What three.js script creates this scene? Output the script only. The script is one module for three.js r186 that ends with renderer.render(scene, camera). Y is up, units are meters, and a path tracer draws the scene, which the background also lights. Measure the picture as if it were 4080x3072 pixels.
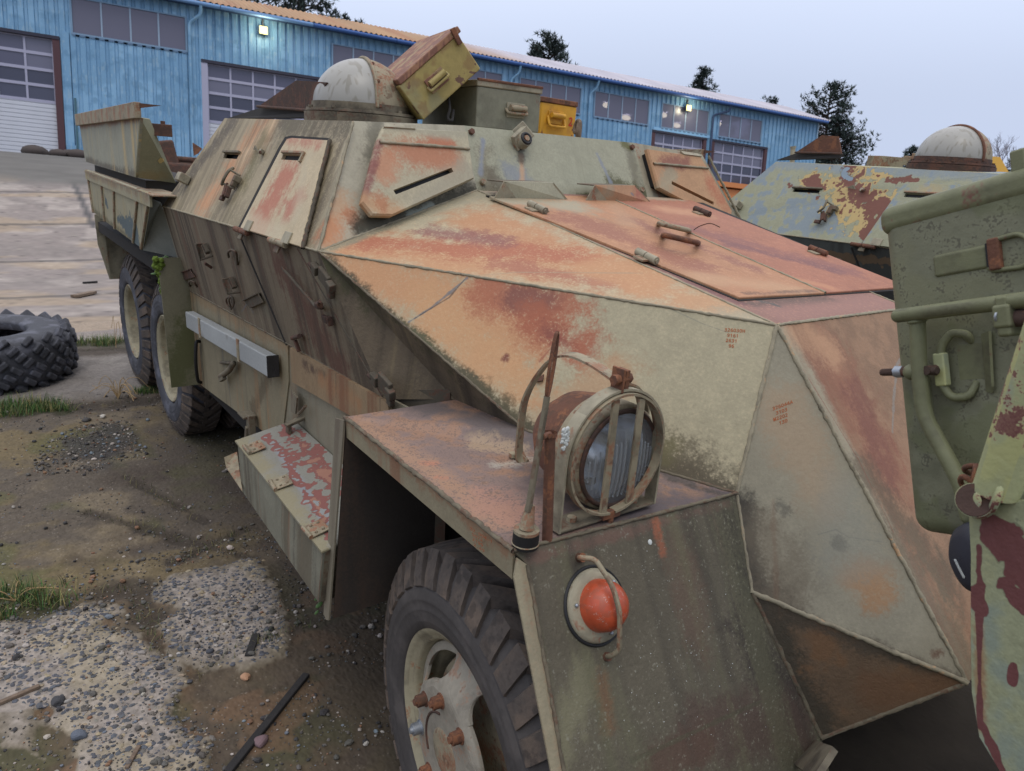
import * as THREE from 'three';
import { mergeGeometries } from 'three/addons/utils/BufferGeometryUtils.js';
import { RoundedBoxGeometry } from 'three/addons/geometries/RoundedBoxGeometry.js';

// ---------------------------------------------------------------- camera, sky, sun, exposure
const scene = new THREE.Scene();
const camera = new THREE.PerspectiveCamera(55.972, 1024 / 771, 0.05, 900);
camera.position.set(...[-1.7876,1.5455,1.7675]); camera.up.set(...[.041,.9859,-.1621]); camera.lookAt(...[-.8522,1.221,.0298]);
camera.focus = 2.0; camera.userData.fStop = 9;
const renderer = new THREE.WebGLRenderer({ antialias: true });
renderer.setSize(1024, 771);
renderer.toneMapping = THREE.LinearToneMapping;
renderer.toneMappingExposure = 0.94;
renderer.shadowMap.enabled = true;
renderer.shadowMap.type = THREE.PCFSoftShadowMap;
{ // overcast winter sky: lavender blue towards the horizon, brighter overhead as every overcast sky is
  const W = 256, H = 128, d = new Float32Array(W * H * 4);
  for (let y = 0; y < H; y++) {
    const e = Math.sin(((y + 0.5) / H - 0.5) * Math.PI), up = Math.max(0, e);
    const k = 1 + 1.3 * Math.pow(Math.max(0, (up - 0.22) / 0.78), 0.9), b = Math.min(1, up / 0.35);
    for (let x = 0; x < W; x++) {
      const i = (y * W + x) * 4, g = 1 + 0.03 * Math.sin(x / W * 12.57 + 3 * e) + 0.02 * Math.sin(x / W * 37.7 - 9 * e);
      const low = [0.58, 0.67, 0.89], high = [0.65, 0.735, 0.93];
      const top = [0.73, 0.735, 0.80], z = Math.min(1, Math.max(0, (up - 0.3) / 0.4));
      for (let c = 0; c < 3; c++) { const h = low[c] + (high[c] - low[c]) * b; d[i + c] = e < 0 ? 0.12 : (h + (top[c] - h) * z) * k * g; }
      d[i + 3] = 1;
    }
  }
  const t = new THREE.DataTexture(d, W, H, THREE.RGBAFormat, THREE.FloatType);
  t.mapping = THREE.EquirectangularReflectionMapping; t.magFilter = t.minFilter = THREE.LinearFilter; t.needsUpdate = true;
  scene.background = t; scene.environment = t;
}
const sun = new THREE.DirectionalLight(new THREE.Color(1, 0.93, 0.84), 0.65);
sun.position.set(-5, 22, 11); sun.target.position.set(0, 0, -2); sun.castShadow = true; sun.shadow.radius = 45;
Object.assign(sun.shadow.camera, { left: -25, right: 25, top: 25, bottom: -25, near: 1, far: 90 });
sun.shadow.mapSize.set(2048, 2048);
scene.add(sun, sun.target);


// ---------------------------------------------------------------- helpers
const V3 = (a) => new THREE.Vector3(a[0], a[1], a[2]);
let seed = 1234567;
const rnd = () => { seed |= 0; seed = (seed + 0x6d2b79f5) | 0; let t = Math.imul(seed ^ (seed >>> 15), 1 | seed); t = (t + Math.imul(t ^ (t >>> 7), 61 | t)) ^ t; return ((t ^ (t >>> 14)) >>> 0) / 4294967296; };
const rr = (a, b) => a + (b - a) * rnd();
const HT = new Float32Array(65536), PM = new Uint16Array(131072);
for (let i = 0; i < 65536; i++) { HT[i] = rnd(); PM[i] = (rnd() * 65536) | 0; }
for (let i = 0; i < 65536; i++) PM[i + 65536] = PM[i];
const h3 = (x, y, z) => HT[(PM[(PM[(PM[x & 65535] + y) & 65535] + z) & 65535])];
function n3(x, y, z) {
  const ix = Math.floor(x), iy = Math.floor(y), iz = Math.floor(z);
  let fx = x - ix, fy = y - iy, fz = z - iz; fx = fx * fx * (3 - 2 * fx); fy = fy * fy * (3 - 2 * fy); fz = fz * fz * (3 - 2 * fz);
  const a = h3(ix, iy, iz), b = h3(ix + 1, iy, iz), c = h3(ix, iy + 1, iz), d = h3(ix + 1, iy + 1, iz), e = h3(ix, iy, iz + 1), f = h3(ix + 1, iy, iz + 1), g = h3(ix, iy + 1, iz + 1), h = h3(ix + 1, iy + 1, iz + 1);
  const p = a + (b - a) * fx, q = c + (d - c) * fx, r = e + (f - e) * fx, s = g + (h - g) * fx, u = p + (q - p) * fy, v = r + (s - r) * fy;
  return u + (v - u) * fz;
}
const fb = (x, y, z, o = 3) => { let s = 0, a = 0.5, t = 0; for (let i = 0; i < o; i++) { s += a * n3(x, y, z); t += a; a *= 0.5; x = x * 2.03 + 11.3; y = y * 2.03 + 7.1; z = z * 2.03 + 3.7; } return s / t; };
const sst = (a, b, x) => { const t = Math.min(1, Math.max(0, (x - a) / (b - a))); return t * t * (3 - 2 * t); };
const mix = (c, d, k) => { c[0] += (d[0] - c[0]) * k; c[1] += (d[1] - c[1]) * k; c[2] += (d[2] - c[2]) * k; };
const lin = (v) => { v /= 255; return v <= 0.04045 ? v / 12.92 : Math.pow((v + 0.055) / 1.055, 2.4); };
const S = (r, g, b) => [lin(r), lin(g), lin(b)];             // a colour given in sRGB, as linear values
const ENC = new Uint8Array(4097);
for (let i = 0; i <= 4096; i++) { const v = i / 4096; ENC[i] = Math.round(255 * (v <= 0.0031308 ? v * 12.92 : 1.055 * Math.pow(v, 1 / 2.4) - 0.055)); }
const enc = (v) => ENC[v <= 0 ? 0 : v >= 1 ? 4096 : (v * 4096) | 0];
const segD = (x, y, z, a, b) => {
  const dx = b[0] - a[0], dy = b[1] - a[1], dz = b[2] - a[2], l = dx * dx + dy * dy + dz * dz;
  let t = l ? ((x - a[0]) * dx + (y - a[1]) * dy + (z - a[2]) * dz) / l : 0; t = t < 0 ? 0 : t > 1 ? 1 : t;
  return Math.hypot(x - a[0] - dx * t, y - a[1] - dy * t, z - a[2] - dz * t);
};
function texture(w, h, fn, srgb = true, wrap = THREE.ClampToEdgeWrapping) {
  const d = new Uint8Array(w * h * 4), c = [0, 0, 0];
  for (let y = 0; y < h; y++) for (let x = 0; x < w; x++) {
    fn((x + 0.5) / w, (y + 0.5) / h, c);
    const i = (y * w + x) * 4;
    if (srgb) { d[i] = enc(c[0]); d[i + 1] = enc(c[1]); d[i + 2] = enc(c[2]); } else { d[i] = d[i + 1] = d[i + 2] = Math.max(0, Math.min(255, c[0] * 255)); }
    d[i + 3] = 255;
  }
  const t = new THREE.DataTexture(d, w, h, THREE.RGBAFormat);
  t.magFilter = THREE.LinearFilter; t.minFilter = THREE.LinearFilter; t.wrapS = t.wrapT = wrap; if (srgb) t.colorSpace = THREE.SRGBColorSpace; t.needsUpdate = true;
  return t;
}
// Tileable noise on a torus-free lattice: period p cells in u and v.
function tn(u, v, p, s = 0) {
  const x = u * p, y = v * p, ix = Math.floor(x), iy = Math.floor(y); let fx = x - ix, fy = y - iy; fx = fx * fx * (3 - 2 * fx); fy = fy * fy * (3 - 2 * fy);
  const X0 = ((ix % p) + p) % p, X1 = (X0 + 1) % p, Y0 = ((iy % p) + p) % p, Y1 = (Y0 + 1) % p, z = s * 17 + p;
  const a = h3(X0, Y0, z), b = h3(X1, Y0, z), c = h3(X0, Y1, z), d = h3(X1, Y1, z);
  return (a + (b - a) * fx) * (1 - fy) + (c + (d - c) * fx) * fy;
}
const tf = (u, v, p, s = 0, o = 4) => { let r = 0, a = 0.5, t = 0; for (let i = 0; i < o; i++) { r += a * tn(u, v, p << i, s + i); t += a; a *= 0.55; } return r / t; };
const REP = THREE.RepeatWrapping;
const grainBump = texture(512, 512, (u, v, c) => { c[0] = 0.55 * tf(u, v, 64, 1, 3) + 0.3 * tf(u, v, 10, 2, 3) + 0.15 * tn(u, v, 256, 3); }, false, REP);
grainBump.repeat.set(2.2, 2.2);
// A tiling material, uv in metres: size = metres that one tile covers.
function tiled(size, res, fn, opts = {}) {
  const map = texture(res, res, fn, true, REP); map.repeat.set(1 / size, 1 / size);
  const m = new THREE.MeshStandardMaterial({ map, roughness: opts.rough ?? 0.75, metalness: opts.metal ?? 0 });
  if (opts.bump) { m.bumpMap = opts.bumpTex ?? grainBump; m.bumpScale = opts.bump; }
  return m;
}
const plain = (c, rough = 0.7, metal = 0) => new THREE.MeshStandardMaterial({ color: new THREE.Color().setRGB(...c), roughness: rough, metalness: metal });

// --- geometry
function boxUV(g, k = 1) {
  g = g.index ? g.toNonIndexed() : g;
  const p = g.attributes.position, uv = new Float32Array(p.count * 2), a = new THREE.Vector3(), b = new THREE.Vector3(), c = new THREE.Vector3();
  for (let i = 0; i < p.count; i += 3) {
    a.fromBufferAttribute(p, i); b.fromBufferAttribute(p, i + 1).sub(a); c.fromBufferAttribute(p, i + 2).sub(a);
    const n = b.cross(c), x = Math.abs(n.x), y = Math.abs(n.y), z = Math.abs(n.z);
    for (let j = 0; j < 3; j++) {
      const X = p.getX(i + j), Y = p.getY(i + j), Z = p.getZ(i + j);
      const q = x >= y && x >= z ? [Z, Y] : y >= z ? [X, Z] : [X, Y];
      uv[(i + j) * 2] = q[0] * k; uv[(i + j) * 2 + 1] = q[1] * k;
    }
  }
  g.setAttribute('uv', new THREE.BufferAttribute(uv, 2));
  for (const n of Object.keys(g.attributes)) if (!['position', 'normal', 'uv'].includes(n)) g.deleteAttribute(n);
  return g;
}
const join = (l) => mergeGeometries(l.map((g) => boxUV(g)), false);
const BASE = new WeakMap();
const counts = {};
const numbered = (n) => { const k = counts[n] = (counts[n] ?? -1) + 1; return k ? n + '_' + String(k).padStart(3, '0') : n; };
const YARD = [];                                             // top-level objects laid out square to the sloping yard; turned to plumb at the end
function tag(o, label, category, group) { o.userData.label = label; o.userData.category = category; if (group) o.userData.group = group; return o; }
function thing(name, label, category, base = [0, 0, 0], yard = true, group) {
  const o = new THREE.Group(); o.name = numbered(name); o.position.set(...base); BASE.set(o, V3(base)); scene.add(o);
  if (yard) YARD.push(o);
  return tag(o, label, category, group);
}
function part(parent, name, geo, mat, raw = false) {         // geometry in the coordinates of the yard (or of the plumb world)
  let g = Array.isArray(geo) ? join(geo) : raw ? geo : boxUV(geo);
  const b = BASE.get(parent);
  if (b && b.lengthSq()) g = g.clone().translate(-b.x, -b.y, -b.z);
  const m = new THREE.Mesh(g, mat); m.name = name; m.castShadow = m.receiveShadow = true;
  BASE.set(m, b); parent.add(m); return m;
}
function solo(name, geo, mat, label, category, base, yard = true, group) {
  let g = Array.isArray(geo) ? join(geo) : boxUV(geo);
  g = g.clone().translate(-base[0], -base[1], -base[2]);
  const m = new THREE.Mesh(g, mat); m.name = numbered(name); m.position.set(...base); m.castShadow = m.receiveShadow = true; scene.add(m); if (yard) YARD.push(m);
  BASE.set(m, V3(base));
  return tag(m, label, category, group);
}
function frameAt(o, ex, ey) { const X = V3(ex).normalize(), Y = V3(ey), Z = X.clone().cross(Y).normalize(); Y.copy(Z).cross(X); return new THREE.Matrix4().makeBasis(X, Y, Z).setPosition(...o); }
function cyl(a, b, r1, r2 = r1, seg = 12, open = false) {
  const A = V3(a), B = V3(b), d = B.clone().sub(A), g = new THREE.CylinderGeometry(r2, r1, d.length(), seg, 1, open);
  return g.applyQuaternion(new THREE.Quaternion().setFromUnitVectors(new THREE.Vector3(0, 1, 0), d.normalize())).translate((A.x + B.x) / 2, (A.y + B.y) / 2, (A.z + B.z) / 2);
}
function tube(pts, r, seg = 8, n = 0, tension = 0.5) {
  const c = new THREE.CatmullRomCurve3(pts.map(V3), false, 'catmullrom', tension), g = [new THREE.TubeGeometry(c, n || pts.length * 6, r, seg)];
  g.push(new THREE.SphereGeometry(r, seg, 6).translate(...pts[0]), new THREE.SphereGeometry(r, seg, 6).translate(...pts[pts.length - 1]));
  return join(g);
}
function rod(pts, r, seg = 8, soft = 0.4) {                 // straight runs with rounded bends
  const path = new THREE.CurvePath(); let at = V3(pts[0]);
  for (let i = 1; i < pts.length - 1; i++) {
    const p = V3(pts[i]), a = V3(pts[i - 1]).sub(p), b = V3(pts[i + 1]).sub(p), l = Math.min(a.length(), b.length()) * soft, u = p.clone().add(a.setLength(l)), v = p.clone().add(b.setLength(l));
    path.add(new THREE.LineCurve3(at, u)); path.add(new THREE.QuadraticBezierCurve3(u, p, v)); at = v;
  }
  path.add(new THREE.LineCurve3(at, V3(pts[pts.length - 1])));
  const c = new THREE.CatmullRomCurve3(path.getSpacedPoints(pts.length * 10), false, 'catmullrom', 0.5);
  return join([new THREE.TubeGeometry(c, pts.length * 10, r, seg), new THREE.SphereGeometry(r, seg, 6).translate(...pts[0]), new THREE.SphereGeometry(r, seg, 6).translate(...pts[pts.length - 1])]);
}
function block(c, ex, ey, w, h, d, r = 0.003) { return new RoundedBoxGeometry(w, h, d, 2, Math.min(r, w * 0.45, h * 0.45, d * 0.45)).applyMatrix4(frameAt(c, ex, ey)); }
function boxAA(x0, x1, y0, y1, z0, z1) { return new THREE.BoxGeometry(Math.abs(x1 - x0), Math.abs(y1 - y0), Math.abs(z1 - z0)).translate((x0 + x1) / 2, (y0 + y1) / 2, (z0 + z1) / 2); }
function weld(a, b, r = 0.006) {                             // a hand-laid bead: overlapping lumps
  const A = V3(a), B = V3(b), L = A.distanceTo(B), n = Math.max(6, Math.round(L / 0.011));
  const g = new THREE.TubeGeometry(new THREE.LineCurve3(A, B), n, r, 7), p = g.attributes.position, c = new THREE.Vector3(), t = new THREE.Vector3();
  for (let i = 0; i <= n; i++) { c.copy(A).lerp(B, i / n); const k = 0.8 + 0.4 * h3(i, 7, Math.round(L * 1000)) + (i % 2 ? 0.1 : -0.06); const w = (h3(i, 9, 3) - 0.5) * r * 0.5;
    for (let j = 0; j <= 7; j++) { const q = i * 8 + j; t.fromBufferAttribute(p, q).sub(c).multiplyScalar(k).add(c); p.setXYZ(q, t.x + w, t.y + w * 0.5, t.z); } }
  g.computeVertexNormals(); return g;
}
function bolt(c, n, r = 0.012, h = 0.009, seg = 6) { const N = V3(n).normalize(), C = V3(c); return cyl(C.toArray(), C.clone().addScaledVector(N, h).toArray(), r, r * 0.94, seg); }
function normalOf(p) { const n = new THREE.Vector3(); for (let i = 0; i < p.length; i++) { const a = V3(p[i]), b = V3(p[(i + 1) % p.length]); n.x += (a.y - b.y) * (a.z + b.z); n.y += (a.z - b.z) * (a.x + b.x); n.z += (a.x - b.x) * (a.y + b.y); } return n.normalize(); }
// A plate of thickness t behind the outline pts (counter-clockwise seen from outside); bev = chamfer of the outer edge; holes = outlines cut through.
function plate(pts, t = 0.008, bev = 0, holes = []) {
  const n = normalOf(pts), o = V3(pts[0]), X = V3(pts[1]).sub(o).normalize(), Y = n.clone().cross(X), flat = (p) => new THREE.Vector2(p.clone().sub(o).dot(X), p.clone().sub(o).dot(Y));
  const P = pts.map(V3), H = holes.map((h) => h.map(V3)), C = P.reduce((s, p) => s.add(p), new THREE.Vector3()).divideScalar(P.length), pos = [];
  const down = (p, d) => p.clone().addScaledVector(n, -d), outer = bev ? P.map((p) => p.clone().add(C.clone().sub(p).setLength(bev))) : P, rim = bev ? P.map((p) => down(p, bev)) : P;
  const all = [...outer, ...H.flat()], back = [...P, ...H.flat()].map((p) => down(p, t)), tri = THREE.ShapeUtils.triangulateShape(outer.map(flat), H.map((h) => h.map(flat)));
  const put = (...q) => q.forEach((p) => pos.push(p.x, p.y, p.z));
  for (const [a, b, c] of tri) {
    const q = all[b].clone().sub(all[a]).cross(all[c].clone().sub(all[a])).dot(n) > 0; put(all[a], all[q ? b : c], all[q ? c : b]); put(back[a], back[q ? c : b], back[q ? b : c]);
  }
  for (let i = 0; i < P.length; i++) { const k = (i + 1) % P.length; if (bev) put(outer[i], rim[i], rim[k], outer[i], rim[k], outer[k]); put(rim[i], back[i], back[k], rim[i], back[k], rim[k]); }
  for (const h of H) for (let i = 0; i < h.length; i++) { const a = h[i], b = h[(i + 1) % h.length], c = down(a, t), d = down(b, t); put(a, c, d, a, d, b); }
  const g = new THREE.BufferGeometry(); g.setAttribute('position', new THREE.Float32BufferAttribute(pos, 3)); g.computeVertexNormals(); return g;
}
const facing = (pts, from = [0, 0.9, -1]) => { const n = normalOf(pts), c = pts.reduce((s, p) => [s[0] + p[0] / pts.length, s[1] + p[1] / pts.length, s[2] + p[2] / pts.length], [0, 0, 0]); return n.dot(V3(c).sub(V3(from))) < 0 ? pts.slice().reverse() : pts; };
const mir = (p) => [-p[0], p[1], p[2]];
const mirror = (pts) => pts.map(mir).reverse();
const lerp3 = (a, b, t) => [a[0] + (b[0] - a[0]) * t, a[1] + (b[1] - a[1]) * t, a[2] + (b[2] - a[2]) * t];
const add3 = (a, b) => [a[0] + b[0], a[1] + b[1], a[2] + b[2]];
const off = (p, n, d) => [p[0] + n[0] * d, p[1] + n[1] * d, p[2] + n[2] * d];

// ---------------------------------------------------------------- colours (base colours, linear) and tiling materials
const SAGE = S(152, 145, 123), SAGE2 = S(166, 159, 135), CREAM = S(176, 164, 132), ORANGE = S(182, 142, 102), RUSTRED = S(138, 92, 68), PURPLE = S(122, 76, 68), BROWN = S(92, 66, 50), DIRT = S(62, 55, 45), DARK = S(44, 40, 34), MOSS = S(84, 84, 44), GREYBLUE = S(128, 134, 142), OLIVE = S(110, 112, 82), PALE = S(162, 166, 124);
const metalTex = (base, rust, amt, dirt) => (u, v, c) => {
  const a = tf(u, v, 9, 1), b = tf(u, v, 40, 2, 3), d = tn(u, v, 128, 3), e = a * 0.6 + b * 0.28 + d * 0.12, t = 0.7 - amt * 0.62;
  const k = 0.86 + 0.28 * b; c[0] = base[0] * k; c[1] = base[1] * k; c[2] = base[2] * k;
  mix(c, DIRT, dirt * sst(0.42, 0.75, tf(u, v, 8, 5)) * (0.6 + 0.5 * d));
  mix(c, rust, 0.85 * sst(t, t + 0.16, e) * (0.7 + 0.4 * d));
  mix(c, BROWN, 0.6 * sst(t + 0.08, t + 0.2, tf(u, v, 14, 7) * 0.6 + b * 0.4));
};
const M = {
  sage: tiled(0.5, 512, metalTex(SAGE, RUSTRED, 0.16, 0.5), { rough: 0.72, bump: 0.0008 }),
  sageDirty: tiled(0.6, 512, metalTex(S(112, 104, 86), BROWN, 0.3, 0.85), { rough: 0.82, bump: 0.0012 }),
  sageRust: tiled(0.4, 512, metalTex(S(146, 136, 112), S(140, 96, 70), 0.36, 0.5), { rough: 0.78, bump: 0.001 }),
  bead: tiled(0.3, 256, metalTex(S(142, 134, 112), ORANGE, 0.16, 0.5), { rough: 0.8, bump: 0.001 }),
  beadDirty: tiled(0.3, 256, metalTex(S(108, 100, 82), BROWN, 0.3, 0.8), { rough: 0.85, bump: 0.001 }),
  rust: tiled(0.3, 512, metalTex(S(102, 68, 52), S(134, 88, 60), 0.36, 0.6), { rough: 0.9, bump: 0.0015 }),
  darkRust: tiled(0.4, 512, metalTex(S(74, 56, 48), S(98, 66, 52), 0.36, 0.6), { rough: 0.9, bump: 0.0012 }),
  lowMetal: tiled(0.4, 512, metalTex(S(84, 77, 64), S(92, 64, 50), 0.3, 0.7), { rough: 0.85, bump: 0.001 }),
  dark: plain(S(36, 34, 31), 0.9), black: plain(S(24, 24, 25), 0.6),
  under: plain(S(30, 28, 25), 0.95),
  olive: tiled(0.5, 512, metalTex(OLIVE, S(110, 64, 56), 0.1, 0.55), { rough: 0.62, bump: 0.0006 }),
  pale: tiled(0.34, 1024, (u, v, c) => {
    const a = tf(u, v, 6, 11), b = tf(u, v, 36, 12, 3), d = tn(u, v, 220, 4), e = a * 0.62 + b * 0.28 + d * 0.1, k = 0.88 + 0.24 * b;
    for (let i = 0; i < 3; i++) c[i] = PALE[i] * k;
    mix(c, S(140, 150, 132), sst(0.48, 0.62, tf(u, v, 4, 15)) * 0.6); mix(c, S(176, 176, 116), sst(0.56, 0.7, tf(u, v, 5, 16)) * 0.6);
    mix(c, S(168, 134, 108), 0.8 * sst(0.555, 0.6, e)); mix(c, S(108, 66, 64), sst(0.585, 0.6, e) * (0.7 + 0.3 * d));
  }, { rough: 0.6, bump: 0.0008 }),
  rubber: tiled(0.35, 512, (u, v, c) => {
    const a = tf(u, v, 6, 21), b = tf(u, v, 48, 22, 3); const k = 0.8 + 0.4 * b; c[0] = 0.078 * k; c[1] = 0.064 * k; c[2] = 0.054 * k;
    mix(c, S(112, 96, 82), sst(0.38, 0.72, a) * 0.62 * (0.6 + 0.6 * b)); mix(c, S(40, 37, 36), sst(0.55, 0.7, tf(u, v, 12, 25)) * 0.5);
  }, { rough: 0.86, bump: 0.0012 }),
  rubberSide: tiled(0.4, 512, (u, v, c) => {
    const a = tf(u, v, 5, 31), b = tf(u, v, 40, 32, 3); const k = 0.8 + 0.4 * b; c[0] = 0.056 * k; c[1] = 0.05 * k; c[2] = 0.047 * k;
    mix(c, S(98, 92, 88), sst(0.4, 0.75, a) * 0.5);
  }, { rough: 0.75, bump: 0.0006 }),
  rubberBlue: tiled(0.4, 512, (u, v, c) => {
    const a = tf(u, v, 5, 31), b = tf(u, v, 40, 32, 3); const k = 0.75 + 0.5 * b; c[0] = 0.05 * k; c[1] = 0.052 * k; c[2] = 0.062 * k;
    mix(c, S(120, 122, 134), sst(0.45, 0.75, a) * 0.45);
  }, { rough: 0.72, bump: 0.002 }),
  rim: tiled(0.5, 512, metalTex(S(158, 150, 124), S(150, 96, 62), 0.14, 0.5), { rough: 0.75, bump: 0.0006 }),
  hubPlate: tiled(0.45, 512, metalTex(S(142, 136, 122), S(146, 116, 94), 0.22, 0.35), { rough: 0.75, bump: 0.0008 }),
  zinc: plain(S(160, 166, 172), 0.45, 0.7),
  glassDome: tiled(0.4, 256, (u, v, c) => { const k = 0.92 + 0.16 * tf(u, v, 6, 44), q = S(150, 148, 140); c[0] = q[0] * k; c[1] = q[1] * k; c[2] = q[2] * k; mix(c, S(108, 102, 84), 0.5 * sst(0.55, 0.75, tn(u, v * 0.25, 48, 3) * 0.6 + tf(u, v, 9, 4) * 0.4)); }, { rough: 0.36 }),
  signal: tiled(0.09, 256, (u, v, c) => { const k = 0.85 + 0.3 * tf(u, v, 8, 41); c[0] = 0.45 * k; c[1] = 0.075 * k; c[2] = 0.028 * k; mix(c, S(126, 84, 66), 0.35 * sst(0.5, 0.75, tf(u, v, 7, 42))); if (tn(u, v, 90, 3) * tf(u, v, 12, 4) > 0.52) mix(c, [0.5, 0.46, 0.42], 0.5); }, { rough: 0.4 }),
  lens: new THREE.MeshPhysicalMaterial({ color: new THREE.Color().setRGB(0.8, 0.83, 0.85), roughness: 0.08, transmission: 0.82, thickness: 0, ior: 1.5 }),
  mirror: plain(S(190, 192, 196), 0.2, 0.9),
  lichen: plain(S(196, 200, 196), 0.95), moss: plain(S(92, 112, 38), 0.95), leaf: new THREE.MeshPhysicalMaterial({ color: new THREE.Color().setRGB(...S(70, 104, 44)), roughness: 0.8, transmission: 0.25, thickness: 0 }),
  wood: tiled(0.8, 512, (u, v, c) => { const g = tf(u, v * 1, 4, 51, 2), s = tn(u, v * 1, 128, 5); const l = tf(u * 1, v * 1, 3, 52); c[0] = 0.30; c[1] = 0.315; c[2] = 0.31; const k = 0.8 + 0.35 * g + 0.1 * s; c[0] *= k; c[1] *= k; c[2] *= k; mix(c, S(96, 88, 76), sst(0.55, 0.7, l) * 0.6); }, { rough: 0.85, bump: 0.001 }),
  woodDark: tiled(0.5, 256, (u, v, c) => { const k = 0.7 + 0.6 * tf(u, v, 20, 61, 3); c[0] = 0.022 * k; c[1] = 0.02 * k; c[2] = 0.019 * k; }, { rough: 0.9, bump: 0.002 }),
  woodGrey: tiled(0.3, 256, (u, v, c) => { const k = 0.6 + 0.8 * tf(u, v, 20, 63, 3); c[0] = 0.16 * k; c[1] = 0.115 * k; c[2] = 0.08 * k; }, { rough: 0.9, bump: 0.002 }),
};

// Paint of one armour plate, computed from points of the yard: base coat, rust mist, dirt, streaks that run down the plate, scratches.
// Stain: [a, b, radius, colour, strength, raggedness]; scratch: [points, width, colour].
function paintOf(pts, st, mm = 2) {
  const n = normalOf(pts), P = pts.map(V3), up = new THREE.Vector3(0, 1, 0);
  let ey = up.clone().addScaledVector(n, -n.y); if (ey.length() < 0.3) ey = new THREE.Vector3(0, 0, -1).addScaledVector(n, n.z); ey.normalize();
  const ex = ey.clone().cross(n).normalize(), o = P[0];
  let a0 = 1e9, a1 = -1e9, b0 = 1e9, b1 = -1e9;
  for (const p of P) { const q = p.clone().sub(o), a = q.dot(ex), b = q.dot(ey); a0 = Math.min(a0, a); a1 = Math.max(a1, a); b0 = Math.min(b0, b); b1 = Math.max(b1, b); }
  a0 -= 0.02; a1 += 0.02; b0 -= 0.02; b1 += 0.02;
  const w = Math.min(1100, Math.round((a1 - a0) / mm * 1000)), h = Math.min(1100, Math.round((b1 - b0) / mm * 1000)), base = st.base ?? SAGE, sk = st.streak, vr = st.var ?? 1;
  const map = texture(w, h, (u, v, c) => {
    const A = a0 + (a1 - a0) * u, B = b0 + (b1 - b0) * v, x = o.x + ex.x * A + ey.x * B, y = o.y + ex.y * A + ey.y * B, z = o.z + ex.z * A + ey.z * B;
    const w1 = fb(x * 7, y * 7, z * 7, 3), w2 = fb(x * 34, y * 34, z * 34, 3), w3 = n3(x * 190, y * 190, z * 190), w4 = n3(x * 420, y * 420, z * 420), run = fb(A * 60, B * 5, 3.3, 3), fine = w3 * 0.55 + w4 * 0.45;
    const k = 1 + vr * ((w1 - 0.5) * 0.22 + (w2 - 0.5) * 0.22 + (fine - 0.5) * 0.12);
    c[0] = base[0] * k; c[1] = base[1] * k; c[2] = base[2] * k;
    if (st.second) mix(c, st.second[0], sst(st.second[1], st.second[1] + 0.12, w1 * 0.6 + w2 * 0.4));
    for (const s of st.stains ?? []) {
      const d = segD(x, y, z, s[0], s[1]) / s[2], rag = s[5] ?? 1, e = d + rag * ((w1 - 0.5) * 0.9 + (w2 - 0.5) * 0.85 + (fine - 0.5) * 0.6 + (s[6] ? (run - 0.5) * s[6] : 0));
      if (e < 1) mix(c, s[3], (s[4] ?? 1) * sst(1, s[7] ?? 0.15, e));
    }
    if (sk) for (const q of sk) { const r = 0.55 * fb(A * q[1] * 5 + q[4] * 7 + w1 * 0.5, B * q[1] * 0.22, q[4] * 3.1, 3) + 0.45 * fb(A * q[1] + q[4] * 5, B * q[1] * 0.12 + w1 * 0.8, q[4], 2); mix(c, q[0], q[3] * sst(q[2], q[2] + 0.18, r * 0.86 + fine * 0.14)); }
    for (const q of st.scratches ?? []) {
      let d = 9; for (let i = 0; i + 1 < q[0].length; i++) d = Math.min(d, segD(x, y, z, q[0][i], q[0][i + 1]));
      d += (w2 - 0.5) * q[1] * 1.5; if (d < q[1]) mix(c, q[2], (q[3] ?? 0.85) * sst(1, 0.5, d / q[1]) * (0.55 + 0.6 * fine));
    }
    if (st.speckle) { const q = w3 * 0.45 + w4 * 0.55; mix(c, st.speckle[0], st.speckle[2] * sst(st.speckle[1], st.speckle[1] + 0.1, q * 0.8 + w2 * 0.2)); }
    { const l = 0.3 * c[0] + 0.55 * c[1] + 0.15 * c[2], ds = st.sat ?? 0.12; c[0] += (l - c[0]) * ds; c[1] += (l - c[1]) * ds; c[2] += (l - c[2]) * ds; const g = (st.gain ?? 1) * (0.92 + 0.16 * fine); const ti = st.tint; c[0] *= g * (ti ? ti[0] : 1); c[1] *= g * (ti ? ti[1] : 1); c[2] *= g * (ti ? ti[2] : 1); }
    if (st.peel) for (const q of st.peel) {                  // flaked coats with hard edges
      let f = -9; for (const s of q[0]) f = Math.max(f, 1 - segD(x, y, z, s[0], s[1]) / s[2]);
      const e = f + (w1 - 0.5) * (q[3] ?? 1.5) + (w2 - 0.5) * (q[4] ?? 0.9) + (fine - 0.5) * 0.12; if (e > q[2]) { const cc = q[1]; c[0] = cc[0] * k; c[1] = cc[1] * k; c[2] = cc[2] * k; } else if (e > q[2] - 0.05) mix(c, DARK, 0.35);
    }
  });
  const m = new THREE.MeshStandardMaterial({ map, roughness: st.rough ?? 0.72, bumpMap: grainUV1, bumpScale: st.bump ?? 0.0009 });
  m.userData.uv = { o, ex, ey, a0, a1, b0, b1 };
  return m;
}
const grainUV1 = grainBump.clone(); grainUV1.repeat.set(1.7, 1.7); grainUV1.channel = 1; grainUV1.needsUpdate = true;
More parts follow.
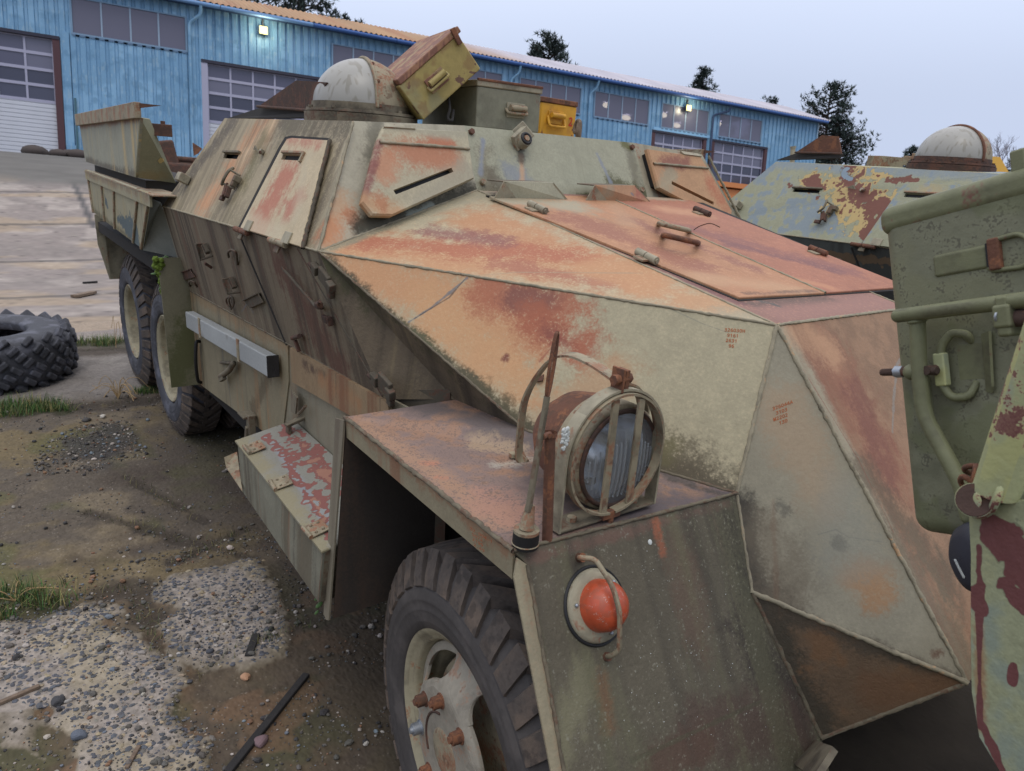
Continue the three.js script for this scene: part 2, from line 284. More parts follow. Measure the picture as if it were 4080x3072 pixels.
function plateUV(g, m) {
  const { o, ex, ey, a0, a1, b0, b1 } = m.userData.uv, p = g.attributes.position, uv = new Float32Array(p.count * 2), u1 = new Float32Array(p.count * 2), q = new THREE.Vector3();
  for (let i = 0; i < p.count; i++) { q.fromBufferAttribute(p, i).sub(o); const a = q.dot(ex), b = q.dot(ey); uv[i * 2] = (a - a0) / (a1 - a0); uv[i * 2 + 1] = (b - b0) / (b1 - b0); u1[i * 2] = a; u1[i * 2 + 1] = b; }
  g.setAttribute('uv', new THREE.BufferAttribute(uv, 2)); g.setAttribute('uv1', new THREE.BufferAttribute(u1, 2)); return g;
}
function painted(parent, name, pts, st, mm = 2, t = 0.008, bev = 0, holes) {
  if (!st.base) return part(parent, name, plate(pts, t, bev, holes), st.mat);
  const m = paintOf(pts, st, mm); return part(parent, name, plateUV(plate(pts, t, bev, holes), m), m, true);
}

// ---------------------------------------------------------------- the armoured vehicle (coordinates of the yard: x to its left side, y up, z forward, metres)
const R = [-1.0856,1.4905,-2.8924], B = [-1.0804,1.5364,-.8625], RT = [-.8655,1.9345,-2.5027], FT = [-.8732,1.9241,-1.0723], D = [-.4349,1.9452,-1.0874], C = [-.4395,1.7264,-.9762], A = [-.3389,1.492,.2341], P = [-.5339,1.1184,.3315], L = [-.8204,1.1692,-.1259], N1 = [-.572,.9213,.4412], Q = [-.2577,.7928,.8114], K = [-.4787,.6055,.6278];
const FRO = [-1.1764,1.1526,-.461], FFO = [-1.1765,1.1341,.2996], FRI = [-.8494,1.166,-.4253], S1 = [-.993,1.0571,-2.895], S2 = [-.9885,1.133,-.6014], S3 = [-.9761,.5354,-2.8563];
const SIDE_N = normalOf(facing([R, B, FT, RT])).toArray(), LOW_N = normalOf(facing([R, S1, S2, B])).toArray(), ANG_N = normalOf(facing([B, C, D, FT])).toArray();
const HOOD_N = normalOf(facing([C, A, mir(A), mir(C)])).toArray(), FF_N = normalOf(facing([FFO, K, P], [-0.9, 0.8, -0.2])).toArray();
const along = (a, b) => V3(b).sub(V3(a)).normalize().toArray();

function lugTyre(parent, c, ax, Rr, b, rimR, mats, nLug, dirn = 1) {   // carcass and bars of a chevron tread; ax = axle direction pointing outwards, b = half width
  const half = [[rimR, b - 0.02], [rimR + 0.004, b - 0.008], [rimR + 0.02, b - 0.004], [rimR + 0.024, b - 0.0005], [rimR + 0.05, b + 0.001], [rimR + 0.053, b + 0.004], [rimR + 0.057, b + 0.001], [rimR + 0.075, b + 0.002], [rimR + 0.078, b + 0.0045], [rimR + 0.082, b + 0.002], [Rr - 0.102, b], [Rr - 0.1, b - 0.004], [Rr - 0.06, b - 0.019], [Rr - 0.036, b - 0.034], [Rr - 0.028, b - 0.05], [Rr - 0.024, 0]];
  const prof = [...half.map(([r, y]) => [r, -y]), ...half.slice(0, -1).reverse()].map(([r, y]) => new THREE.Vector2(r, y));
  const Y = V3(ax).normalize(), U = new THREE.Vector3(0, 1, 0).addScaledVector(Y, -Y.y).normalize(), Xx = Y.clone().cross(U), place = new THREE.Matrix4().makeBasis(Xx, Y, Xx.clone().cross(Y)); place.setPosition(...c);
  const tyre = part(parent, 'tyre', new THREE.LatheGeometry(prof, 84).applyMatrix4(place), mats[1]);
  const pos = [], at = (r, th, y) => new THREE.Vector3(Math.cos(th) * r, y, Math.sin(th) * r), pit = Math.PI * 2 / nLug;
  // centre line of one bar: y, radius of its crown, sweep in pitches, how far the flank goes in (r, y)
  const L = [[-0.012, Rr, -0.75, 0.03, 0], [0.03, Rr, -0.42, 0.03, 0], [b - 0.036, Rr - 0.004, 0.2, 0.03, 0], [b - 0.03, Rr - 0.012, 0.18, 0.026, 0.012], [b - 0.004, Rr - 0.07, 0.04, 0.02, 0.022], [b + 0.001, Rr - 0.092, 0.0, 0.012, 0.016]];
  for (let i = 0; i < nLug; i++) for (const s of [-1, 1]) {
    const t0 = (i + (s > 0 ? 0 : 0.5)) * pit + (h3(i, s + 2, 5) - 0.5) * 0.01; let pr = null;
    for (const [k, [y, r, sw, dr, dy]] of L.entries()) {
      const a = t0 + dirn * sw * pit, w = pit * 0.29 * Rr / r, q = [at(r, a - w, y * s), at(r, a + w, y * s), at(r - dr, a - w * 1.22, (y - dy) * s), at(r - dr, a + w * 1.22, (y - dy) * s)];
      const quad = (m, n, o, p) => { for (const v of s > 0 ? [m, n, o, m, o, p] : [m, o, n, m, p, o]) pos.push(v.x, v.y, v.z); };
      if (pr) { quad(pr[0], q[0], q[1], pr[1]); quad(pr[1], q[1], q[3], pr[3]); quad(pr[2], q[2], q[0], pr[0]); }
      if (k === 0) quad(q[0], q[1], q[3], q[2]); if (k === L.length - 1) quad(q[0], q[2], q[3], q[1]); pr = q;
    }
  }
  const lg = new THREE.BufferGeometry(); lg.setAttribute('position', new THREE.Float32BufferAttribute(pos, 3)); lg.applyMatrix4(place); lg.computeVertexNormals();
  part(tyre, 'tread_bars', lg, mats[0]);
  return { tyre, place };
}
const lathe = (prof, place, seg = 56) => new THREE.LatheGeometry(prof.map((p) => new THREE.Vector2(p[0], p[1])), seg).applyMatrix4(place);
function dualWheel(parent, x, z, s) {                        // rear wheel pair: s = outward sign on x
  for (const [k, in_] of [[0, 0], [1, 0.285]]) {
    const w = new THREE.Group(); w.name = 'wheel'; BASE.set(w, BASE.get(parent)); parent.add(w);
    const { place } = lugTyre(w, [x - s * in_, 0.487, z], [s, 0, 0], 0.5, 0.122, 0.285, [M.rubber, M.rubberBlue], 36, s);
    part(w, 'rim', lathe([[0.05, -0.05], [0.12, -0.05], [0.16, -0.035], [0.2, -0.03], [0.235, 0.02], [0.243, 0.085], [0.252, 0.1], [0.268, 0.105], [0.272, 0.112], [0.278, 0.108], [0.276, 0.1]], place), M.rim);
    if (!k) part(w, 'hub', lathe([[0.002, 0.0], [0.07, 0.0], [0.085, -0.02], [0.1, -0.05]], place, 24), M.rim);
  }
}

function hinge(parent, a, b, n, r, mat, legMat) {            // barrel hinge with two welded leaves
  const d = along(a, b), c = lerp3(a, b, 0.5), side = V3(d).cross(V3(n)).normalize().toArray();
  const g = [cyl(off(a, n, r), off(lerp3(a, b, 0.46), n, r), r, r, 12), cyl(off(lerp3(a, b, 0.5), n, r), off(b, n, r), r * 1.02, r * 1.02, 12), cyl(off(b, n, r), off(off(b, n, r), d, 0.004), r * 0.55, r * 0.55, 10)];
  const h = part(parent, 'hinge', g, mat);
  for (const s of [1, -1]) part(h, 'hinge_leaf', block(off(off(c, side, s * r * 1.7), n, 0.004), d, side, r * 3.6, r * 2.6, 0.007, 0.002).applyMatrix4(new THREE.Matrix4()), legMat ?? mat);
  return h;
}
function buildVehicle(T) {                                   // T: root group, paint sets, and what this one carries
  const { root, kind, st } = T, near = kind === 'near';
  const both = (name, pts, s, mm, t, bev, holes) => { painted(root, name, facing(pts), s, mm, t, bev, holes); const m = facing(mirror(pts)); part(root, name, plate(m, t ?? 0.008, bev ?? 0, (holes ?? []).map((h) => mirror(h))), T.plainMat); };
  // --- armour plates
  const slot = (c, ex, ey, w, h) => [[-w, -h], [w, -h], [w, h], [-w, h]].map(([a, b]) => off(off(c, ex, a / 2), ey, b / 2));
  const sEx = along(R, B), sEy = V3(SIDE_N).cross(V3(sEx)).normalize().multiplyScalar(1).toArray(), sUp = sEy[1] < 0 ? sEy.map((x) => -x) : sEy;
  const slitC = [-.9509,1.7712,-2.1399], slit2 = [-.9496,1.7872,-1.3797];
  both('upper_side_plate', [R, B, FT, RT], st.side, near ? 1.9 : 2.2, 0.01, 0, [slot(slitC, sEx, sUp, 0.2, 0.024)]);
  both('angled_front_plate', [B, C, D, FT], st.ang, 2);
  painted(root, 'cab_front_plate', facing([C, mir(C), mir(D), D]), st.front, 1.6, 0.01);
  part(root, 'cab_roof', plate(facing([RT, FT, D, mir(D), mir(FT), mir(RT)]), 0.01), T.plainMat);
  part(root, 'roof_frame', boxAA(-0.78, 0.78, 1.85, 1.93, -2.4, -1.2), M.dark);
  part(root, 'cab_rear_plate', plate(facing([R, RT, mir(RT), mir(R)]), 0.01), T.plainMat);
  part(root, 'cab_rear_lower_plate', plate(facing([R, S1, mir(S1), mir(R)]), 0.01), T.plainMat);
  both('hood_side_plate', [B, A, C], st.tri, 1.7);
  both('hood_flank_plate', [B, L, P, A], st.flank, 1.4);
  painted(root, 'hood_top_plate', facing([C, A, mir(A), mir(C)]), st.hood, 2);
  both('nose_corner_plate', [A, P, N1, Q], st.facet, 1.2);
  both('chin_plate', [N1, K, Q], st.chin, 1.4);
  painted(root, 'nose_front_plate', facing([A, Q, mir(Q), mir(A)]), st.nose, 1.4);
  both('lower_side_plate', [R, S1, S2, B], st.low, near ? 1.7 : 2.4);
  both('inner_side_plate', [B, S2, FRI, L], st.inn, 1.6);
  for (const m of [(p) => p, mir]) part(root, 'inner_side_lower_plate', [plate(facing([add3(S2, [0.004, 0.02, -0.02]), add3(FRI, [-0.012, 0.03, -0.01]), [FRI[0], 0.54, FRI[2] - 0.02], [S2[0], 0.54, S2[2]]].map(m), [0, 0.9, -1]), 0.01)], M.lowMetal);
  // closing plates out of sight: engine bay sides, belly, rear cab
  part(root, 'belly_plate', [plate(facing([K, mir(K), [0.6, 0.5, -0.5], [-0.6, 0.5, -0.5]], [0, 3, 0]), 0.01), boxAA(-0.62, 0.62, 0.5, 0.54, -2.7, -0.5), boxAA(-0.93, 0.93, 0.48, 0.56, -2.8, -0.62)], M.under);
  for (const s of [-1, 1]) part(root, 'engine_bay_side', [plate([[s * 0.5, 0.55, -0.5], [s * 0.48, 0.55, 0.3], [s * 0.5, 1.1, 0.26], [s * 0.66, 1.1, -0.25], [s * 0.8, 1.12, -0.46], [s * 0.8, 0.55, -0.5]], 0.01)], M.under);
  // front fenders
  const E = [-1.1907,.6555,.5737], FI = [-1.1533,1.106,.3165], E2 = [-.4873,.4908,.6933];
  for (const s of [-1, 1]) {
    const m = s < 0 ? (p) => p : (p) => [-p[0] * (p[0] < -1 ? 0.9 : 1), p[1], p[2]], q = (l) => facing(l.map(m), [s * -0.9, 0.8, -0.2]), vis = s < 0;
    const add = (n, l, sty, mm, t) => (vis ? painted(root, n, q(l), sty, mm, t) : part(root, n, plate(q(l), t ?? 0.006), T.plainMat));
    add('fender_top', [FRO, FFO, P, L, FRI], st.ftop, 1.2, 0.006);
    add('fender_front', [FFO, FI, E, E2, K, N1, P], st.ff, 1.1, 0.006);
    const lipA = add3(FRO, [0.002, -0.004, 0]), lipB = add3(FFO, [0.002, -0.004, -0.004]);
    add('fender_lip', [lipA, lipB, add3(lipB, [0.004, -0.062, 0]), add3(lipA, [0.004, -0.056, 0])], st.lip, 1.2, 0.006);
    add('fender_edge_strip', [[-1.1714,1.1212,.306], [-1.1847,1.0895,.3179], [-1.2112,.6592,.5639], [-1.1901,.6545,.5731], [-1.1527,1.1054,.3157]], st.lip, 1.2, 0.006);
    add('mudguard', [add3(FRO, [0.006, -0.01, -0.006]), add3(FRI, [0.1, -0.01, -0.004]), [-0.62, 0.53, -0.476], [-1.205, 0.53, -0.476]], st.mud, 2, 0.006);
    const f0 = add3(FRO, [-0.004, -0.008, 0.004]), f1 = [-1.221, 0.527, -0.472];
    add('mudguard_flange', [f0, f1, [-1.219, 0.514, -0.496], [-1.214, 0.514, -0.526], add3(FRO, [-0.004, -0.02, -0.052])], st.flange, 1.2, 0.005);
  }
  // skirts
  const skF = [-0.985, 0.575, -0.46], skM = [-.9853,.9573,-1.4039], skMt = [-.9903,1.1138,-1.3911], skMb = [-.9756,.6432,-1.5364];
  both('skirt_plate', [S1, S3, skMb, skM, skMt], st.skirt, 1.8, 0.008);
  both('front_skirt_plate', [add3(skMt, [0.006, -0.01, 0.004]), add3(skMb, [0.006, 0, 0.004]), [-0.98, 0.54, -0.48], add3(S2, [0.012, 0.01, 0.12])], st.skirt2, 1.8, 0.008);
  both('skirt_doubler', [[-1.0041,1.1144,-1.33], [-.9998,.9796,-1.329], [-.9991,1.0316,-.5271], [-1.0026,1.1393,-.5482]], st.doubler, 1.6, 0.012);
  both('wheel_guard_plate', [[-1.138, 1.235, -2.838], [-1.118, 0.532, -2.837], [-0.7, 0.532, -2.837], [-0.7, 1.235, -2.838]], st.guard, 2, 0.008);
  part(root, 'frame_rail', [boxAA(-0.45, -0.37, 0.55, 0.75, -5.2, 0.3), ], M.under); part(root, 'frame_rail', boxAA(0.37, 0.45, 0.55, 0.75, -5.2, 0.3), M.under);
  part(root, 'front_axle', [cyl([-0.86, 0.487, 0], [0.86, 0.487, 0], 0.07, 0.07, 12), new THREE.SphereGeometry(0.17, 16, 12).translate(0.1, 0.487, 0)], M.under);
  for (const z of [-3.58, -4.7]) part(root, 'rear_axle', [cyl([-0.8, 0.487, z], [0.8, 0.487, z], 0.08, 0.08, 12), new THREE.SphereGeometry(0.2, 16, 12).translate(0, 0.487, z)], M.under);
  // rear deck and its side boxes
  const b0 = [-1.15,1.5647,-4.9201], b1 = [-1.15,1.5568,-2.7992], b2 = [-1.15,1.2392,-3.1307], b3 = [-1.15,1.278,-4.8103];
  part(root, 'deck', [boxAA(-1.1, 1.1, 1.12, 1.19, -5.15, -2.95), boxAA(-0.8, 0.8, 0.75, 1.12, -5.0, -2.95)], M.under);
  both('body_side_panel', [b0, b3, b2, b1], st.body, 2.6, 0.01);
  both('body_end_plate', [[-1.15,1.5343,-2.8072], [-1.15,1.2392,-3.1307], [-.9798,1.2111,-2.97], [-1.0825,1.5052,-2.94]], st.bodyEnd, 2, 0.008);
  both('body_top_rail', [off(b0, [-1, 0, 0], 0.012), off(add3(b0, [0, -0.065, 0]), [-1, 0, 0], 0.012), off(add3(b1, [0, -0.065, 0]), [-1, 0, 0], 0.012), off(b1, [-1, 0, 0], 0.012)], st.body, 3, 0.012);
  for (const s of [-1, 1]) part(root, 'body_top_ledge', boxAA(s * 1.165, s * 1.02, b1[1] - 0.006, b1[1], -4.95, b1[2] + 0.1), M.sageRust);
  for (let i = 0; i < 5; i++) { const t = [0.02, 0.3, 0.52, 0.86, 0.99][i], a = lerp3(b0, b1, t), b = lerp3(b3, b2, t); part(root, 'panel_rib', cyl(off(a, [-1, 0, 0], 0.004), off(b, [-1, 0, 0], 0.004), 0.009, 0.009, 6), M.sageRust); }
  const f0 = [-1.16,1.8626,-4.9665], f1 = [-1.16,1.9104,-2.8686], f2 = [-1.16,1.6164,-3.1065], f3 = [-1.16,1.6217,-4.8637];
  const flap = painted(root, 'hinged_side_flap', facing([f0, f3, f2, f1], [0, 1.6, -3.8]), st.flap, 2.6, 0.012);
  part(flap, 'flap_top_rail', block(lerp3(add3(f0, [-0.01, 0.035, 0]), add3(f1, [-0.01, 0.035, 0]), 0.5), along(f0, f1), [0, 1, 0], V3(f0).distanceTo(V3(f1)), 0.075, 0.03, 0.003), M.sageRust);
  part(flap, 'flap_rail_tip', plate(facing([add3(f1, [0, 0.068, 0]), add3(f1, [0.1, 0.066, 0.0]), add3(f1, [0.0, 0.045, 0.0])], [0, 0, 0]), 0.01), M.darkRust);
  painted(root, 'flap_end_plate', facing([f1, f2, [-.9505,1.591,-3.17], [-1.1033,1.9082,-2.94]], [-1, 1.6, -3.8]), st.flapEnd, 2, 0.008);
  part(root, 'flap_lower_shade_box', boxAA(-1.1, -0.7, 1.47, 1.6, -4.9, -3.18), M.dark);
  part(root, 'latch_stub', [block([-1.0547,1.8615,-3], [1, 0, 0], [0, 1, 0], 0.12, 0.06, 0.05), block([-1.0324,1.8924,-3], [1, 0, 0], [0, 1, 0], 0.02, 0.03, 0.02)], M.darkRust);
  part(root, 'rear_mudflap', plate(facing([[-1.1106,1.2385,-5.06], [-1.1072,1.0155,-5.06], [-1.0521,.7501,-5.06], add3([-1.0521,.7501,-5.06], [0.5, 0, 0]), add3([-1.1106,1.2385,-5.06], [0.6, 0, 0])], [0, 1, -4]), 0.008), T.plainMat);
  part(root, 'rear_mudflap_front', plate(facing([[-1.1185,1.2442,-5], [-1.1151,1.0233,-5], [-1.0539,.7582,-5], add3([-1.0616,1.1604,-5], [0, 0, 0])], [0, 1, -6]), 0.01), T.plainMat);
  // --- wheels
  for (const s of [-1, 1]) for (const z of [-3.58, -4.7]) dualWheel(root, s * 0.87, z, s);
  for (const s of [-1, 1]) {
    const w = new THREE.Group(); w.name = 'front_wheel'; BASE.set(w, BASE.get(root)); root.add(w);
    const psi = 0.09, axd = [s * Math.cos(psi), 0, -Math.sin(psi)], c = s < 0 ? [-1.007, 0.438, 0.067] : [0.93, 0.485, -0.03], { place } = lugTyre(w, c, axd, 0.5, 0.13, 0.295, [M.rubber, M.rubberSide], 36, s);
    part(w, 'rim', lathe([[0.28, 0.09], [0.298, 0.1], [0.303, 0.108], [0.302, 0.116], [0.294, 0.118], [0.282, 0.109], [0.276, 0.101], [0.268, 0.099], [0.262, 0.09], [0.258, 0.06], [0.25, 0.05], [0.235, 0.045], [0.23, 0.0]], place), M.rim);
    // hub disc: a dished plate, proud of the rim, with hand holes at its edge
    const sh = new THREE.Shape(); sh.absarc(0, 0, 0.253, 0, Math.PI * 2);
    for (let i = 0; i < 4; i++) { const a = i / 4 * Math.PI * 2 + (s < 0 ? 2.32 : 0.3), h = new THREE.Path(); h.absarc(0, 0, 0.236, a - 0.46, a + 0.46, false); h.quadraticCurveTo(Math.cos(a + 0.62) * 0.2, Math.sin(a + 0.62) * 0.2, Math.cos(a + 0.3) * 0.176, Math.sin(a + 0.3) * 0.176); h.absarc(0, 0, 0.173, a + 0.3, a - 0.3, true); h.quadraticCurveTo(Math.cos(a - 0.62) * 0.2, Math.sin(a - 0.62) * 0.2, Math.cos(a - 0.46) * 0.236, Math.sin(a - 0.46) * 0.236); sh.holes.push(h); }
    const dg0 = new THREE.ExtrudeGeometry(sh, { depth: 0.007, bevelEnabled: true, bevelSize: 0.003, bevelThickness: 0.003, bevelSegments: 2, curveSegments: 48 });
    const Z = V3(axd), Y = new THREE.Vector3(0, 1, 0), X = Y.clone().cross(Z), face = new THREE.Matrix4().makeBasis(X, Y, Z).setPosition(...c);
    const sub = (g, n) => { g = g.index ? g.toNonIndexed() : g; for (let k = 0; k < n; k++) { const q = g.attributes.position, o = []; const A = new THREE.Vector3(), Bq = new THREE.Vector3(), Cq = new THREE.Vector3(); for (let i = 0; i < q.count; i += 3) { A.fromBufferAttribute(q, i); Bq.fromBufferAttribute(q, i + 1); Cq.fromBufferAttribute(q, i + 2); const ab = A.clone().lerp(Bq, 0.5), bc = Bq.clone().lerp(Cq, 0.5), ca = Cq.clone().lerp(A, 0.5); for (const t of [[A, ab, ca], [ab, Bq, bc], [ca, bc, Cq], [ab, bc, ca]]) for (const v of t) o.push(v.x, v.y, v.z); } g = new THREE.BufferGeometry(); g.setAttribute('position', new THREE.Float32BufferAttribute(o, 3)); } return g; };
    const dg = sub(dg0, 3), p = dg.attributes.position;
    for (let i = 0; i < p.count; i++) { const r = Math.hypot(p.getX(i), p.getY(i)); p.setZ(i, p.getZ(i) + 0.07 + 0.06 * sst(0.25, 0.15, r)); }
    dg.computeVertexNormals(); part(w, 'hub_disc', dg.applyMatrix4(face), M.hubPlate);
    part(w, 'brake_drum', lathe([[0.001, 0.05], [0.2, 0.05], [0.212, 0.03], [0.215, -0.1]], place, 40), M.sageRust);
    part(w, 'hub_cap', lathe([[0.001, 0.142], [0.05, 0.142], [0.062, 0.14], [0.068, 0.13]], place, 32), M.sageRust);
    for (let i = 0; i < 8; i++) { const a = i / 8 * Math.PI * 2 + 1.0, fx = s < 0 ? -1 : 1, o = new THREE.Vector3(Math.cos(a) * 0.138 * (s < 0 ? 1 : -1), Math.sin(a) * 0.138, 0.138).applyMatrix4(face).toArray(), z = s < 0 && (i === 3 || i === 5), nut = part(w, 'wheel_nut', [bolt(o, axd, 0.0165, 0.026, 6), cyl(o, off(o, axd, 0.004), 0.02, 0.02, 14)], z ? M.zinc : M.rust); part(nut, 'stud', bolt(off(o, axd, 0.026), axd, 0.009, 0.007, 10), z ? M.zinc : M.rust); }
    if (s < 0) part(w, 'hub_ring_wire', tube([0, 1, 2, 3, 4, 5, 6].map((k) => { const a = 1.9 + k * 0.3; return new THREE.Vector3(Math.cos(a) * 0.1, Math.sin(a) * 0.1, 0.141).applyMatrix4(face).toArray(); }), 0.0035, 6), M.darkRust);
  }
  // --- weld beads along the plate joints
  const WB = [[A, B, 0.004], [C, A, 0.003], [B, [-.8858,1.9197,-1.0445], 0.0055], [R, B, 0.004], [A, P, 0.0052], [A, Q, 0.0052], [N1, Q, 0.006], [P, N1, 0.004], [N1, K, 0.006], [K, Q, 0.005], [B, C, 0.004], [B, L, 0.0035], [L, P, 0.004], [FFO, P, 0.0045], [FRO, FFO, 0.0055], [S1, skMt, 0.0045], [skMt, S2, 0.004]];
  WB.forEach(([a, b, r], i) => { part(root, 'weld_bead', weld(a, b, r), i > 7 && ![7, 10].includes(i) ? M.beadDirty : M.bead); if (i < 8) part(root, 'weld_bead', weld(mir(a), mir(b), r), M.bead); });
  part(root, 'weld_bead', weld(A, mir(A), 0.0045), M.bead);
  part(root, 'weld_bead', weld(FI, E, 0.004), M.beadDirty);
  // --- cab door, slits and side fittings
  const door = facing([[-.9293,1.8615,-1.4738], [-.9311,1.8572,-1.5122], [-.9486,1.8222,-1.526], [-1.0968,1.5271,-1.5689], [-1.0971,1.5369,-.9695], [-.9328,1.8602,-1.1425]]);
  if (near) part(root, 'door_gap', plate(facing([[-.9117,1.8689,-1.5258], [-.914,1.8634,-1.5769], [-.9332,1.8248,-1.5954], [-1.0872,1.5182,-1.6321], [-1.0872,1.5299,-.9747], [-.9161,1.8665,-1.1613]]), 0.006), M.dark);
  const dr = painted(root, 'door', door, st.door, 1.6, 0.014, 0.003, [slot(off(slit2, SIDE_N, 0.016), sEx, sUp, 0.19, 0.022).map((p) => p)]);
  part(dr, 'door_slit_rim', [block(off(off(slit2, SIDE_N, 0.02), sUp, 0.017), sEx, sUp, 0.21, 0.01, 0.012), block(off(off(slit2, SIDE_N, 0.02), sEx, 0.105), sEx, sUp, 0.012, 0.04, 0.012)], M.sageRust);
  part(root, 'door_frame_bead', weld([-.9231,1.8617,-1.1407], [-1.0908,1.5318,-.961], 0.0065), M.lowMetal);
  part(root, 'slit_rim', [block(off(off(slitC, SIDE_N, 0.006), sUp, 0.017), sEx, sUp, 0.23, 0.011, 0.014)], M.sageDirty);
  part(root, 'slit_backing', [plate(slot(off(slitC, SIDE_N, -0.03), sEx, sUp, 0.3, 0.1), 0.002), plate(slot(off(slit2, SIDE_N, 0.003), sEx, sUp, 0.2, 0.03), 0.002)], M.black);
  hinge(root, [-1.0857,1.5123,-1.6348], [-1.0867,1.5129,-1.4855], SIDE_N, 0.0105, M.rust, M.sageDirty); hinge(root, [-1.0859,1.5188,-1.2426], [-1.0864,1.5204,-1.0945], SIDE_N, 0.0115, M.sageRust, M.sageDirty);
  for (const [p, q] of [[[-1.0886,1.5492,-1.4925], [-1.0934,1.5399,-1.4785]], [[-1.0893,1.5544,-1.1069], [-1.0952,1.5432,-1.0804]]]) part(root, 'hinge_strap', block(lerp3(p, q, 0.5), sEx, sUp, 0.06, 0.042, 0.008, 0.003), M.sage);
  part(root, 'bracket_block', block([-1.0431,1.6466,-2.6151], sEx, sUp, 0.07, 0.042, 0.05, 0.004), M.sage);
  { const g = part(root, 'small_bracket', [plate([[-.9387,1.8092,-1.8653], [-.9489,1.8254,-1.8134], [-.9422,1.8033,-1.7996]], 0.004), block([-.9475,1.8026,-1.7538], sEx, sUp, 0.022, 0.02, 0.014, 0.003)], M.sage); part(g, 'bracket_pin', cyl([-.945,1.7985,-1.7678], [-.9621,1.8008,-1.7218], 0.006, 0.006, 8), M.darkRust); }
  const bar = (a, b, r = 0.0045) => cyl(a, b, r, r, 8);
  { const g = part(root, 'tool_clamp', [tube([[-1.0079,1.7285,-1.9253], [-1.0309,1.7164,-1.9098], [-1.0517,1.6863,-1.9043], [-1.0522,1.6627,-1.9346]], 0.0065, 7), bar([-1.0227,1.7217,-1.9101], [-.9926,1.7018,-1.8833]), bar([-1.0508,1.6658,-1.9181], [-1.021,1.6501,-1.8727]), block([-1.0129,1.6794,-1.8823], sUp, sEx, 0.05, 0.03, 0.022, 0.004), block([-1.0172,1.6892,-1.8466], sUp, sEx, 0.025, 0.02, 0.03, 0.004)], M.sageDirty); part(g, 'clamp_hook', [block([-1.0511,1.6432,-1.8999], along([-1.0094,1.657,-2.0289], [-1.0374,1.602,-1.9974]), sEx, 0.06, 0.022, 0.01, 0.003), block([-1.0576,1.6076,-1.9212], sEx, sUp, 0.04, 0.02, 0.014, 0.003), block([-1.0443,1.6347,-1.8836], along([-1.0094,1.657,-2.0289], [-1.0374,1.602,-1.9974]), sEx, 0.05, 0.012, 0.02, 0.003)], M.darkRust); }
  // visor flaps over the angled windows
  const vp = [[-.7929,1.9145,-1.0122], [-.4568,1.9255,-1.0248], [-.4705,1.7707,-.9482], [-.8295,1.6437,-.8735], [-.8998,1.6452,-.8729], [-.9261,1.6812,-.8915], [-.8271,1.8685,-.9871]];
  const va = [-.8035,1.7139,-.909], vb = [-.5588,1.793,-.956], sd = along(va, vb), sy = V3(ANG_N).cross(V3(sd)).normalize().toArray(), sc = lerp3(va, vb, 0.5), sl = [slot(sc, sd, sy, V3(va).distanceTo(V3(vb)), 0.016)];
  painted(root, 'visor_flap', facing(vp), st.visor, 1.3, 0.022, 0.007, sl);
  painted(root, 'visor_flap', facing(mirror(vp)), st.visor2, 1.6, 0.022, 0.007, sl.map(mirror));
  for (const m of [(p) => p, mir]) {
    part(root, 'visor_frame', plate(facing([m([-.7631,1.8956,-1.0322]), m([-.4658,1.9052,-1.0433]), m([-.4729,1.7757,-.9768]), m([-.8034,1.6634,-.9106]), m([-.8832,1.6844,-.9201]), m([-.7955,1.8546,-1.0121])]), 0.024), M.black);
    part(root, 'weld_bead', weld(m([-.8212,1.8644,-.9828]), m([-.4691,1.8666,-.9911]), 0.005), M.bead);
    part(root, 'visor_top_strip', plate(facing([m([-.7845,1.9251,-1.0237]), m([-.6661,1.9286,-1.0222]), m([-.6773,1.9166,-1.01]), m([-.7951,1.9136,-1.006])]), 0.01), T.plainMat);
    part(root, 'bolt_head', bolt(m([-.4119,1.924,-1.0766]), [0, 0.43, 0.9], 0.012, 0.012), M.rust); part(root, 'bolt_head', bolt(m([-.4099,1.7533,-.9899]), [0, 0.43, 0.9], 0.012, 0.012), M.sageRust);
  }
  // nozzle and wedges at the foot of the cab front
  { const c = [-.1964,1.9056,-1.0538], n = [0, 0.43, 0.9], nz = part(root, 'washer_nozzle', [block([-.1982,1.9179,-1.0623], along([-.2292,1.9129,-1.071], [-.1523,1.9626,-1.0962]), [0, 1, 0], 0.085, 0.06, 0.02, 0.004), block([-.1781,1.9391,-1.0708], along([-.1845,1.96,-1.0949], [-.1448,1.9143,-1.0717]), [0, 1, 0], 0.07, 0.055, 0.012, 0.004), cyl(c, off(c, n, 0.03), 0.029, 0.027, 24)], M.sage);
    part(nz, 'nozzle_ring', new THREE.TorusGeometry(0.019, 0.006, 8, 20).applyMatrix4(frameAt(off(c, n, 0.032), [1, 0, 0], [0, 0.9, -0.43])), M.black); part(nz, 'nozzle_cap', cyl(off(c, n, 0.02), off(c, n, 0.038), 0.011, 0.011, 12), M.sageRust); }
  const wedge = (a, b, c, d, s) => {                         // a, b: raised rear edge; c, d: front foot
    const q = [0, 0, -0.1], e = add3(a, q), f = add3(b, q), w = painted(root, 'hood_wedge', facing([a, d, c, b], [0, 1.2, -1.6]), s, 1.4, 0.004);
    const out = V3(a).sub(V3(b)).setLength(0.035).toArray(), la = add3(off(a, HOOD_N, -0.066), out), lb = add3(off(b, HOOD_N, -0.066), out.map((x) => -x));
    part(w, 'wedge_cheek', [plate(facing([a, d, la], [(a[0] + b[0]) / 2, 1.4, a[2]]), 0.003), plate(facing([b, c, lb], [(a[0] + b[0]) / 2, 1.4, a[2]]), 0.003)], M.sage);
    part(w, 'wedge_top', plate(facing([a, b, f, e], [0, 0, -1]), 0.004), M.sageDirty);
  };
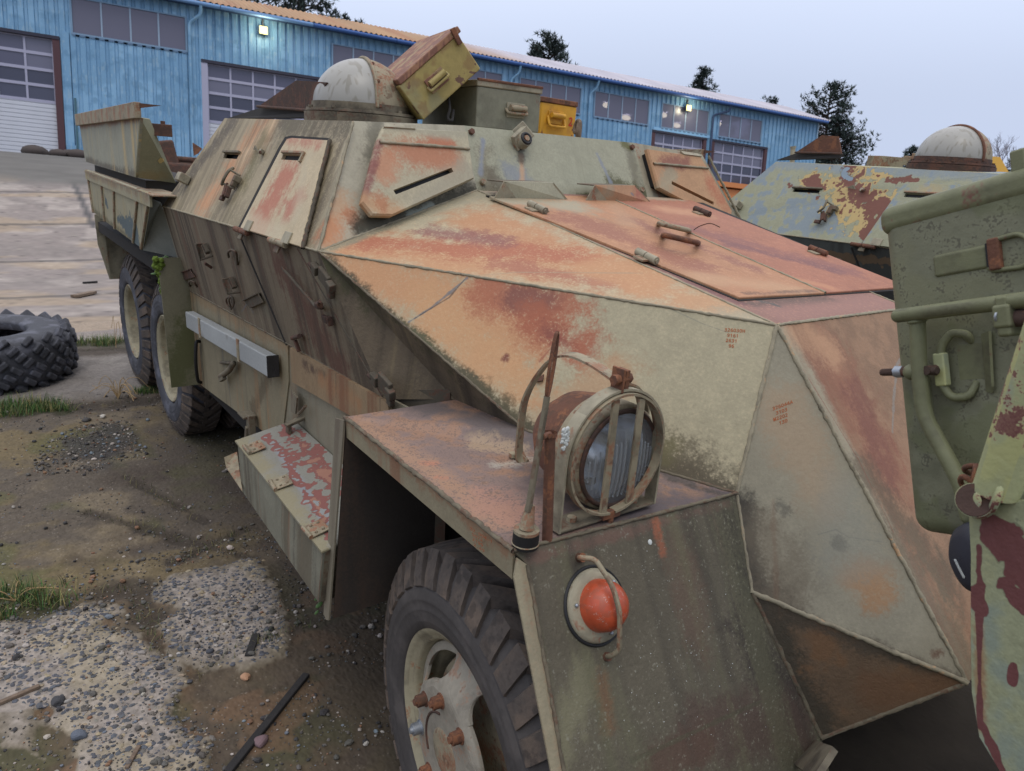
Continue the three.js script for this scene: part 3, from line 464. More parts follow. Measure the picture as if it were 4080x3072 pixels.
  wedge([-.4243,1.7673,-.8404], [-.1859,1.771,-.8597], [-.1001,1.7079,-.8649], [-.3467,1.7073,-.8621], st.wedge);
  wedge([.0108,1.7698,-.8532], [.2587,1.775,-.8803], [.361,1.71,-.8759], [.1065,1.7093,-.8725], st.wedge2);
  // hood lids, hinges, handles
  const l1 = [[-.4586,1.714,-.87], [-.2889,1.5303,.0783], [.0961,1.5267,.0969], [.1538,1.7288,-.9467]], l2 = [[.1646,1.729,-.9478], [.1078,1.5268,.0964], [.5917,1.525,.1059], [.6641,1.7299,-.9523]];
  part(root, 'lid_gap', plate(facing([[-.4486,1.7148,-.9061], [-.2999,1.5228,.0856], [.596,1.5166,.1174], [.7422,1.7295,-.982]]), 0.004), M.dark);
  painted(root, 'hood_lid', facing(l1), st.lid1, 1.6, 0.007, 0.002); painted(root, 'hood_lid', facing(l2), st.lid2, 2, 0.007, 0.002);
  part(root, 'weld_bead', weld([.1547,1.7281,-.9432], [.0995,1.5266,.0973], 0.004), M.bead);
  hinge(root, [-.3722,1.6896,-.7547], [-.3743,1.6723,-.6654], HOOD_N, 0.0125, M.sage, M.sageRust); hinge(root, [-.3388,1.595,-.2663], [-.343,1.5788,-.1826], HOOD_N, 0.0115, M.sage, M.sageRust);
  hinge(root, [.4849,1.6892,-.7526], [.4804,1.6732,-.6701], HOOD_N, 0.012, M.darkRust, M.sageRust); hinge(root, [.5697,1.5947,-.2648], [.5668,1.5809,-.1936], HOOD_N, 0.0115, M.rust, M.sageRust);
  part(root, 'lid_handle', rod([[.0799,1.6558,-.5697], [-.0944,1.6732,-.4123], [-.0307,1.6589,-.3386], [.1537,1.6402,-.489]], 0.0085, 8, 0.3), M.sageRust);
  part(root, 'lid_handle', rod([[-.035,1.6307,-.4399], [-.1998,1.6502,-.2935], [-.1097,1.6338,-.2352], [.0364,1.6167,-.3468]], 0.009, 8, 0.3), M.rust);
  part(root, 'wire_end', tube([[.1804,1.6445,-.4902], [.1918,1.6597,-.4738], [.197,1.6726,-.4355], [.1972,1.6642,-.3923]], 0.0018, 5), M.darkRust);
  // lower side fittings
  const lEx = along(R, B), lUp = V3(LOW_N).cross(V3(lEx)).normalize(), lU = (lUp.y < 0 ? lUp.negate() : lUp).toArray();
  const clampOf = (tl, bl, tr, br, latch) => {               // sheet-metal clip standing out from the plate: outer flange, two stays, catch
    const g = part(root, 'tool_clamp', [block(lerp3(tl, bl, 0.5), along(tl, bl), LOW_N, V3(tl).distanceTo(V3(bl)), 0.004, 0.016, 0.001), bar(tl, tr), bar(bl, br), block(off(lerp3(tr, br, 0.35), LOW_N, 0.012), along(tr, br), LOW_N, 0.045, 0.02, 0.024, 0.004), plate(facing([off(tl, LOW_N, -0.002), off(bl, LOW_N, -0.002), off(lerp3(bl, br, 0.45), LOW_N, 0), off(lerp3(tl, tr, 0.45), LOW_N, 0)]), 0.003)], M.lowMetal);
    if (latch) part(g, 'clamp_latch', [block(latch, along(bl, latch), LOW_N, 0.04, 0.012, 0.014, 0.003)], M.darkRust); };
  clampOf([-1.109,1.39,-2.1741], [-1.0929,1.3178,-2.1826], [-1.0617,1.3892,-2.1771], [-1.0506,1.3408,-2.14], [-1.0562,1.2905,-2.1932]); clampOf([-1.082,1.2784,-1.8912], [-1.0691,1.2214,-1.8742], [-1.0367,1.2869,-1.8872], [-1.0236,1.2294,-1.8528], null);
  const strapOf = (q, m) => part(root, 'strap_bracket', [plate(facing(q.map((p) => off(p, LOW_N, 0.014))), 0.004), block(off(lerp3(q[0], q[1], 0.5), LOW_N, 0.01), along(q[0], q[1]), LOW_N, V3(q[0]).distanceTo(V3(q[1])), 0.022, 0.005, 0.001), block(off(lerp3(q[0], q[3], 0.5), LOW_N, 0.006), along(q[0], q[3]), LOW_N, V3(q[0]).distanceTo(V3(q[3])), 0.014, 0.004, 0.001)], m);
  strapOf([[-1.0062,1.1318,-2.9601], [-1.0202,1.2058,-2.6363], [-1.0135,1.1776,-2.5745], [-.9975,1.094,-2.931]], M.darkRust); strapOf([[-1.0146,1.2096,-1.7909], [-1.0287,1.2804,-1.5625], [-1.0223,1.2529,-1.5236], [-1.0095,1.1887,-1.7288]], M.lowMetal);
  part(root, 'hook', tube([[-1.0651,1.3792,-1.842], [-1.0785,1.4038,-1.7991], [-1.0843,1.4229,-1.7328], [-1.0816,1.4218,-1.6898], [-1.0726,1.4082,-1.709], [-1.063,1.3897,-1.7966], [-1.052,1.3597,-1.7712]].filter((_, i) => i !== 5), 0.005, 7), M.lowMetal); part(root, 'hook', tube([[-1.0046,1.0944,-2.7661], [-1.0203,1.1205,-2.7254], [-1.027,1.1438,-2.6432], [-1.0219,1.141,-2.606], [-1.0064,1.1165,-2.6257]], 0.0048, 7), M.lowMetal);
  part(root, 'wire_loop', tube([[-1.0328,1.1934,-1.957], [-1.0269,1.164,-2.0408], [-1.0209,1.1368,-2.0509], [-1.0181,1.1258,-2.0029], [-1.0343,1.1721,-1.9768], [-1.0425,1.2021,-1.9012], [-1.0368,1.1768,-1.896], [-1.0277,1.143,-1.9532]], 0.0042, 6), M.lowMetal);
  part(root, 'door_seam', [cyl([-1.0763,1.4961,-1.6432], [-.9875,1.1053,-1.4047], 0.0065, 0.0065, 6)], M.dark); part(root, 'door_seam', cyl([-1.0764,1.5214,-1.0372], [-.9884,1.1412,-.6064], 0.005, 0.005, 6), M.lowMetal);
  part(root, 'release_rod', rod([[-1.0859,1.4409,-1.1542], [-1.0669,1.3625,-.9455], [-1.0836,1.3659,-.8838], [-1.0849,1.373,-.8565]], 0.0055, 7, 0.3), M.lowMetal); part(root, 'release_knob', [block([-1.0851,1.3738,-.8521], lEx, lU, 0.026, 0.022, 0.022, 0.006), cyl([-1.0428,1.3468,-.9353], [-1.0844,1.3711,-.8422], 0.007, 0.007, 8), cyl([-1.0923,1.384,-.8342], [-1.0999,1.3956,-.808], 0.005, 0.005, 8)], M.darkRust);
  part(root, 'small_latch', [block([-1.0465,1.3188,-.8911], lEx, lU, 0.034, 0.024, 0.014, 0.003), block([-1.0463,1.3189,-.8602], lEx, lU, 0.012, 0.03, 0.018, 0.003)], M.darkRust);
  part(root, 'drop_handle', [cyl([-1.0224,1.1708,-1.2523], [-1.0282,1.1999,-1.1653], 0.0085, 0.0085, 10), cyl([-1.0282,1.1999,-1.1653], [-1.0102,1.1914,-1.2029], 0.006, 0.006, 8), block([-1.0125,1.1455,-1.2331], along([-.9978,1.1509,-1.2915], [-.9884,1.1092,-1.2784]), LOW_N, 0.045, 0.012, 0.018, 0.003)], M.darkRust);
  const bigHinge = (a, b, c, k) => { const d = along(a, c), w = V3(d).cross(V3(LOW_N)).normalize().toArray(), g = part(root, 'door_hinge', [block(off(a, LOW_N, 0.01), d, LOW_N, 0.032 * k, 0.02, 0.034 * k, 0.004), block(off(b, LOW_N, 0.006), d, LOW_N, 0.062 * k, 0.014, 0.05 * k, 0.004), block(off(off(c, LOW_N, 0.01), w, -0.012), d, LOW_N, 0.03 * k, 0.022, 0.03 * k, 0.004), block(off(off(c, LOW_N, 0.008), w, 0.018), d, LOW_N, 0.026 * k, 0.018, 0.028 * k, 0.006)], M.lowMetal); part(g, 'hinge_pin', cyl(off(off(a, LOW_N, 0.016), d, -0.03), off(off(a, LOW_N, 0.016), d, -0.01), 0.006, 0.006, 8), M.darkRust); };
  bigHinge([-1.0682,1.4806,-.8943], [-1.063,1.4591,-.8453], [-1.0566,1.4315,-.8081], 1.0); bigHinge([-1.0027,1.1962,-.6123], [-1.0017,1.1935,-.5567], [-.9956,1.1669,-.5301], 1.1);
  // skirt fittings
  part(root, 'strap_handle', tube([[-.9905,.8091,-2.7083], [-1.0093,.806,-2.6941], [-1.0161,.7032,-2.7008], [-1.0025,.5899,-2.7395], [-.9828,.5639,-2.7617]], 0.009, 6), M.black);
  part(root, 'skirt_latch', [cyl([-.9888,.7938,-2.324], [-1.0144,.868,-2.0433], 0.008, 0.008, 6), tube([[-1.0144,.8707,-2.024], [-1.0129,.8147,-2.1066], [-1.011,.744,-2.2537]], 0.014, 6), block([-1.011,.7446,-2.2289], along([-.9792,.6729,-2.4226], [-.9813,.7533,-2.2531]), [0, 1, 0], 0.07, 0.03, 0.02)], M.sageDirty);
  part(root, 'box_bracket', [block([-1.0076,.6713,-1.8737], [0, 0, 1], [0, 1, 0], 0.09, 0.012, 0.06), block([-1.0065,.6408,-1.8286], [0, 1, 0], [0, 0, 1], 0.09, 0.04, 0.03), block([-1.0149,.592,-1.8425], [0, 1, 0.3], [0, 0, 1], 0.08, 0.02, 0.03)], M.sageDirty);
  // running-board stowage box
  const x1 = [-1.2041,.7661,-1.3499], x2 = [-1.2276,.7468,-.4904], x3 = [-.9445,.8326,-1.3563], x4 = [-1.1983,.5664,-1.3418], x5 = [-1.2344,.5685,-.5124], xi = [-0.985, x2[1] + 0.045, x2[2]], xr = [-0.985, x1[1] + 0.045, x1[2]];
  const sb = painted(root, 'stowage_box', facing([x1, x4, x5, x2], [-1, 0.7, -0.9]), st.boxSide, 1.4, 0.006);
  part(sb, 'box_body', [plate(facing([x1, xr, [-0.985, x4[1], x4[2]], x4], [-1.08, 0.7, -0.8]), 0.006), plate(facing([x2, xi, [-0.985, x5[1], x5[2]], x5], [-1.08, 0.7, -0.9]), 0.006), plate(facing([x4, x5, [-0.985, x5[1], x5[2]], [-0.985, x4[1], x4[2]]], [-1.08, 0.9, -0.9]), 0.006)], M.sageDirty);
  painted(sb, 'box_lid', facing([add3(x1, [-0.008, 0.004, -0.008]), add3(x2, [-0.008, 0.004, 0.004]), add3(xi, [0, 0.004, 0.004]), add3(xr, [0, 0.004, -0.008])], [-1.08, 0.5, -0.9]), st.boxTop, 1.1, 0.008, 0.003);
  const bEx = along(x1, x2), bN = V3(bEx).cross(V3(along(x1, xr))).normalize().toArray(), bNN = bN[1] < 0 ? bN.map((x) => -x) : bN;
  for (const [p, q] of [[[-1.2024,.7715,-1.2728], [-1.2042,.7699,-1.1991]], [[-1.215,.7635,-.9592], [-1.2207,.761,-.8907]], [[-1.2329,.7537,-.6261], [-1.2331,.7527,-.5603]]]) {
    const c = lerp3(p, q, 0.5), d = along(p, q), iw = [1, 0.26, 0], h = part(sb, 'hinge', cyl(off(p, bNN, 0.006), off(q, bNN, 0.006), 0.007, 0.007, 10), M.sageRust); part(h, 'hinge_leaf', block(off(off(c, iw, 0.03), bNN, 0.004), d, iw, V3(p).distanceTo(V3(q)) * 1.05, 0.055, 0.004, 0.001), M.sageRust);
    for (const s of [-0.3, 0.3]) for (const k of [0.02, 0.042]) part(h, 'rivet', new THREE.SphereGeometry(0.005, 8, 5).translate(...off(off(off(c, d, s * 0.07), iw, k), bNN, 0.007)), M.sageRust);
  }
  part(sb, 'lid_handle', [block([-.9996,.8481,-1.2671], along([-1.0229,.8119,-1.3163], [-.9262,.8368,-1.3279]), [0, 1, 0], 0.11, 0.012, 0.03), block([-1.0405,.8221,-1.2626], [0, 1, 0], [0, 0, 1], 0.04, 0.03, 0.014), block([-.9315,.8553,-1.274], [0, 1, 0], [0, 0, 1], 0.05, 0.03, 0.02)], M.sageDirty);
  part(sb, 'lid_catch', cyl([-.9671,.8342,-1.0349], [-.942,.8406,-1.0314], 0.014, 0.014, 8), M.darkRust);
  part(root, 'step_plate', plate(facing([[-1.1984,.62,-1.5641], [-1.1381,.62,-1.5973], [-1.2183,.6,-1.2674], [-1.207,.6,-1.5135]], [-1, 0, -1]), 0.006), M.sageRust);
  part(root, 'door_stay', [plate(facing([[-1.0049,.9515,-1.3248], [-1.0144,.9445,-1.2435], [-1.0122,.8718,-1.2685], [-1.0019,.8559,-1.3439]], [-0.5, 0.9, -0.9]), 0.006), cyl([-1.0125,.8838,-1.2317], [-1.014,.9394,-1.1566], 0.006, 0.006, 6)], M.sageDirty);
  // cupola dome
  { const c = [-0.655, 1.948, -1.467], ns = T.split, rad = 0.18, h0 = 0.042, top = 0.212;
    const shell = (keep, r, mat, nm, par) => { const g = new THREE.SphereGeometry(1, 40, 20, 0, Math.PI * 2, 0, Math.PI / 2), q = g.index, p = g.attributes.position, idx = []; const x = new THREE.Vector3();
      for (let i = 0; i < p.count; i++) { x.fromBufferAttribute(p, i); let s = x.x * ns[0] + x.z * ns[2]; p.setXYZ(i, x.x * r, x.y * (top - h0) * r / rad, x.z * r); if (keep * s < 0) { const d = -s; p.setXYZ(i, (x.x + ns[0] * d) * r, x.y * (top - h0) * r / rad, (x.z + ns[2] * d) * r); } }
      g.computeVertexNormals(); g.translate(c[0], c[1] + h0, c[2]); return part(par ?? root, nm, g, mat); };
    const ring = part(root, 'cupola', [cyl(add3(c, [0, -0.03, 0]), add3(c, [0, 0.012, 0]), rad + 0.032, rad + 0.032, 44), cyl(add3(c, [0, 0.015, 0]), add3(c, [0, 0.025, 0]), rad + 0.027, rad + 0.025, 44), cyl(add3(c, [0, 0.012, 0]), add3(c, [0, 0.015, 0]), rad + 0.018, rad + 0.018, 44), cyl(add3(c, [0, 0.025, 0]), add3(c, [0, h0 + 0.008, 0]), rad + 0.006, rad + 0.004, 44)], T.ringMat);
    shell(-1, rad, M.glassDome, 'dome_glass', ring); shell(1, rad + 0.002, T.domeMat, 'dome_shell', ring);
    const arch = [], t = [-ns[2], 0, ns[0]]; for (let i = 0; i <= 24; i++) { const a = i / 24 * Math.PI; arch.push([c[0] + t[0] * Math.cos(a) * (rad + 0.003), c[1] + h0 + Math.sin(a) * (top - h0 + 0.003), c[2] + t[2] * Math.cos(a) * (rad + 0.003)]); }
    part(ring, 'dome_arch', tube(arch, 0.0075, 6, 40), T.archMat); for (let i = 0; i < 10; i++) { const a = i / 10 * 6.283; part(ring, 'bolt_head', bolt([c[0] + Math.cos(a) * (rad + 0.022), c[1] + 0.025, c[2] + Math.sin(a) * (rad + 0.016)], [0, 1, 0], 0.009, 0.008), T.ringMat); }
    if (near) for (let i = 0; i < 7; i++) part(ring, 'bolt_head', bolt(add3(c, [ns[0] * 0.012 + t[0] * Math.cos(i / 6 * 3.14) * (rad + 0.002), h0 + Math.sin(i / 6 * 3.14) * (top - h0 + 0.002), ns[2] * 0.012 + t[2] * Math.cos(i / 6 * 3.14) * (rad + 0.002)]), [-0.5, 0.5, 0.7], 0.006, 0.004), M.rust);
  }
  // open roof hatch behind the dome: a folded lid
  { const [a, b, c, d, e, f] = near ? [[-.82,1.9394,-2.6005], [-.82,1.9865,-2.1554], [-.82,2.0757,-1.7012], [-.82,2.0582,-1.4105], [-.82,1.9626,-1.5005], [-.82,1.9399,-1.5301]] : [[-0.8, 1.947, -2.565], [-0.8, 1.997, -2.417], [-0.8, 2.102, -2.233], [-0.8, 2.095, -2.111], [-0.8, 1.998, -2.065], [-0.8, 1.972, -2.071]];
    const g = part(root, 'roof_hatch', plate(facing([b, e, d, c], [1, 1.8, -1.5]), 0.008), T.hatchMat); part(g, 'hatch_skirt', plate(facing([a, f, add3(e, [0.02, 0, 0]), add3(b, [0.02, 0, 0])], [1, 1.8, -1.5]), 0.008), M.dark); part(g, 'hatch_seam', cyl(off(b, [-1, 0, 0], 0.004), off(e, [-1, 0, 0], 0.004), 0.006, 0.006, 6), M.darkRust); }
  return { sEx, sUp, lEx, lU, E };
}

// ---------------------------------------------------------------- paint of the near vehicle
const st = {
  side: { base: S(154, 140, 110), sat: 0.08, streak: [[S(92, 80, 58), 11, 0.46, 0.5, 1], [S(104, 96, 62), 15, 0.5, 0.35, 2], [S(176, 160, 126), 12, 0.56, 0.35, 3]], speckle: [S(186, 172, 138), 0.6, 0.3], stains: [
    [[-.8865,1.9039,-1.8659], [-1.0433,1.587,-2.1828], 0.17, S(196, 136, 88), 0.8, 0.8, 1.2], [[-.8818,1.9141,-1.8193], [-.9587,1.7587,-1.9765], 0.08, S(200, 172, 132), 0.8, 0.8, 1],
    [[-.878,1.9125,-2.3477], [-1.0828,1.4971,-2.8298], 0.1, S(82, 74, 64), 0.85, 0.8, 0.8], [[-.8779,1.9241,-1.6881], [-.8874,1.9165,-1.0524], 0.12, S(88, 80, 60), 0.85, 0.9, 0.8], [[-.9168,1.8442,-1.842], [-1.0063,1.6672,-1.8014], 0.08, S(104, 98, 58), 0.7, 0.9, 1], [[-1.1137,1.4431,-2.4058], [-1.0928,1.5092,-1.012], 0.05, S(112, 102, 74), 0.7, 1],
    [[-1.033,1.6102,-2.0259], [-1.08,1.5231,-1.6744], 0.12, S(124, 112, 84), 0.6, 0.9, 1.4], [[-.9154,1.8602,-1.0863], [-1.0704,1.5546,-.9628], 0.04, S(108, 96, 74), 0.85, 0.9, 0.5], [[-.9153,1.8613,-1.0381], [-1.0704,1.5558,-.8928], 0.035, S(180, 168, 138), 0.9, 0.7], [[-1.0401,1.616,-.8931], [-1.0562,1.5835,-.9129], 0.06, S(190, 116, 72), 0.8, 0.8], [[-.9589,1.7647,-1.6091], [-.9733,1.7357,-1.6254], 0.03, S(196, 194, 180), 0.3, 1.2]] },
  ang: { base: SAGE2, stains: [[[-1.0302,1.6076,-.9013], [-1.0433,1.5862,-.8897], 0.07, S(186, 104, 58), 0.95, 0.9], [[-1.0101,1.6653,-.9323], [-1.0483,1.565,-.8783], 0.1, S(196, 146, 98), 0.6, 1], [[-.9488,1.6334,-.9166], [-.943,1.6224,-.9109], 0.035, S(178, 106, 60), 0.7, 1.6], [[-.9216,1.6042,-.9016], [-.454,1.7167,-.9708], 0.055, S(54, 52, 36), 0.95, 0.8], [[-.7901,1.9167,-1.07], [-.8415,1.8203,-1.0179], 0.05, S(100, 96, 78), 0.7, 1], [[-.7307,1.6392,-.9241], [-.646,1.6638,-.9388], 0.03, S(150, 160, 150), 0.6, 1.4]], streak: [[S(112, 106, 84), 6, 0.55, 0.5, 4]] },
  front: { base: S(150, 149, 124), stains: [[[-.2434,1.784,-1.0055], [-.2112,1.7324,-.9793], 0.09, GREYBLUE, 0.7, 1], [[-.3746,1.864,-1.0462], [-.3917,1.7438,-.9851], 0.05, S(112, 102, 78), 0.7, 1.2], [[-.3649,1.8991,-1.064], [-.4075,1.7856,-1.0063], 0.018, GREYBLUE, 0.9, 0.9], [[-.2042,1.8567,-1.0424], [-.2293,1.7319,-.979], 0.018, S(190, 150, 110), 0.85, 0.9], [[-.2049,1.8744,-1.0515], [-.2083,1.8387,-1.0333], 0.03, S(60, 58, 48), 0.8, 0.8], [[.3945,1.9414,-1.0855], [.3993,1.7612,-.9939], 0.05, S(116, 112, 92), 0.8, 1], [[.2374,1.7849,-1.006], [.4153,1.7417,-.984], 0.05, S(76, 74, 34), 0.85, 1.3], [[.3695,1.9347,-1.0821], [.4028,1.9218,-1.0755], 0.03, S(92, 92, 34), 0.8, 1.1], [[.2,1.8847,-1.0567], [.2453,1.7658,-.9963], 0.013, GREYBLUE, 0.8, 1.3], [[.0378,1.7234,-.9747], [.2048,1.7308,-.9785], 0.018, S(78, 82, 36), 0.9, 1], [[-.3571,1.7878,-1.0074], [-.3263,1.7375,-.9819], 0.05, S(96, 86, 66), 0.7, 1]], streak: [[S(116, 112, 84), 7, 0.58, 0.55, 5]] },
  tri: { gain: 0.74, sat: 0.14, tint: [1, 0.985, 0.93], base: S(184, 172, 140), stains: [[[-.9596,1.5548,-.8032], [-.4561,1.5507,-.1795], 0.22, S(204, 148, 98), 0.95, 0.8], [[-.5835,1.6416,-.755], [-.4958,1.5899,-.4092], 0.17, S(202, 142, 92), 0.9, 0.9], [[-.9177,1.5657,-.8035], [-.5056,1.5822,-.3853], 0.1, S(186, 104, 70), 0.85, 1], [[-.7509,1.6055,-.7882], [-.6105,1.5983,-.586], 0.07, S(150, 92, 88), 0.8, 1.1], [[-.6898,1.5502,-.4575], [-.5291,1.5323,-.1815], 0.07, S(176, 104, 80), 0.75, 1.1], [[-.5196,1.5531,-.2666], [-.3732,1.5102,.1081], 0.09, S(206, 150, 100), 0.8, 1], [[-.5327,1.6922,-.9289], [-.8595,1.6061,-.9215], 0.05, S(172, 164, 136), 0.85, 0.9], [[-.6953,1.6482,-.9199], [-1.0666,1.5382,-.8543], 0.035, S(150, 144, 118), 0.9, 0.9], [[-.391,1.492,.1715], [-.3443,1.4922,.2269], 0.12, S(178, 168, 140), 0.85, 0.8], [[-.4987,1.7126,-.9834], [-.4689,1.7128,-.9481], 0.05, S(170, 162, 134), 0.8, 1]], speckle: [S(214, 178, 130), 0.6, 0.45], scratches: [[[[-.7999,1.5194,-.4467], [-.6867,1.5358,-.387], [-.4105,1.5597,-.1666]], 0.004, S(170, 150, 118), 0.6], [[[-.8173,1.5146,-.4454], [-.786,1.5207,-.4359]], 0.006, S(80, 84, 92), 0.8]] },
  flank: { gain: 0.86, sat: 0.14, tint: [1, 0.985, 0.93], base: S(172, 163, 132), stains: [[[-1.0255,1.5004,-.7486], [-.7285,1.3863,-.2128], 0.16, S(204, 146, 94), 0.9, 0.9], [[-.9089,1.4215,-.5041], [-.7953,1.2677,-.1889], 0.11, S(206, 156, 104), 0.85, 1], [[-.768,1.4827,-.3655], [-.666,1.4777,-.2157], 0.115, S(176, 100, 66), 0.9, 1], [[-.7362,1.4766,-.3142], [-.6856,1.4799,-.2457], 0.06, S(132, 78, 66), 0.85, 1.1], [[-.7186,1.4164,-.229], [-.6704,1.3812,-.1253], 0.1, S(172, 94, 60), 0.95, 0.9], [[-.703,1.4025,-.1929], [-.6895,1.3829,-.1542], 0.05, S(140, 74, 58), 0.8, 1.2], [[-1.063,1.4878,-.7891], [-.9655,1.3512,-.514], 0.03, S(168, 100, 72), 0.7, 1.2], [[-.7749,1.2085,-.1007], [-.6319,1.3245,-.014], 0.1, S(198, 146, 98), 0.55, 1], [[-1.0711,1.5124,-.8252], [-.8225,1.1713,-.1309], 0.028, S(76, 74, 50), 0.95, 1.1], [[-.987,1.3708,-.5642], [-.9442,1.303,-.4355], 0.05, S(92, 92, 58), 0.85, 1.4], [[-.8336,1.1739,-.1493], [-.5329,1.121,.3303], 0.045, S(74, 68, 50), 0.9, 1], [[-.6182,1.1655,.1648], [-.5401,1.133,.308], 0.085, S(94, 84, 62), 0.9, 1.1], [[-.6224,1.1939,.1304], [-.6046,1.1835,.166], 0.05, S(112, 106, 62), 0.7, 1.2], [[-.8616,1.226,-.2411], [-.8231,1.1816,-.1421], 0.05, S(84, 78, 50), 0.85, 1.2], [[-.7998,1.3327,-.2603], [-.8043,1.3262,-.2602], 0.012, S(124, 60, 44), 0.9, 1]], speckle: [S(190, 172, 138), 0.62, 0.35],
    scratches: [[[[-.9519,1.3823,-.5258], [-.8985,1.4264,-.4943], [-.8485,1.4745,-.4715], [-.8105,1.5126,-.4557]], 0.0055, S(112, 116, 122), 0.95], [[[-.9401,1.3917,-.5186], [-.8581,1.4578,-.4682], [-.8165,1.5074,-.4589]], 0.003, S(64, 62, 62), 0.8], [[[-.7146,1.3919,-.1986], [-.6686,1.3981,-.1397]], 0.003, S(150, 70, 52), 0.6], [[[-.6864,1.4283,-.1952], [-.7288,1.3363,-.1633]], 0.003, S(150, 70, 52), 0.6], [[[-.6733,1.4195,-.1679], [-.746,1.3328,-.1841]], 0.003, S(150, 70, 52), 0.6], [[[-.491,1.5012,.0091], [-.4496,1.4735,.0955], [-.4185,1.4608,.1523]], 0.0015, S(132, 132, 116), 0.7]] },
  hood: { gain: 0.8, base: S(146, 104, 88), stains: [[[-.443,1.7193,-.9397], [-.313,1.6472,-.5674], 0.12, S(178, 168, 140), 0.95, 0.9], [[.1706,1.7254,-.9713], [.6658,1.6766,-.7191], 0.08, S(192, 150, 112), 0.8, 1], [[-.4421,1.6181,-.4173], [-.3021,1.5178,.1009], 0.035, S(124, 80, 74), 0.9, 0.9], [[-.2657,1.5167,.1065], [.0798,1.514,.1205], 0.05, S(96, 78, 66), 0.75, 1.2], [[-.2521,1.5031,.1771], [.3533,1.5024,.1803], 0.08, S(164, 116, 100), 0.6, 1], [[-.3915,1.6202,-.4281], [-.3386,1.4972,.2075], 0.02, S(184, 158, 122), 0.8, 0.9], [[-.2265,1.5208,.0856], [-.1917,1.5128,.1266], 0.02, S(86, 86, 80), 0.9, 1.3]], speckle: [S(196, 140, 108), 0.6, 0.4] },
  lid1: { gain: 0.72, sat: 0.14, tint: [1, 0.985, 0.93], base: S(194, 136, 92), stains: [[[-.4314,1.7103,-.8934], [-.1583,1.6875,-.7752], 0.14, S(180, 170, 142), 0.95, 1], [[-.2882,1.6579,-.6224], [-.1951,1.5718,-.1779], 0.12, S(168, 104, 78), 0.85, 1], [[-.0192,1.6593,-.63], [.0304,1.5595,-.1146], 0.06, S(154, 94, 78), 0.7, 1.1], [[-.2744,1.5493,-.0615], [-.0075,1.5277,.0496], 0.08, S(208, 160, 116), 0.75, 1], [[.1287,1.7108,-.8959], [-.077,1.6479,-.5708], 0.06, S(196, 150, 110), 0.7, 1], [[-.2434,1.5265,.056], [.1264,1.5212,.0833], 0.02, S(110, 84, 68), 0.7, 1]], speckle: [S(216, 170, 128), 0.6, 0.4],
    scratches: [[[[.183,1.6917,-.7971], [.0719,1.6657,-.663]], 0.006, GREYBLUE, 0.8], [[[-.2427,1.5853,-.2475], [-.3119,1.5539,-.0853]], 0.004, S(120, 116, 112), 0.8], [[[-.0228,1.6536,-.6005], [-.2896,1.5652,-.1436], [-.1971,1.5438,-.0331]], 0.0025, S(190, 160, 130), 0.6]] },
  lid2: { gain: 0.8, sat: 0.14, tint: [1, 0.985, 0.93], base: S(172, 108, 78), stains: [[[.1913,1.6372,-.5155], [.4746,1.5517,-.0742], 0.1, S(148, 92, 80), 0.9, 1], [[.1989,1.6047,-.3479], [.4057,1.5529,-.0805], 0.06, S(130, 82, 80), 0.8, 1], [[.3168,1.6867,-.7714], [.4607,1.6749,-.7105], 0.1, S(204, 148, 108), 0.8, 1], [[.0304,1.5595,-.1146], [.1736,1.5252,.0627], 0.05, S(204, 140, 96), 0.7, 1], [[.2109,1.7192,-.9389], [.5894,1.7186,-.9361], 0.05, S(176, 162, 134), 0.8, 1]], speckle: [S(208, 150, 110), 0.62, 0.35] },
  nose: { sat: 0.04, base: S(132, 103, 77), second: [S(144, 112, 84), 0.5], stains: [[[-.2086,1.414,.2986], [-.1579,1.1536,.5135], 0.16, S(138, 90, 66), 0.8, 0.9, 0.6], [[-.1515,1.3101,.3843], [-.1789,1.157,.5107], 0.08, S(116, 72, 58), 0.75, 1, 0.8], [[-.3202,1.4718,.2508], [-.2387,.8005,.8051], 0.045, S(150, 142, 118), 0.95, 0.7], [[-.2702,1.1718,.4985], [-.1522,.9558,.6768], 0.09, S(96, 82, 62), 0.8, 1, 0.8], [[-.2861,1.0081,.6336], [-.2301,.8155,.7927], 0.14, S(112, 98, 76), 0.85, 0.9], [[-.2639,1.4733,.2496], [-.1765,1.4223,.2917], 0.08, S(180, 140, 104), 0.7, 1]], streak: [[S(112, 78, 58), 6, 0.55, 0.5, 6]], scratches: [[[[.2713,1.4042,.3067], [.1212,1.3674,.337], [.0085,1.2917,.3996], [-.0657,1.2345,.4467]], 0.006, S(128, 124, 116), 0.75], [[[-.322,1.4131,.2992], [-.2669,1.206,.4703], [-.2651,1.0646,.587]], 0.0015, S(120, 64, 44), 0.7]], bump: 0.0016 },
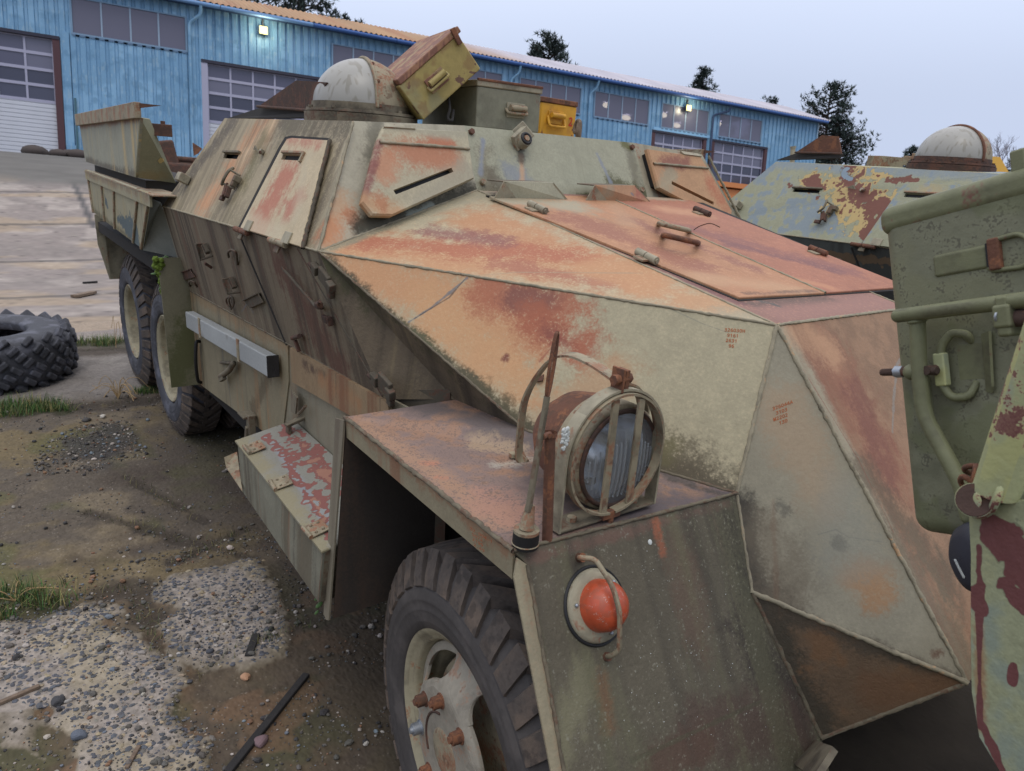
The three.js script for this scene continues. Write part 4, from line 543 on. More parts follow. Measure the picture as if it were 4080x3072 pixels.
  facet: { gain: 0.92, base: S(142, 135, 112), stains: [[[-.3888,1.3223,.3128], [-.3875,1.1425,.444], 0.1, S(172, 142, 106), 0.5, 1], [[-.3632,.9647,.5941], [-.3534,.9564,.6087], 0.075, S(168, 118, 66), 0.7, 1], [[-.5378,1.1007,.3416], [-.5625,.9319,.4418], 0.055, S(52, 46, 36), 0.95, 0.9], [[-.567,.9314,.4382], [-.5484,.9099,.4703], 0.075, S(58, 50, 38), 0.9, 0.9], [[-.5085,1.0299,.4187], [-.5155,.9185,.4931], 0.09, S(116, 104, 82), 0.6, 1.1], [[-.5238,.8939,.5035], [-.2594,.7926,.81], 0.02, S(92, 82, 66), 0.7, 1], [[-.4619,1.1042,.4061], [-.4585,1.0946,.416], 0.03, S(88, 86, 74), 0.6, 1.6], [[-.3841,1.0392,.5217], [-.3805,1.0372,.5264], 0.02, S(84, 76, 62), 0.8, 1.4], [[-.2834,.8439,.7518], [-.2959,.8379,.7451], 0.014, S(96, 58, 36), 0.8, 1.3], [[-.3511,1.1216,.4913], [-.3643,1.0221,.5516], 0.1, S(142, 142, 126), 0.5, 1], [[-.5997,.6928,.582], [-.4721,1.113,.3907], 0.01, S(120, 86, 60), 0.3, 1]], streak: [[S(126, 118, 96), 5, 0.55, 0.4, 7]], scratches: [[[[-.4148,1.0503,.4866], [-.3797,1.0641,.5076], [-.3626,1.0514,.5319], [-.3035,1.0484,.5862]], 0.0015, S(118, 116, 104), 0.6]] },
  chin: { base: S(104, 82, 58), second: [S(116, 84, 52), 0.5], stains: [[[-.5723,.9154,.4424], [-.4789,.6291,.6211], 0.06, S(62, 56, 42), 0.9, 1], [[-.5526,.8911,.4702], [-.2769,.7992,.7892], 0.03, S(70, 62, 48), 0.8, 1], [[-.388,.7472,.6852], [-.2775,.7763,.7949], 0.06, S(112, 78, 48), 0.7, 1]], bump: 0.002 },
  ff: { base: S(92, 85, 68), streak: [[S(62, 56, 46), 5, 0.46, 0.6, 8], [S(100, 98, 70), 7, 0.52, 0.5, 9], [S(104, 86, 68), 9, 0.6, 0.4, 10]], stains: [[[-1.2032,.7964,.4924], [-1.0867,.9024,.4357], 0.06, S(128, 124, 92), 0.6, 1, 1], [[-.5713,1.1067,.3369], [-.5687,.9265,.4404], 0.06, S(48, 42, 38), 0.95, 0.8], [[-.6413,.8699,.4703], [-.5399,.6941,.5748], 0.07, S(58, 50, 44), 0.9, 1], [[-1.1512,1.1139,.312], [-.5724,1.1043,.3382], 0.018, S(110, 84, 70), 0.8, 1], [[-.8083,1.1109,.326], [-.8109,1.0543,.3584], 0.018, S(168, 92, 54), 0.85, 0.8], [[-.8409,.7417,.5367], [-.5418,.6554,.5969], 0.085, S(82, 64, 54), 0.8, 0.9], [[-.9814,.7198,.5443], [-.838,.7143,.5526], 0.05, S(86, 64, 50), 0.8, 1], [[-.7584,1.0673,.3528], [-.7867,.8613,.47], 0.06, S(98, 76, 60), 0.6, 1, 0.8], [[-1.0465,.8907,.4438], [-1.0635,.8132,.4877], 0.03, S(116, 84, 52), 0.7, 1]], speckle: [S(136, 134, 116), 0.66, 0.5], scratches: [[[[-1.0282,.7474,.5267], [-.8577,.7383,.5381], [-.6419,.7272,.5521]], 0.006, S(76, 76, 54), 0.6]], bump: 0.0022, rough: 0.85 },
  ftop: { base: S(126, 104, 94), second: [S(146, 110, 84), 0.52], stains: [[[-.9479,1.1463,-.4188], [-.7648,1.1314,.0172], 0.1, S(84, 76, 74), 0.85, 1.1], [[-1.1514,1.1504,-.3948], [-1.1302,1.1355,.1985], 0.06, S(158, 120, 88), 0.75, 1.2], [[-.9482,1.1401,-.1641], [-.8801,1.1365,-.0831], 0.05, S(166, 140, 106), 0.7, 1.3], [[-1.0891,1.137,.0947], [-1.089,1.1346,.1949], 0.08, S(164, 118, 96), 0.7, 1.2], [[-.8555,1.1274,.2694], [-.5722,1.1192,.3352], 0.1, S(84, 76, 80), 0.9, 1], [[-.9028,1.1341,.0372], [-.9149,1.1297,.2284], 0.1, S(78, 72, 74), 0.7, 1.2], [[-1.1301,1.1432,-.1168], [-1.1119,1.1424,-.1011], 0.022, S(172, 110, 80), 0.8, 1.2], [[-1.1419,1.1415,-.0396], [-1.1244,1.1408,-.0245], 0.018, S(172, 110, 80), 0.8, 1.2], [[-.7704,1.1367,-.1947], [-.5722,1.1192,.3352], 0.03, S(62, 56, 48), 0.8, 1], [[-.9672,1.1375,-.038], [-.8734,1.1351,-.0296], 0.035, S(172, 168, 150), 0.6, 1.5]], speckle: [S(76, 68, 64), 0.54, 0.5], rough: 0.7, bump: 0.0016 },
  lip: { base: S(140, 130, 102), stains: [[FRO, FFO, 0.035, S(150, 108, 74), 0.7, 1.4]], streak: [[S(132, 84, 54), 8, 0.52, 0.7, 11]], bump: 0.0014 },
  mud: { base: S(58, 52, 46), streak: [[S(84, 62, 46), 4, 0.5, 0.6, 12]], bump: 0.001 },
  flange: { base: S(120, 112, 92), streak: [[S(88, 74, 60), 6, 0.5, 0.6, 13]] },
  skirt: { base: S(132, 122, 94), streak: [[S(146, 108, 66), 8, 0.52, 0.7, 14], [S(82, 74, 56), 6, 0.52, 0.65, 15]], stains: [[[-.9925,1.0389,-2.9236], [-.9902,1.1088,-1.4077], 0.05, S(134, 108, 70), 0.7, 1, 1], [[-.9835,.78,-2.712], [-.9763,.546,-2.7908], 0.03, S(70, 62, 48), 0.8, 1], [[-.9855,.9444,-1.6033], [-.9778,.6794,-1.8787], 0.05, S(92, 78, 54), 0.7, 1, 1]], scratches: [[[[-.9875,.9428,-2.3029], [-.9831,.8044,-2.3005], [-.9755,.5756,-2.1991]], 0.003, S(96, 108, 120), 0.7]], bump: 0.0012 },
  skirt2: { base: S(128, 122, 100), streak: [[S(120, 92, 62), 6, 0.52, 0.7, 16]] },
  doubler: { base: S(140, 116, 82), streak: [[S(122, 78, 48), 9, 0.48, 0.8, 17], [S(78, 62, 46), 12, 0.6, 0.7, 18]], stains: [[[-.9888,1.0874,-1.186], [-.9887,1.0992,-1.0068], 0.03, S(74, 52, 40), 0.8, 1.2], [[-.9877,1.0652,-1.0312], [-.9872,1.0776,-.7549], 0.05, S(158, 112, 68), 0.7, 1, 1]] },
  low: { base: S(112, 100, 80), sat: 0.05, streak: [[S(66, 54, 42), 5, 0.44, 0.8, 19], [S(134, 122, 98), 9, 0.54, 0.55, 20], [S(108, 70, 50), 7, 0.56, 0.5, 21]], stains: [[[-1.0568,1.418,-1.2291], [-.9986,1.1673,-.921], 0.15, S(92, 60, 46), 0.85, 1, 1.6], [[-1.0745,1.5062,-.9747], [-1.0511,1.4065,-.8174], 0.06, S(120, 114, 92), 0.7, 0.9, 0.8], [[-1.0319,1.3218,-.7694], [-.9976,1.1729,-.6316], 0.05, S(118, 110, 90), 0.7, 1, 1], [[-1.0131,1.1606,-3.022], [-.9973,1.0997,-2.7341], 0.08, S(104, 98, 78), 0.6, 1], [[-1.0147,1.2182,-1.5519], [-.9941,1.1291,-1.4495], 0.07, S(106, 102, 84), 0.7, 1]], scratches: [[[[-1.004,1.1635,-1.7424], [-1.0102,1.1894,-1.801], [-.9988,1.1346,-1.9088]], 0.005, S(96, 106, 118), 0.5]], rough: 0.82, bump: 0.0016 },
  inn: { base: S(98, 86, 68), sat: 0.05, streak: [[S(56, 48, 38), 5, 0.44, 0.8, 22], [S(124, 110, 82), 9, 0.54, 0.6, 23]], stains: [[B, L, 0.07, S(64, 64, 36), 0.85, 1.2]], rough: 0.85, bump: 0.002 },
  guard: { base: S(112, 108, 84), streak: [[S(84, 84, 50), 4, 0.5, 0.6, 24]], stains: [[[-1.1, 0.57, -2.837], [-1.0, 0.83, -2.837], 0.16, S(78, 82, 38), 0.8, 1]] },
  body: { base: S(146, 140, 110), streak: [[S(158, 138, 84), 8, 0.5, 0.6, 25], [S(84, 78, 52), 10, 0.58, 0.6, 26]], peel: [[[[[-1.15,1.3344,-3.8159], [-1.15,1.294,-3.2686], 0.12], [[-1.15,1.4052,-4.2233], [-1.15,1.3638,-4.1524], 0.07]], S(72, 86, 88), 0.62]], stains: [[[-1.15,1.5395,-4.9375], [-1.15,1.5324,-2.8308], 0.03, S(120, 84, 56), 0.6, 1], [[-1.15,1.2873,-4.8043], [-1.15,1.2435,-3.129], 0.03, S(80, 74, 40), 0.8, 1]] },
  bodyEnd: { base: S(130, 134, 126), streak: [[S(104, 104, 92), 5, 0.55, 0.5, 27]], stains: [[[-.9957,1.2222,-2.97], [-1.1652,1.2714,-2.97], 0.03, S(80, 76, 60), 0.7, 1]] },
  flap: { base: S(142, 142, 122), streak: [[S(186, 160, 102), 8, 0.53, 0.9, 28], [S(104, 98, 72), 12, 0.56, 0.5, 29]], stains: [[[-1.16,1.6312,-4.7986], [-1.16,1.6252,-3.1094], 0.04, S(76, 66, 48), 0.75, 1.2], [[-1.16,1.8626,-4.9665], [-1.16,1.9104,-2.8686], 0.03, S(128, 80, 54), 0.8, 1]] },
  flapEnd: { base: S(138, 136, 106), peel: [[[[[-1.0452,1.7096,-3.05], [-1.0624,1.8085,-3.05], 0.07]], S(184, 162, 106), 0.5]], stains: [[[-.9658,1.6014,-3.1], [-1.1377,1.6267,-3.1], 0.05, S(146, 128, 84), 0.7, 1]], scratches: [[[[-1.1536,1.7285,-3.05], [-1.0891,1.7696,-3.05], [-1.0619,1.7813,-3.05]], 0.006, S(98, 62, 42), 0.8], [[[-1.1097,1.8907,-3.05], [-1.0846,1.8316,-3.05]], 0.007, S(98, 62, 42), 0.8]] },
  door: { base: S(184, 166, 130), stains: [[[-.9861,1.715,-1.3541], [-1.054,1.5794,-1.4019], 0.14, S(178, 106, 78), 0.9, 1.1, 0.6], [[-1.0105,1.6702,-1.1529], [-1.0278,1.6353,-1.1765], 0.07, S(176, 100, 76), 0.8, 1.1], [[-.9239,1.8415,-1.189], [-.9162,1.8507,-1.535], 0.04, S(178, 108, 82), 0.8, 1], [[-.9537,1.7758,-1.5684], [-.9813,1.7213,-1.548], 0.04, S(180, 120, 92), 0.7, 1], [[-1.0748,1.5387,-1.3708], [-1.0763,1.5366,-1.3142], 0.04, S(182, 112, 80), 0.8, 1], [[-1.0721,1.54,-1.6054], [-1.0819,1.528,-1.1758], 0.07, S(192, 178, 144), 0.7, 1], [[-.9496,1.7897,-1.236], [-1.0375,1.6173,-1.1076], 0.05, S(186, 172, 140), 0.6, 1]] },
  visor: { gain: 0.9, base: S(178, 168, 136), stains: [[[-.7205,1.8443,-.9878], [-.559,1.8217,-.9791], 0.085, S(184, 116, 76), 0.9, 1], [[-.6948,1.8695,-1.0016], [-.545,1.8713,-1.0056], 0.03, S(182, 108, 70), 0.8, 1.2], [[-.7994,1.8091,-.9675], [-.821,1.7777,-.9504], 0.06, S(194, 128, 86), 0.8, 1], [[-.8224,1.861,-.9945], [-.9147,1.6854,-.8996], 0.02, S(140, 82, 74), 0.9, 0.9], [[-.9165,1.678,-.8956], [-.7922,1.6428,-.8795], 0.05, S(192, 146, 98), 0.8, 1], [[-.7067,1.6821,-.9021], [-.4944,1.7923,-.9648], 0.07, S(164, 156, 130), 0.8, 1], [[-.8646,1.6939,-.9051], [-.8604,1.6754,-.8954], 0.03, S(178, 106, 60), 0.6, 1.6], [[-.7592,1.9117,-1.0227], [-.482,1.9085,-1.0266], 0.03, S(164, 158, 132), 0.8, 1]] },
  visor2: { gain: 0.82, base: S(192, 146, 100), stains: [[mir([-.6926,1.8775,-1.0059]), mir([-.545,1.8713,-1.0056]), 0.05, S(146, 86, 70), 0.85, 1], [mir([-.8223,1.8078,-.9664]), mir([-.8634,1.7162,-.9169]), 0.08, S(190, 110, 70), 0.8, 1], [mir([-.5694,1.8212,-.9786]), mir([-.5099,1.7753,-.9555]), 0.06, S(168, 156, 124), 0.85, 1]] },
  wedge: { base: S(170, 168, 142) }, wedge2: { gain: 0.8, base: S(196, 150, 108), stains: [[[.3281,1.772,-.9486], [.2497,1.722,-.7958], 0.05, S(186, 112, 92), 0.8, 1], [[.0171,1.7245,-.8088], [.1012,1.752,-.8456], 0.04, S(172, 162, 134), 0.8, 1]], scratches: [[[[.2008,1.7627,-.8481], [.2764,1.7198,-.8898]], 0.005, GREYBLUE, 0.9]] },
  boxSide: { base: S(120, 118, 100), streak: [[S(92, 82, 62), 7, 0.5, 0.75, 30], [S(126, 90, 60), 10, 0.58, 0.6, 31], [S(60, 56, 46), 6, 0.56, 0.7, 32]], scratches: [[[[-1.2194,.7191,-.7516], [-1.216,.6474,-.798], [-1.213,.5707,-.8222]], 0.006, S(96, 106, 124), 0.7]] },
  boxTop: { base: S(132, 130, 118), stains: [[[-1.1951,.7682,-1.3383], [-1.2286,.7467,-.5014], 0.05, S(140, 130, 94), 0.8, 1.1], [[-1.1075,.789,-1.2364], [-1.1656,.7646,-.615], 0.02, S(134, 138, 144), 0.7, 1]], peel: [[[[[-1.0326,.809,-1.285], [-1.0596,.7943,-.7842], 0.07], [[-1.1111,.7892,-1.3079], [-1.1133,.7842,-1.0199], 0.03], [[-1.1258,.7812,-1.0341], [-1.1668,.7651,-.6694], 0.035], [[-1.0432,.8028,-1.0597], [-1.0776,.7891,-.7431], 0.05], [[-1.1239,.778,-.794], [-1.1897,.7572,-.5397], 0.04]], S(128, 80, 72), 0.5, 0.7, 2.6], [[[[-1.0336,.8079,-1.2306], [-1.0655,.7929,-.7907], 0.05], [[-1.1356,.7752,-.8069], [-1.1801,.7601,-.5623], 0.03]], S(146, 104, 86), 0.9, 0.8, 2.6], [[[[-1.1009,.7915,-1.2823], [-1.1601,.7659,-.6091], 0.1]], S(134, 136, 134), 1.35, 0.8, 2.6]], speckle: [S(108, 100, 84), 0.62, 0.5] },
};
const main = thing('armoured_vehicle', 'rusty sage-green armoured truck with sloped hood and grey dome, nearest in the yard', 'armoured vehicle');
{
  const d = V3([-.7224,1.948,-1.3436]).sub(V3([-1.944, 1.948, 1.248])).normalize(), r = [-d.z, 0, d.x], ns = V3([r[0] * 0.955 + d.x * 0.3, 0, r[2] * 0.955 + d.z * 0.3]).normalize().toArray();
  buildVehicle({ root: main, kind: 'near', st, plainMat: M.sage, split: ns, ringMat: M.sageDirty, domeMat: M.sageRust, archMat: M.sageRust, hatchMat: M.darkRust });
  st.split = ns;
}
// stamped part numbers on the armour (they rusted through the paint)
function stamp(lines, px, col = '#a4572c') {
  const c = document.createElement('canvas'); c.width = 256; c.height = 256; const g = c.getContext('2d'); g.fillStyle = '#000'; g.fillRect(0, 0, 256, 256); g.fillStyle = '#fff'; g.font = 'bold 50px monospace';
  lines.forEach(([t, x], i) => { g.fillText(t, x, 54 + i * 58); });
  const d = g.getImageData(0, 0, 256, 256).data, a = texture(256, 256, (u, v, q) => { const i = ((255 - Math.floor(v * 256)) * 256 + Math.floor(u * 256)) * 4; q[0] = d[i] / 255 * (0.45 + 0.9 * tn(u, v, 40, 6)); }, false);
  return new THREE.MeshStandardMaterial({ color: col, roughness: 0.9, alphaMap: a, transparent: true });
}
function decal(parent, name, p00, p10, p01, mat) {           // lower-left, lower-right, upper-left
  const g = new THREE.BufferGeometry(), p11 = add3(p10, [p01[0] - p00[0], p01[1] - p00[1], p01[2] - p00[2]]);
  g.setAttribute('position', new THREE.Float32BufferAttribute([...p00, ...p10, ...p11, ...p00, ...p11, ...p01], 3)); g.setAttribute('uv', new THREE.Float32BufferAttribute([0, 0, 1, 0, 1, 1, 0, 0, 1, 1, 0, 1], 2)); g.computeVertexNormals();
  const b = BASE.get(parent); if (b && b.lengthSq()) g.translate(-b.x, -b.y, -b.z);
  const m = new THREE.Mesh(g, mat); m.name = name; m.castShadow = false; m.receiveShadow = true; parent.add(m); return m;
}
decal(main, 'stamped_number', [-.442,1.4214,.1609], [-.4051,1.4248,.2099], [-.4196,1.4743,.1397], stamp([['326030H', 4], ['9161', 34], ['2631', 24], ['96', 58]]));
decal(main, 'stamped_number', [-.4232,1.2605,.329], [-.3703,1.2849,.358], [-.4118,1.3109,.3026], stamp([['326044A', 14], [' 3103', 12], ['M2202', 10], [' 130', 30]]));
decal(main, 'stamped_number', [-1.1815,1.0794,.1629], [-1.1815,1.0864,.248], [-1.1815,1.1234,.1588], stamp([['32-004-1', 2], ['5072', 20], ['2199', 26], ['2.49', 40]], '#6b4a34'));
// headlight with its guard
{
  const HS = 1.2, ctr = [-.8829,1.2522,.225], hl = part(main, 'headlight', lathe([[0.001, -0.15], [0.03, -0.148], [0.06, -0.135], [0.085, -0.1], [0.094, -0.06], [0.0955, -0.03]].map((p) => p.map((q) => q * HS)), new THREE.Matrix4().makeBasis(new THREE.Vector3(1, 0, 0), new THREE.Vector3(0, 0, 1), new THREE.Vector3(0, -1, 0)).setPosition(...ctr), 40), M.rust);
  const F = (l, seg = 44) => lathe(l.map((p) => p.map((q) => q * HS)), new THREE.Matrix4().makeBasis(new THREE.Vector3(1, 0, 0), new THREE.Vector3(0, 0, 1), new THREE.Vector3(0, -1, 0)).setPosition(...ctr), seg);
  part(hl, 'headlight_shell', F([[0.0955, -0.032], [0.1, -0.03], [0.1, 0.02], [0.0985, 0.03], [0.093, 0.034], [0.089, 0.03]]), M.sageRust);
  part(hl, 'rim_ring', F([[0.09, 0.03], [0.093, 0.036], [0.089, 0.042], [0.084, 0.036], [0.083, 0.02]]), M.darkRust);
  part(hl, 'reflector', F([[0.002, -0.09], [0.04, -0.075], [0.07, -0.03], [0.085, 0.01]]), M.mirror);
  const lg = new THREE.CircleGeometry(0.086, 48), lp = lg.attributes.position;
  const rings = []; for (let j = 0; j <= 14; j++) rings.push([0.086 * j / 14, 0.036 + 0.012 * (1 - (j / 14) ** 2)]);
  part(hl, 'lens', F(rings, 60), M.lens);
  for (let i = -7; i <= 7; i++) { const x = i * 0.0107, h = Math.sqrt(Math.max(0, 0.08 * 0.08 - x * x)); const q = []; for (let k = 0; k <= 8; k++) { const y = h * (-0.8 + 1.3 * k / 8) - 0.005; q.push([ctr[0] + x * HS, ctr[1] + y * HS, ctr[2] + (0.036 + 0.012 * (1 - (x * x + y * y) / 0.0074) + 0.0005) * HS]); } part(hl, 'lens_rib', tube(q, 0.0028, 5, 12), M.lens); }
  part(main, 'headlight_foot', [cyl([ctr[0], 1.12, ctr[2] - 0.04], [ctr[0], ctr[1] - 0.08, ctr[2] - 0.05], 0.03, 0.022, 14)], M.sageDirty);
  const gc = [-.9245,1.2816,.285], foot = FFO[1] + 0.004, z = gc[2];
  const strap = (pts, w, t, dirW) => { // flat bar along pts, width along dirW
    const c = new THREE.CatmullRomCurve3(pts.map(V3), false, 'centripetal'), n = pts.length * 8, pos = [], W = V3(dirW).normalize(); let prev = null;
    for (let i = 0; i <= n; i++) { const p = c.getPoint(i / n), tan = c.getTangent(i / n), w2 = W.clone().addScaledVector(tan, -W.dot(tan)).normalize(), nn = tan.clone().cross(w2).normalize(); const q = [[-1, -1], [1, -1], [1, 1], [-1, 1]].map(([a, b]) => p.clone().addScaledVector(w2, a * w / 2).addScaledVector(nn, b * t / 2));
      if (prev) for (let j = 0; j < 4; j++) { const k = (j + 1) % 4; for (const v of [prev[j], q[j], q[k], prev[j], q[k], prev[k]]) pos.push(v.x, v.y, v.z); } prev = q; }
    const g = new THREE.BufferGeometry(); g.setAttribute('position', new THREE.Float32BufferAttribute(pos, 3)); g.computeVertexNormals(); return g; };
  const arc = (r, a0, a1, n, zz = z) => Array.from({ length: n + 1 }, (_, i) => { const a = a0 + (a1 - a0) * i / n; return [gc[0] + Math.cos(a) * r, gc[1] + Math.sin(a) * r, zz]; });
  const Rg = 0.137, guard = part(main, 'lamp_guard', strap([[gc[0] - Rg, foot, z], [gc[0] - Rg, foot + 0.03, z], [gc[0] - Rg, gc[1] - 0.04, z], ...arc(Rg, Math.PI, 0, 14), [gc[0] + Rg, gc[1] - 0.04, z], [gc[0] + Rg, foot + 0.03, z], [gc[0] + Rg, foot, z]], 0.03, 0.005, [0, 0, 1]), M.sage);
  part(guard, 'guard_ring', strap(arc(Rg - 0.008, -Math.PI / 2 + 0.06, Math.PI * 1.5 - 0.06, 26, z + 0.012), 0.02, 0.005, [0, 0, 1]), M.sageRust);
  for (const x of [-0.024, 0.05]) part(guard, 'guard_bar', block([gc[0] + x, gc[1] - 0.002, z + 0.016], [1, 0, 0], [0, 1, 0], 0.018, 2 * Math.sqrt((Rg - 0.01) ** 2 - x * x), 0.007, 0.002), M.sageRust);
  part(guard, 'guard_foot', [block([gc[0], foot + 0.001, z - 0.014], [1, 0, 0], [0, 1, 0], 2 * Rg + 0.004, 0.006, 0.055, 0.002)], M.sageDirty);
  for (const x of [-0.084, 0.095]) part(guard, 'guard_bolt', bolt([gc[0] + x, foot + 0.004, z - 0.012], [0, 1, 0], 0.011, 0.009), M.sageRust);
  part(guard, 'guard_clamp', [block([gc[0] + 0.006, gc[1] + Rg + 0.018, z - 0.002], [1, 0, 0], [0, 1, 0], 0.012, 0.045, 0.03, 0.002), block([gc[0] - 0.008, gc[1] + Rg + 0.02, z], [1, 0, 0], [0, 1, 0], 0.006, 0.05, 0.034, 0.002), cyl([gc[0] - 0.026, gc[1] + Rg + 0.022, z + 0.004], [gc[0] + 0.02, gc[1] + Rg + 0.022, z + 0.004], 0.011, 0.011, 6)], M.rust);
  part(guard, 'guard_joint', [block([gc[0] + 0.002, gc[1] - Rg + 0.002, z + 0.012], [1, 0, 0], [0, 1, 0], 0.05, 0.018, 0.014, 0.003), cyl([gc[0] + 0.004, gc[1] - Rg - 0.018, z + 0.012], [gc[0] + 0.004, gc[1] - Rg + 0.008, z + 0.012], 0.008, 0.008, 6)], M.rust);
  const T0 = [gc[0] - 0.004, gc[1] + Rg + 0.028, z - 0.01];
  for (const [sx, nm] of [[-1, 'a'], [1, 'b']]) { const fx = sx < 0 ? [-.909,1.1361,-.0384][0] : 0, fz = [-.909,1.1361,-.0384][2]; part(guard, 'guard_hoop', strap(sx < 0 ? [[fx - 0.02 * sx, foot + 0.004, fz], [fx, foot + 0.009, fz + 0.004], [fx + sx * 0.006, gc[1] - 0.06, fz + 0.006], [fx + sx * 0.01, gc[1] + 0.02, fz + 0.02], [fx + sx * 0.004, gc[1] + 0.085, fz + 0.05], [(fx * 0.8 + T0[0] * 0.2), gc[1] + 0.14, fz + 0.1], [(fx * 0.52 + T0[0] * 0.48), gc[1] + 0.165, fz + 0.16], [(fx * 0.2 + T0[0] * 0.8), gc[1] + 0.168, fz + 0.23], [T0[0], T0[1] - 0.01, T0[2]]] : [[T0[0], T0[1] - 0.012, T0[2]], [gc[0] + 0.07, gc[1] + 0.125, z - 0.03], [gc[0] + 0.13, gc[1] + 0.07, z - 0.05], [gc[0] + 0.155, gc[1] - 0.01, z - 0.07], [gc[0] + 0.158, gc[1] - 0.07, z - 0.08], [gc[0] + 0.158, foot + 0.004, z - 0.085], [gc[0] + 0.18, foot + 0.002, z - 0.085]], 0.033, 0.005, sx < 0 ? [0.9, 0, -0.42] : [0, 0, 1]), sx < 0 ? M.sageRust : M.sageRust); }
  part(guard, 'hoop_bolt', bolt(add3([-.9013,1.1363,-.0549], [-0.012, 0.004, 0]), [0, 1, 0], 0.012, 0.01), M.sageRust);
  part(main, 'lichen_patch', Array.from({ length: 46 }, () => { const a = rnd() * 6.28, r = Math.sqrt(rnd()); const p = [-1.071,1.3435,.297]; return new THREE.SphereGeometry(rr(0.0025, 0.0055), 6, 5).scale(1, 1, 0.6).translate(p[0] + Math.cos(a) * r * 0.009, p[1] + Math.sin(a) * r * 0.024, p[2]); }), M.lichen);
  // width rod on the fender corner, and the empty tube beside it
  const rb = [-1.1467,1.1334,.2975], rodT = [-1.1047,1.4243,.275];
  const wr = part(main, 'width_rod', cyl(off(rb, [0, 1, 0], 0.075), rodT, 0.0068, 0.0062, 10), M.sageDirty);
  part(wr, 'rubber_mount', cyl(off(rb, [0, 1, 0], 0.002), off(rb, [0, 1, 0], 0.032), 0.0255, 0.0255, 28), M.black); part(wr, 'mount_cap', [cyl(off(rb, [0, 1, 0], 0.032), off(rb, [0, 1, 0], 0.038), 0.025, 0.025, 24), cyl(off(rb, [0, 1, 0], 0.038), lerp3(off(rb, [0, 1, 0], 0.04), rodT, 0.18), 0.015, 0.009, 14)], M.sageRust);
  part(wr, 'mount_band', new THREE.TorusGeometry(0.0258, 0.0015, 6, 28).rotateX(Math.PI / 2).translate(rb[0], rb[1] + 0.009, rb[2]), M.sageRust);
  const e0 = rodT, e1 = [-1.0937,1.5523,.275], ed = along(e0, e1), ew = V3(ed).cross(new THREE.Vector3(0.55, 0, 1)).normalize().toArray(), loop = []; for (let i = 0; i <= 20; i++) { const a = i / 20 * Math.PI * 2; loop.push(add3(lerp3(e0, e1, 0.47), add3(ed.map((x) => x * Math.cos(a) * 0.062), ew.map((x) => x * Math.sin(a) * 0.011)))); }
  part(wr, 'rod_eye', strap(loop, 0.006, 0.004, V3(ed).cross(V3(ew)).toArray()), M.rust);
  const tb = [-1.0918,1.1321,.2975], tt = [-1.0965,1.3548,.283]; const et = part(main, 'empty_tube', cyl(tb, tt, 0.0105, 0.0105, 14, true), M.rust); part(et, 'tube_collar', [cyl(lerp3(tb, tt, 0.965), lerp3(tb, tt, 1.0), 0.0135, 0.0135, 14, true), cyl(lerp3(tb, tt, 0.98), add3(lerp3(tb, tt, 0.98), [-0.02, 0, 0.004]), 0.006, 0.006, 8)], M.rust);
  part(main, 'bolt_head', bolt([-.9331,1.1458,-.4132], [0, 1, 0], 0.013, 0.011), M.sageRust);
  part(main, 'tool_pin', [plate(facing([[-.7768,1.2879,-.1589], [-.7633,1.293,-.1447], [-.7567,1.3084,-.1508], [-.7645,1.3013,-.1548], [-.7693,1.3014,-.1616], [-.7728,1.3028,-.168]]), 0.008)], M.darkRust);
  // turn signal on the fender front
  const sc = [-1.0205,1.0063,.3785], n = FF_N, sp = frameAt(sc, [1, 0, 0], V3(n).cross(new THREE.Vector3(1, 0, 0)).toArray());
  const L2 = (l, seg = 44) => new THREE.LatheGeometry(l.map((p) => new THREE.Vector2(p[0] * 1.12, p[1] * 1.12)), seg).rotateX(Math.PI / 2).applyMatrix4(sp);
  const ts = part(main, 'turn_signal', L2([[0.0, 0.012], [0.05, 0.013], [0.058, 0.008], [0.0625, 0.008], [0.065, 0.0]]), M.sage); part(ts, 'signal_gasket', L2([[0.064, 0.001], [0.068, 0.005], [0.0705, 0.0]]), M.black);
  part(ts, 'signal_lens', L2([[0.0, 0.062], [0.012, 0.0615], [0.024, 0.058], [0.034, 0.051], [0.041, 0.041], [0.0445, 0.028], [0.046, 0.012]]), M.signal);
  for (const a of [2.85, 4.9, 0.6]) part(ts, 'signal_screw', new THREE.SphereGeometry(0.0042, 10, 6).translate(Math.cos(a) * 0.0588, Math.sin(a) * 0.0588, 0.0151).applyMatrix4(sp), M.zinc);
  part(main, 'signal_guard', rod([[-1.0335,1.0937,.3324], [-1.0637,1.1191,.3641], [-1.0425,1.1207,.3835], [-1.0355,1.0867,.4298], [-1.0343,1.0412,.456], [-1.0293,.9597,.4626], [-1.0332,.9406,.4503], [-1.027,.9222,.4299]], 0.0052, 8, 0.4), M.sageRust);
  part(main, 'guard_boss', [bolt([-1.0305,1.0912,.3293], n, 0.01, 0.012, 12), bolt([-1.0247,.9199,.4278], n, 0.009, 0.008, 12)], M.rust);
  part(main, 'front_tow_plate', [plate(facing([[-.5817,.5819,.6377], [-.4937,.5981,.6315], [-.7597,.8382,.7815], [-.8308,.812,.7896]], [-0.4, 0, 0]), 0.012)], M.sageDirty);
  part(main, 'lichen_spot', [new THREE.SphereGeometry(0.0062, 10, 5).scale(1, 1, 0.3).translate(0, 0, 0).applyMatrix4(frameAt([-.8384,1.0789,.3433], [1, 0, 0], V3(n).cross(new THREE.Vector3(1, 0, 0)).toArray())), ...Array.from({ length: 90 }, () => new THREE.SphereGeometry(rr(0.0004, 0.0012), 5, 4).translate(...[0, 0, 0]).applyMatrix4(frameAt(lerp3(lerp3([-1.0184,1.0851,.3333], [-.5984,1.0499,.3685], rnd()), lerp3([-1.1243,.7691,.5108], [-.6099,.6675,.5875], rnd()), rnd()), [1, 0, 0], [0, 1, 0])))], M.lichen).userData.kind = 'stuff';
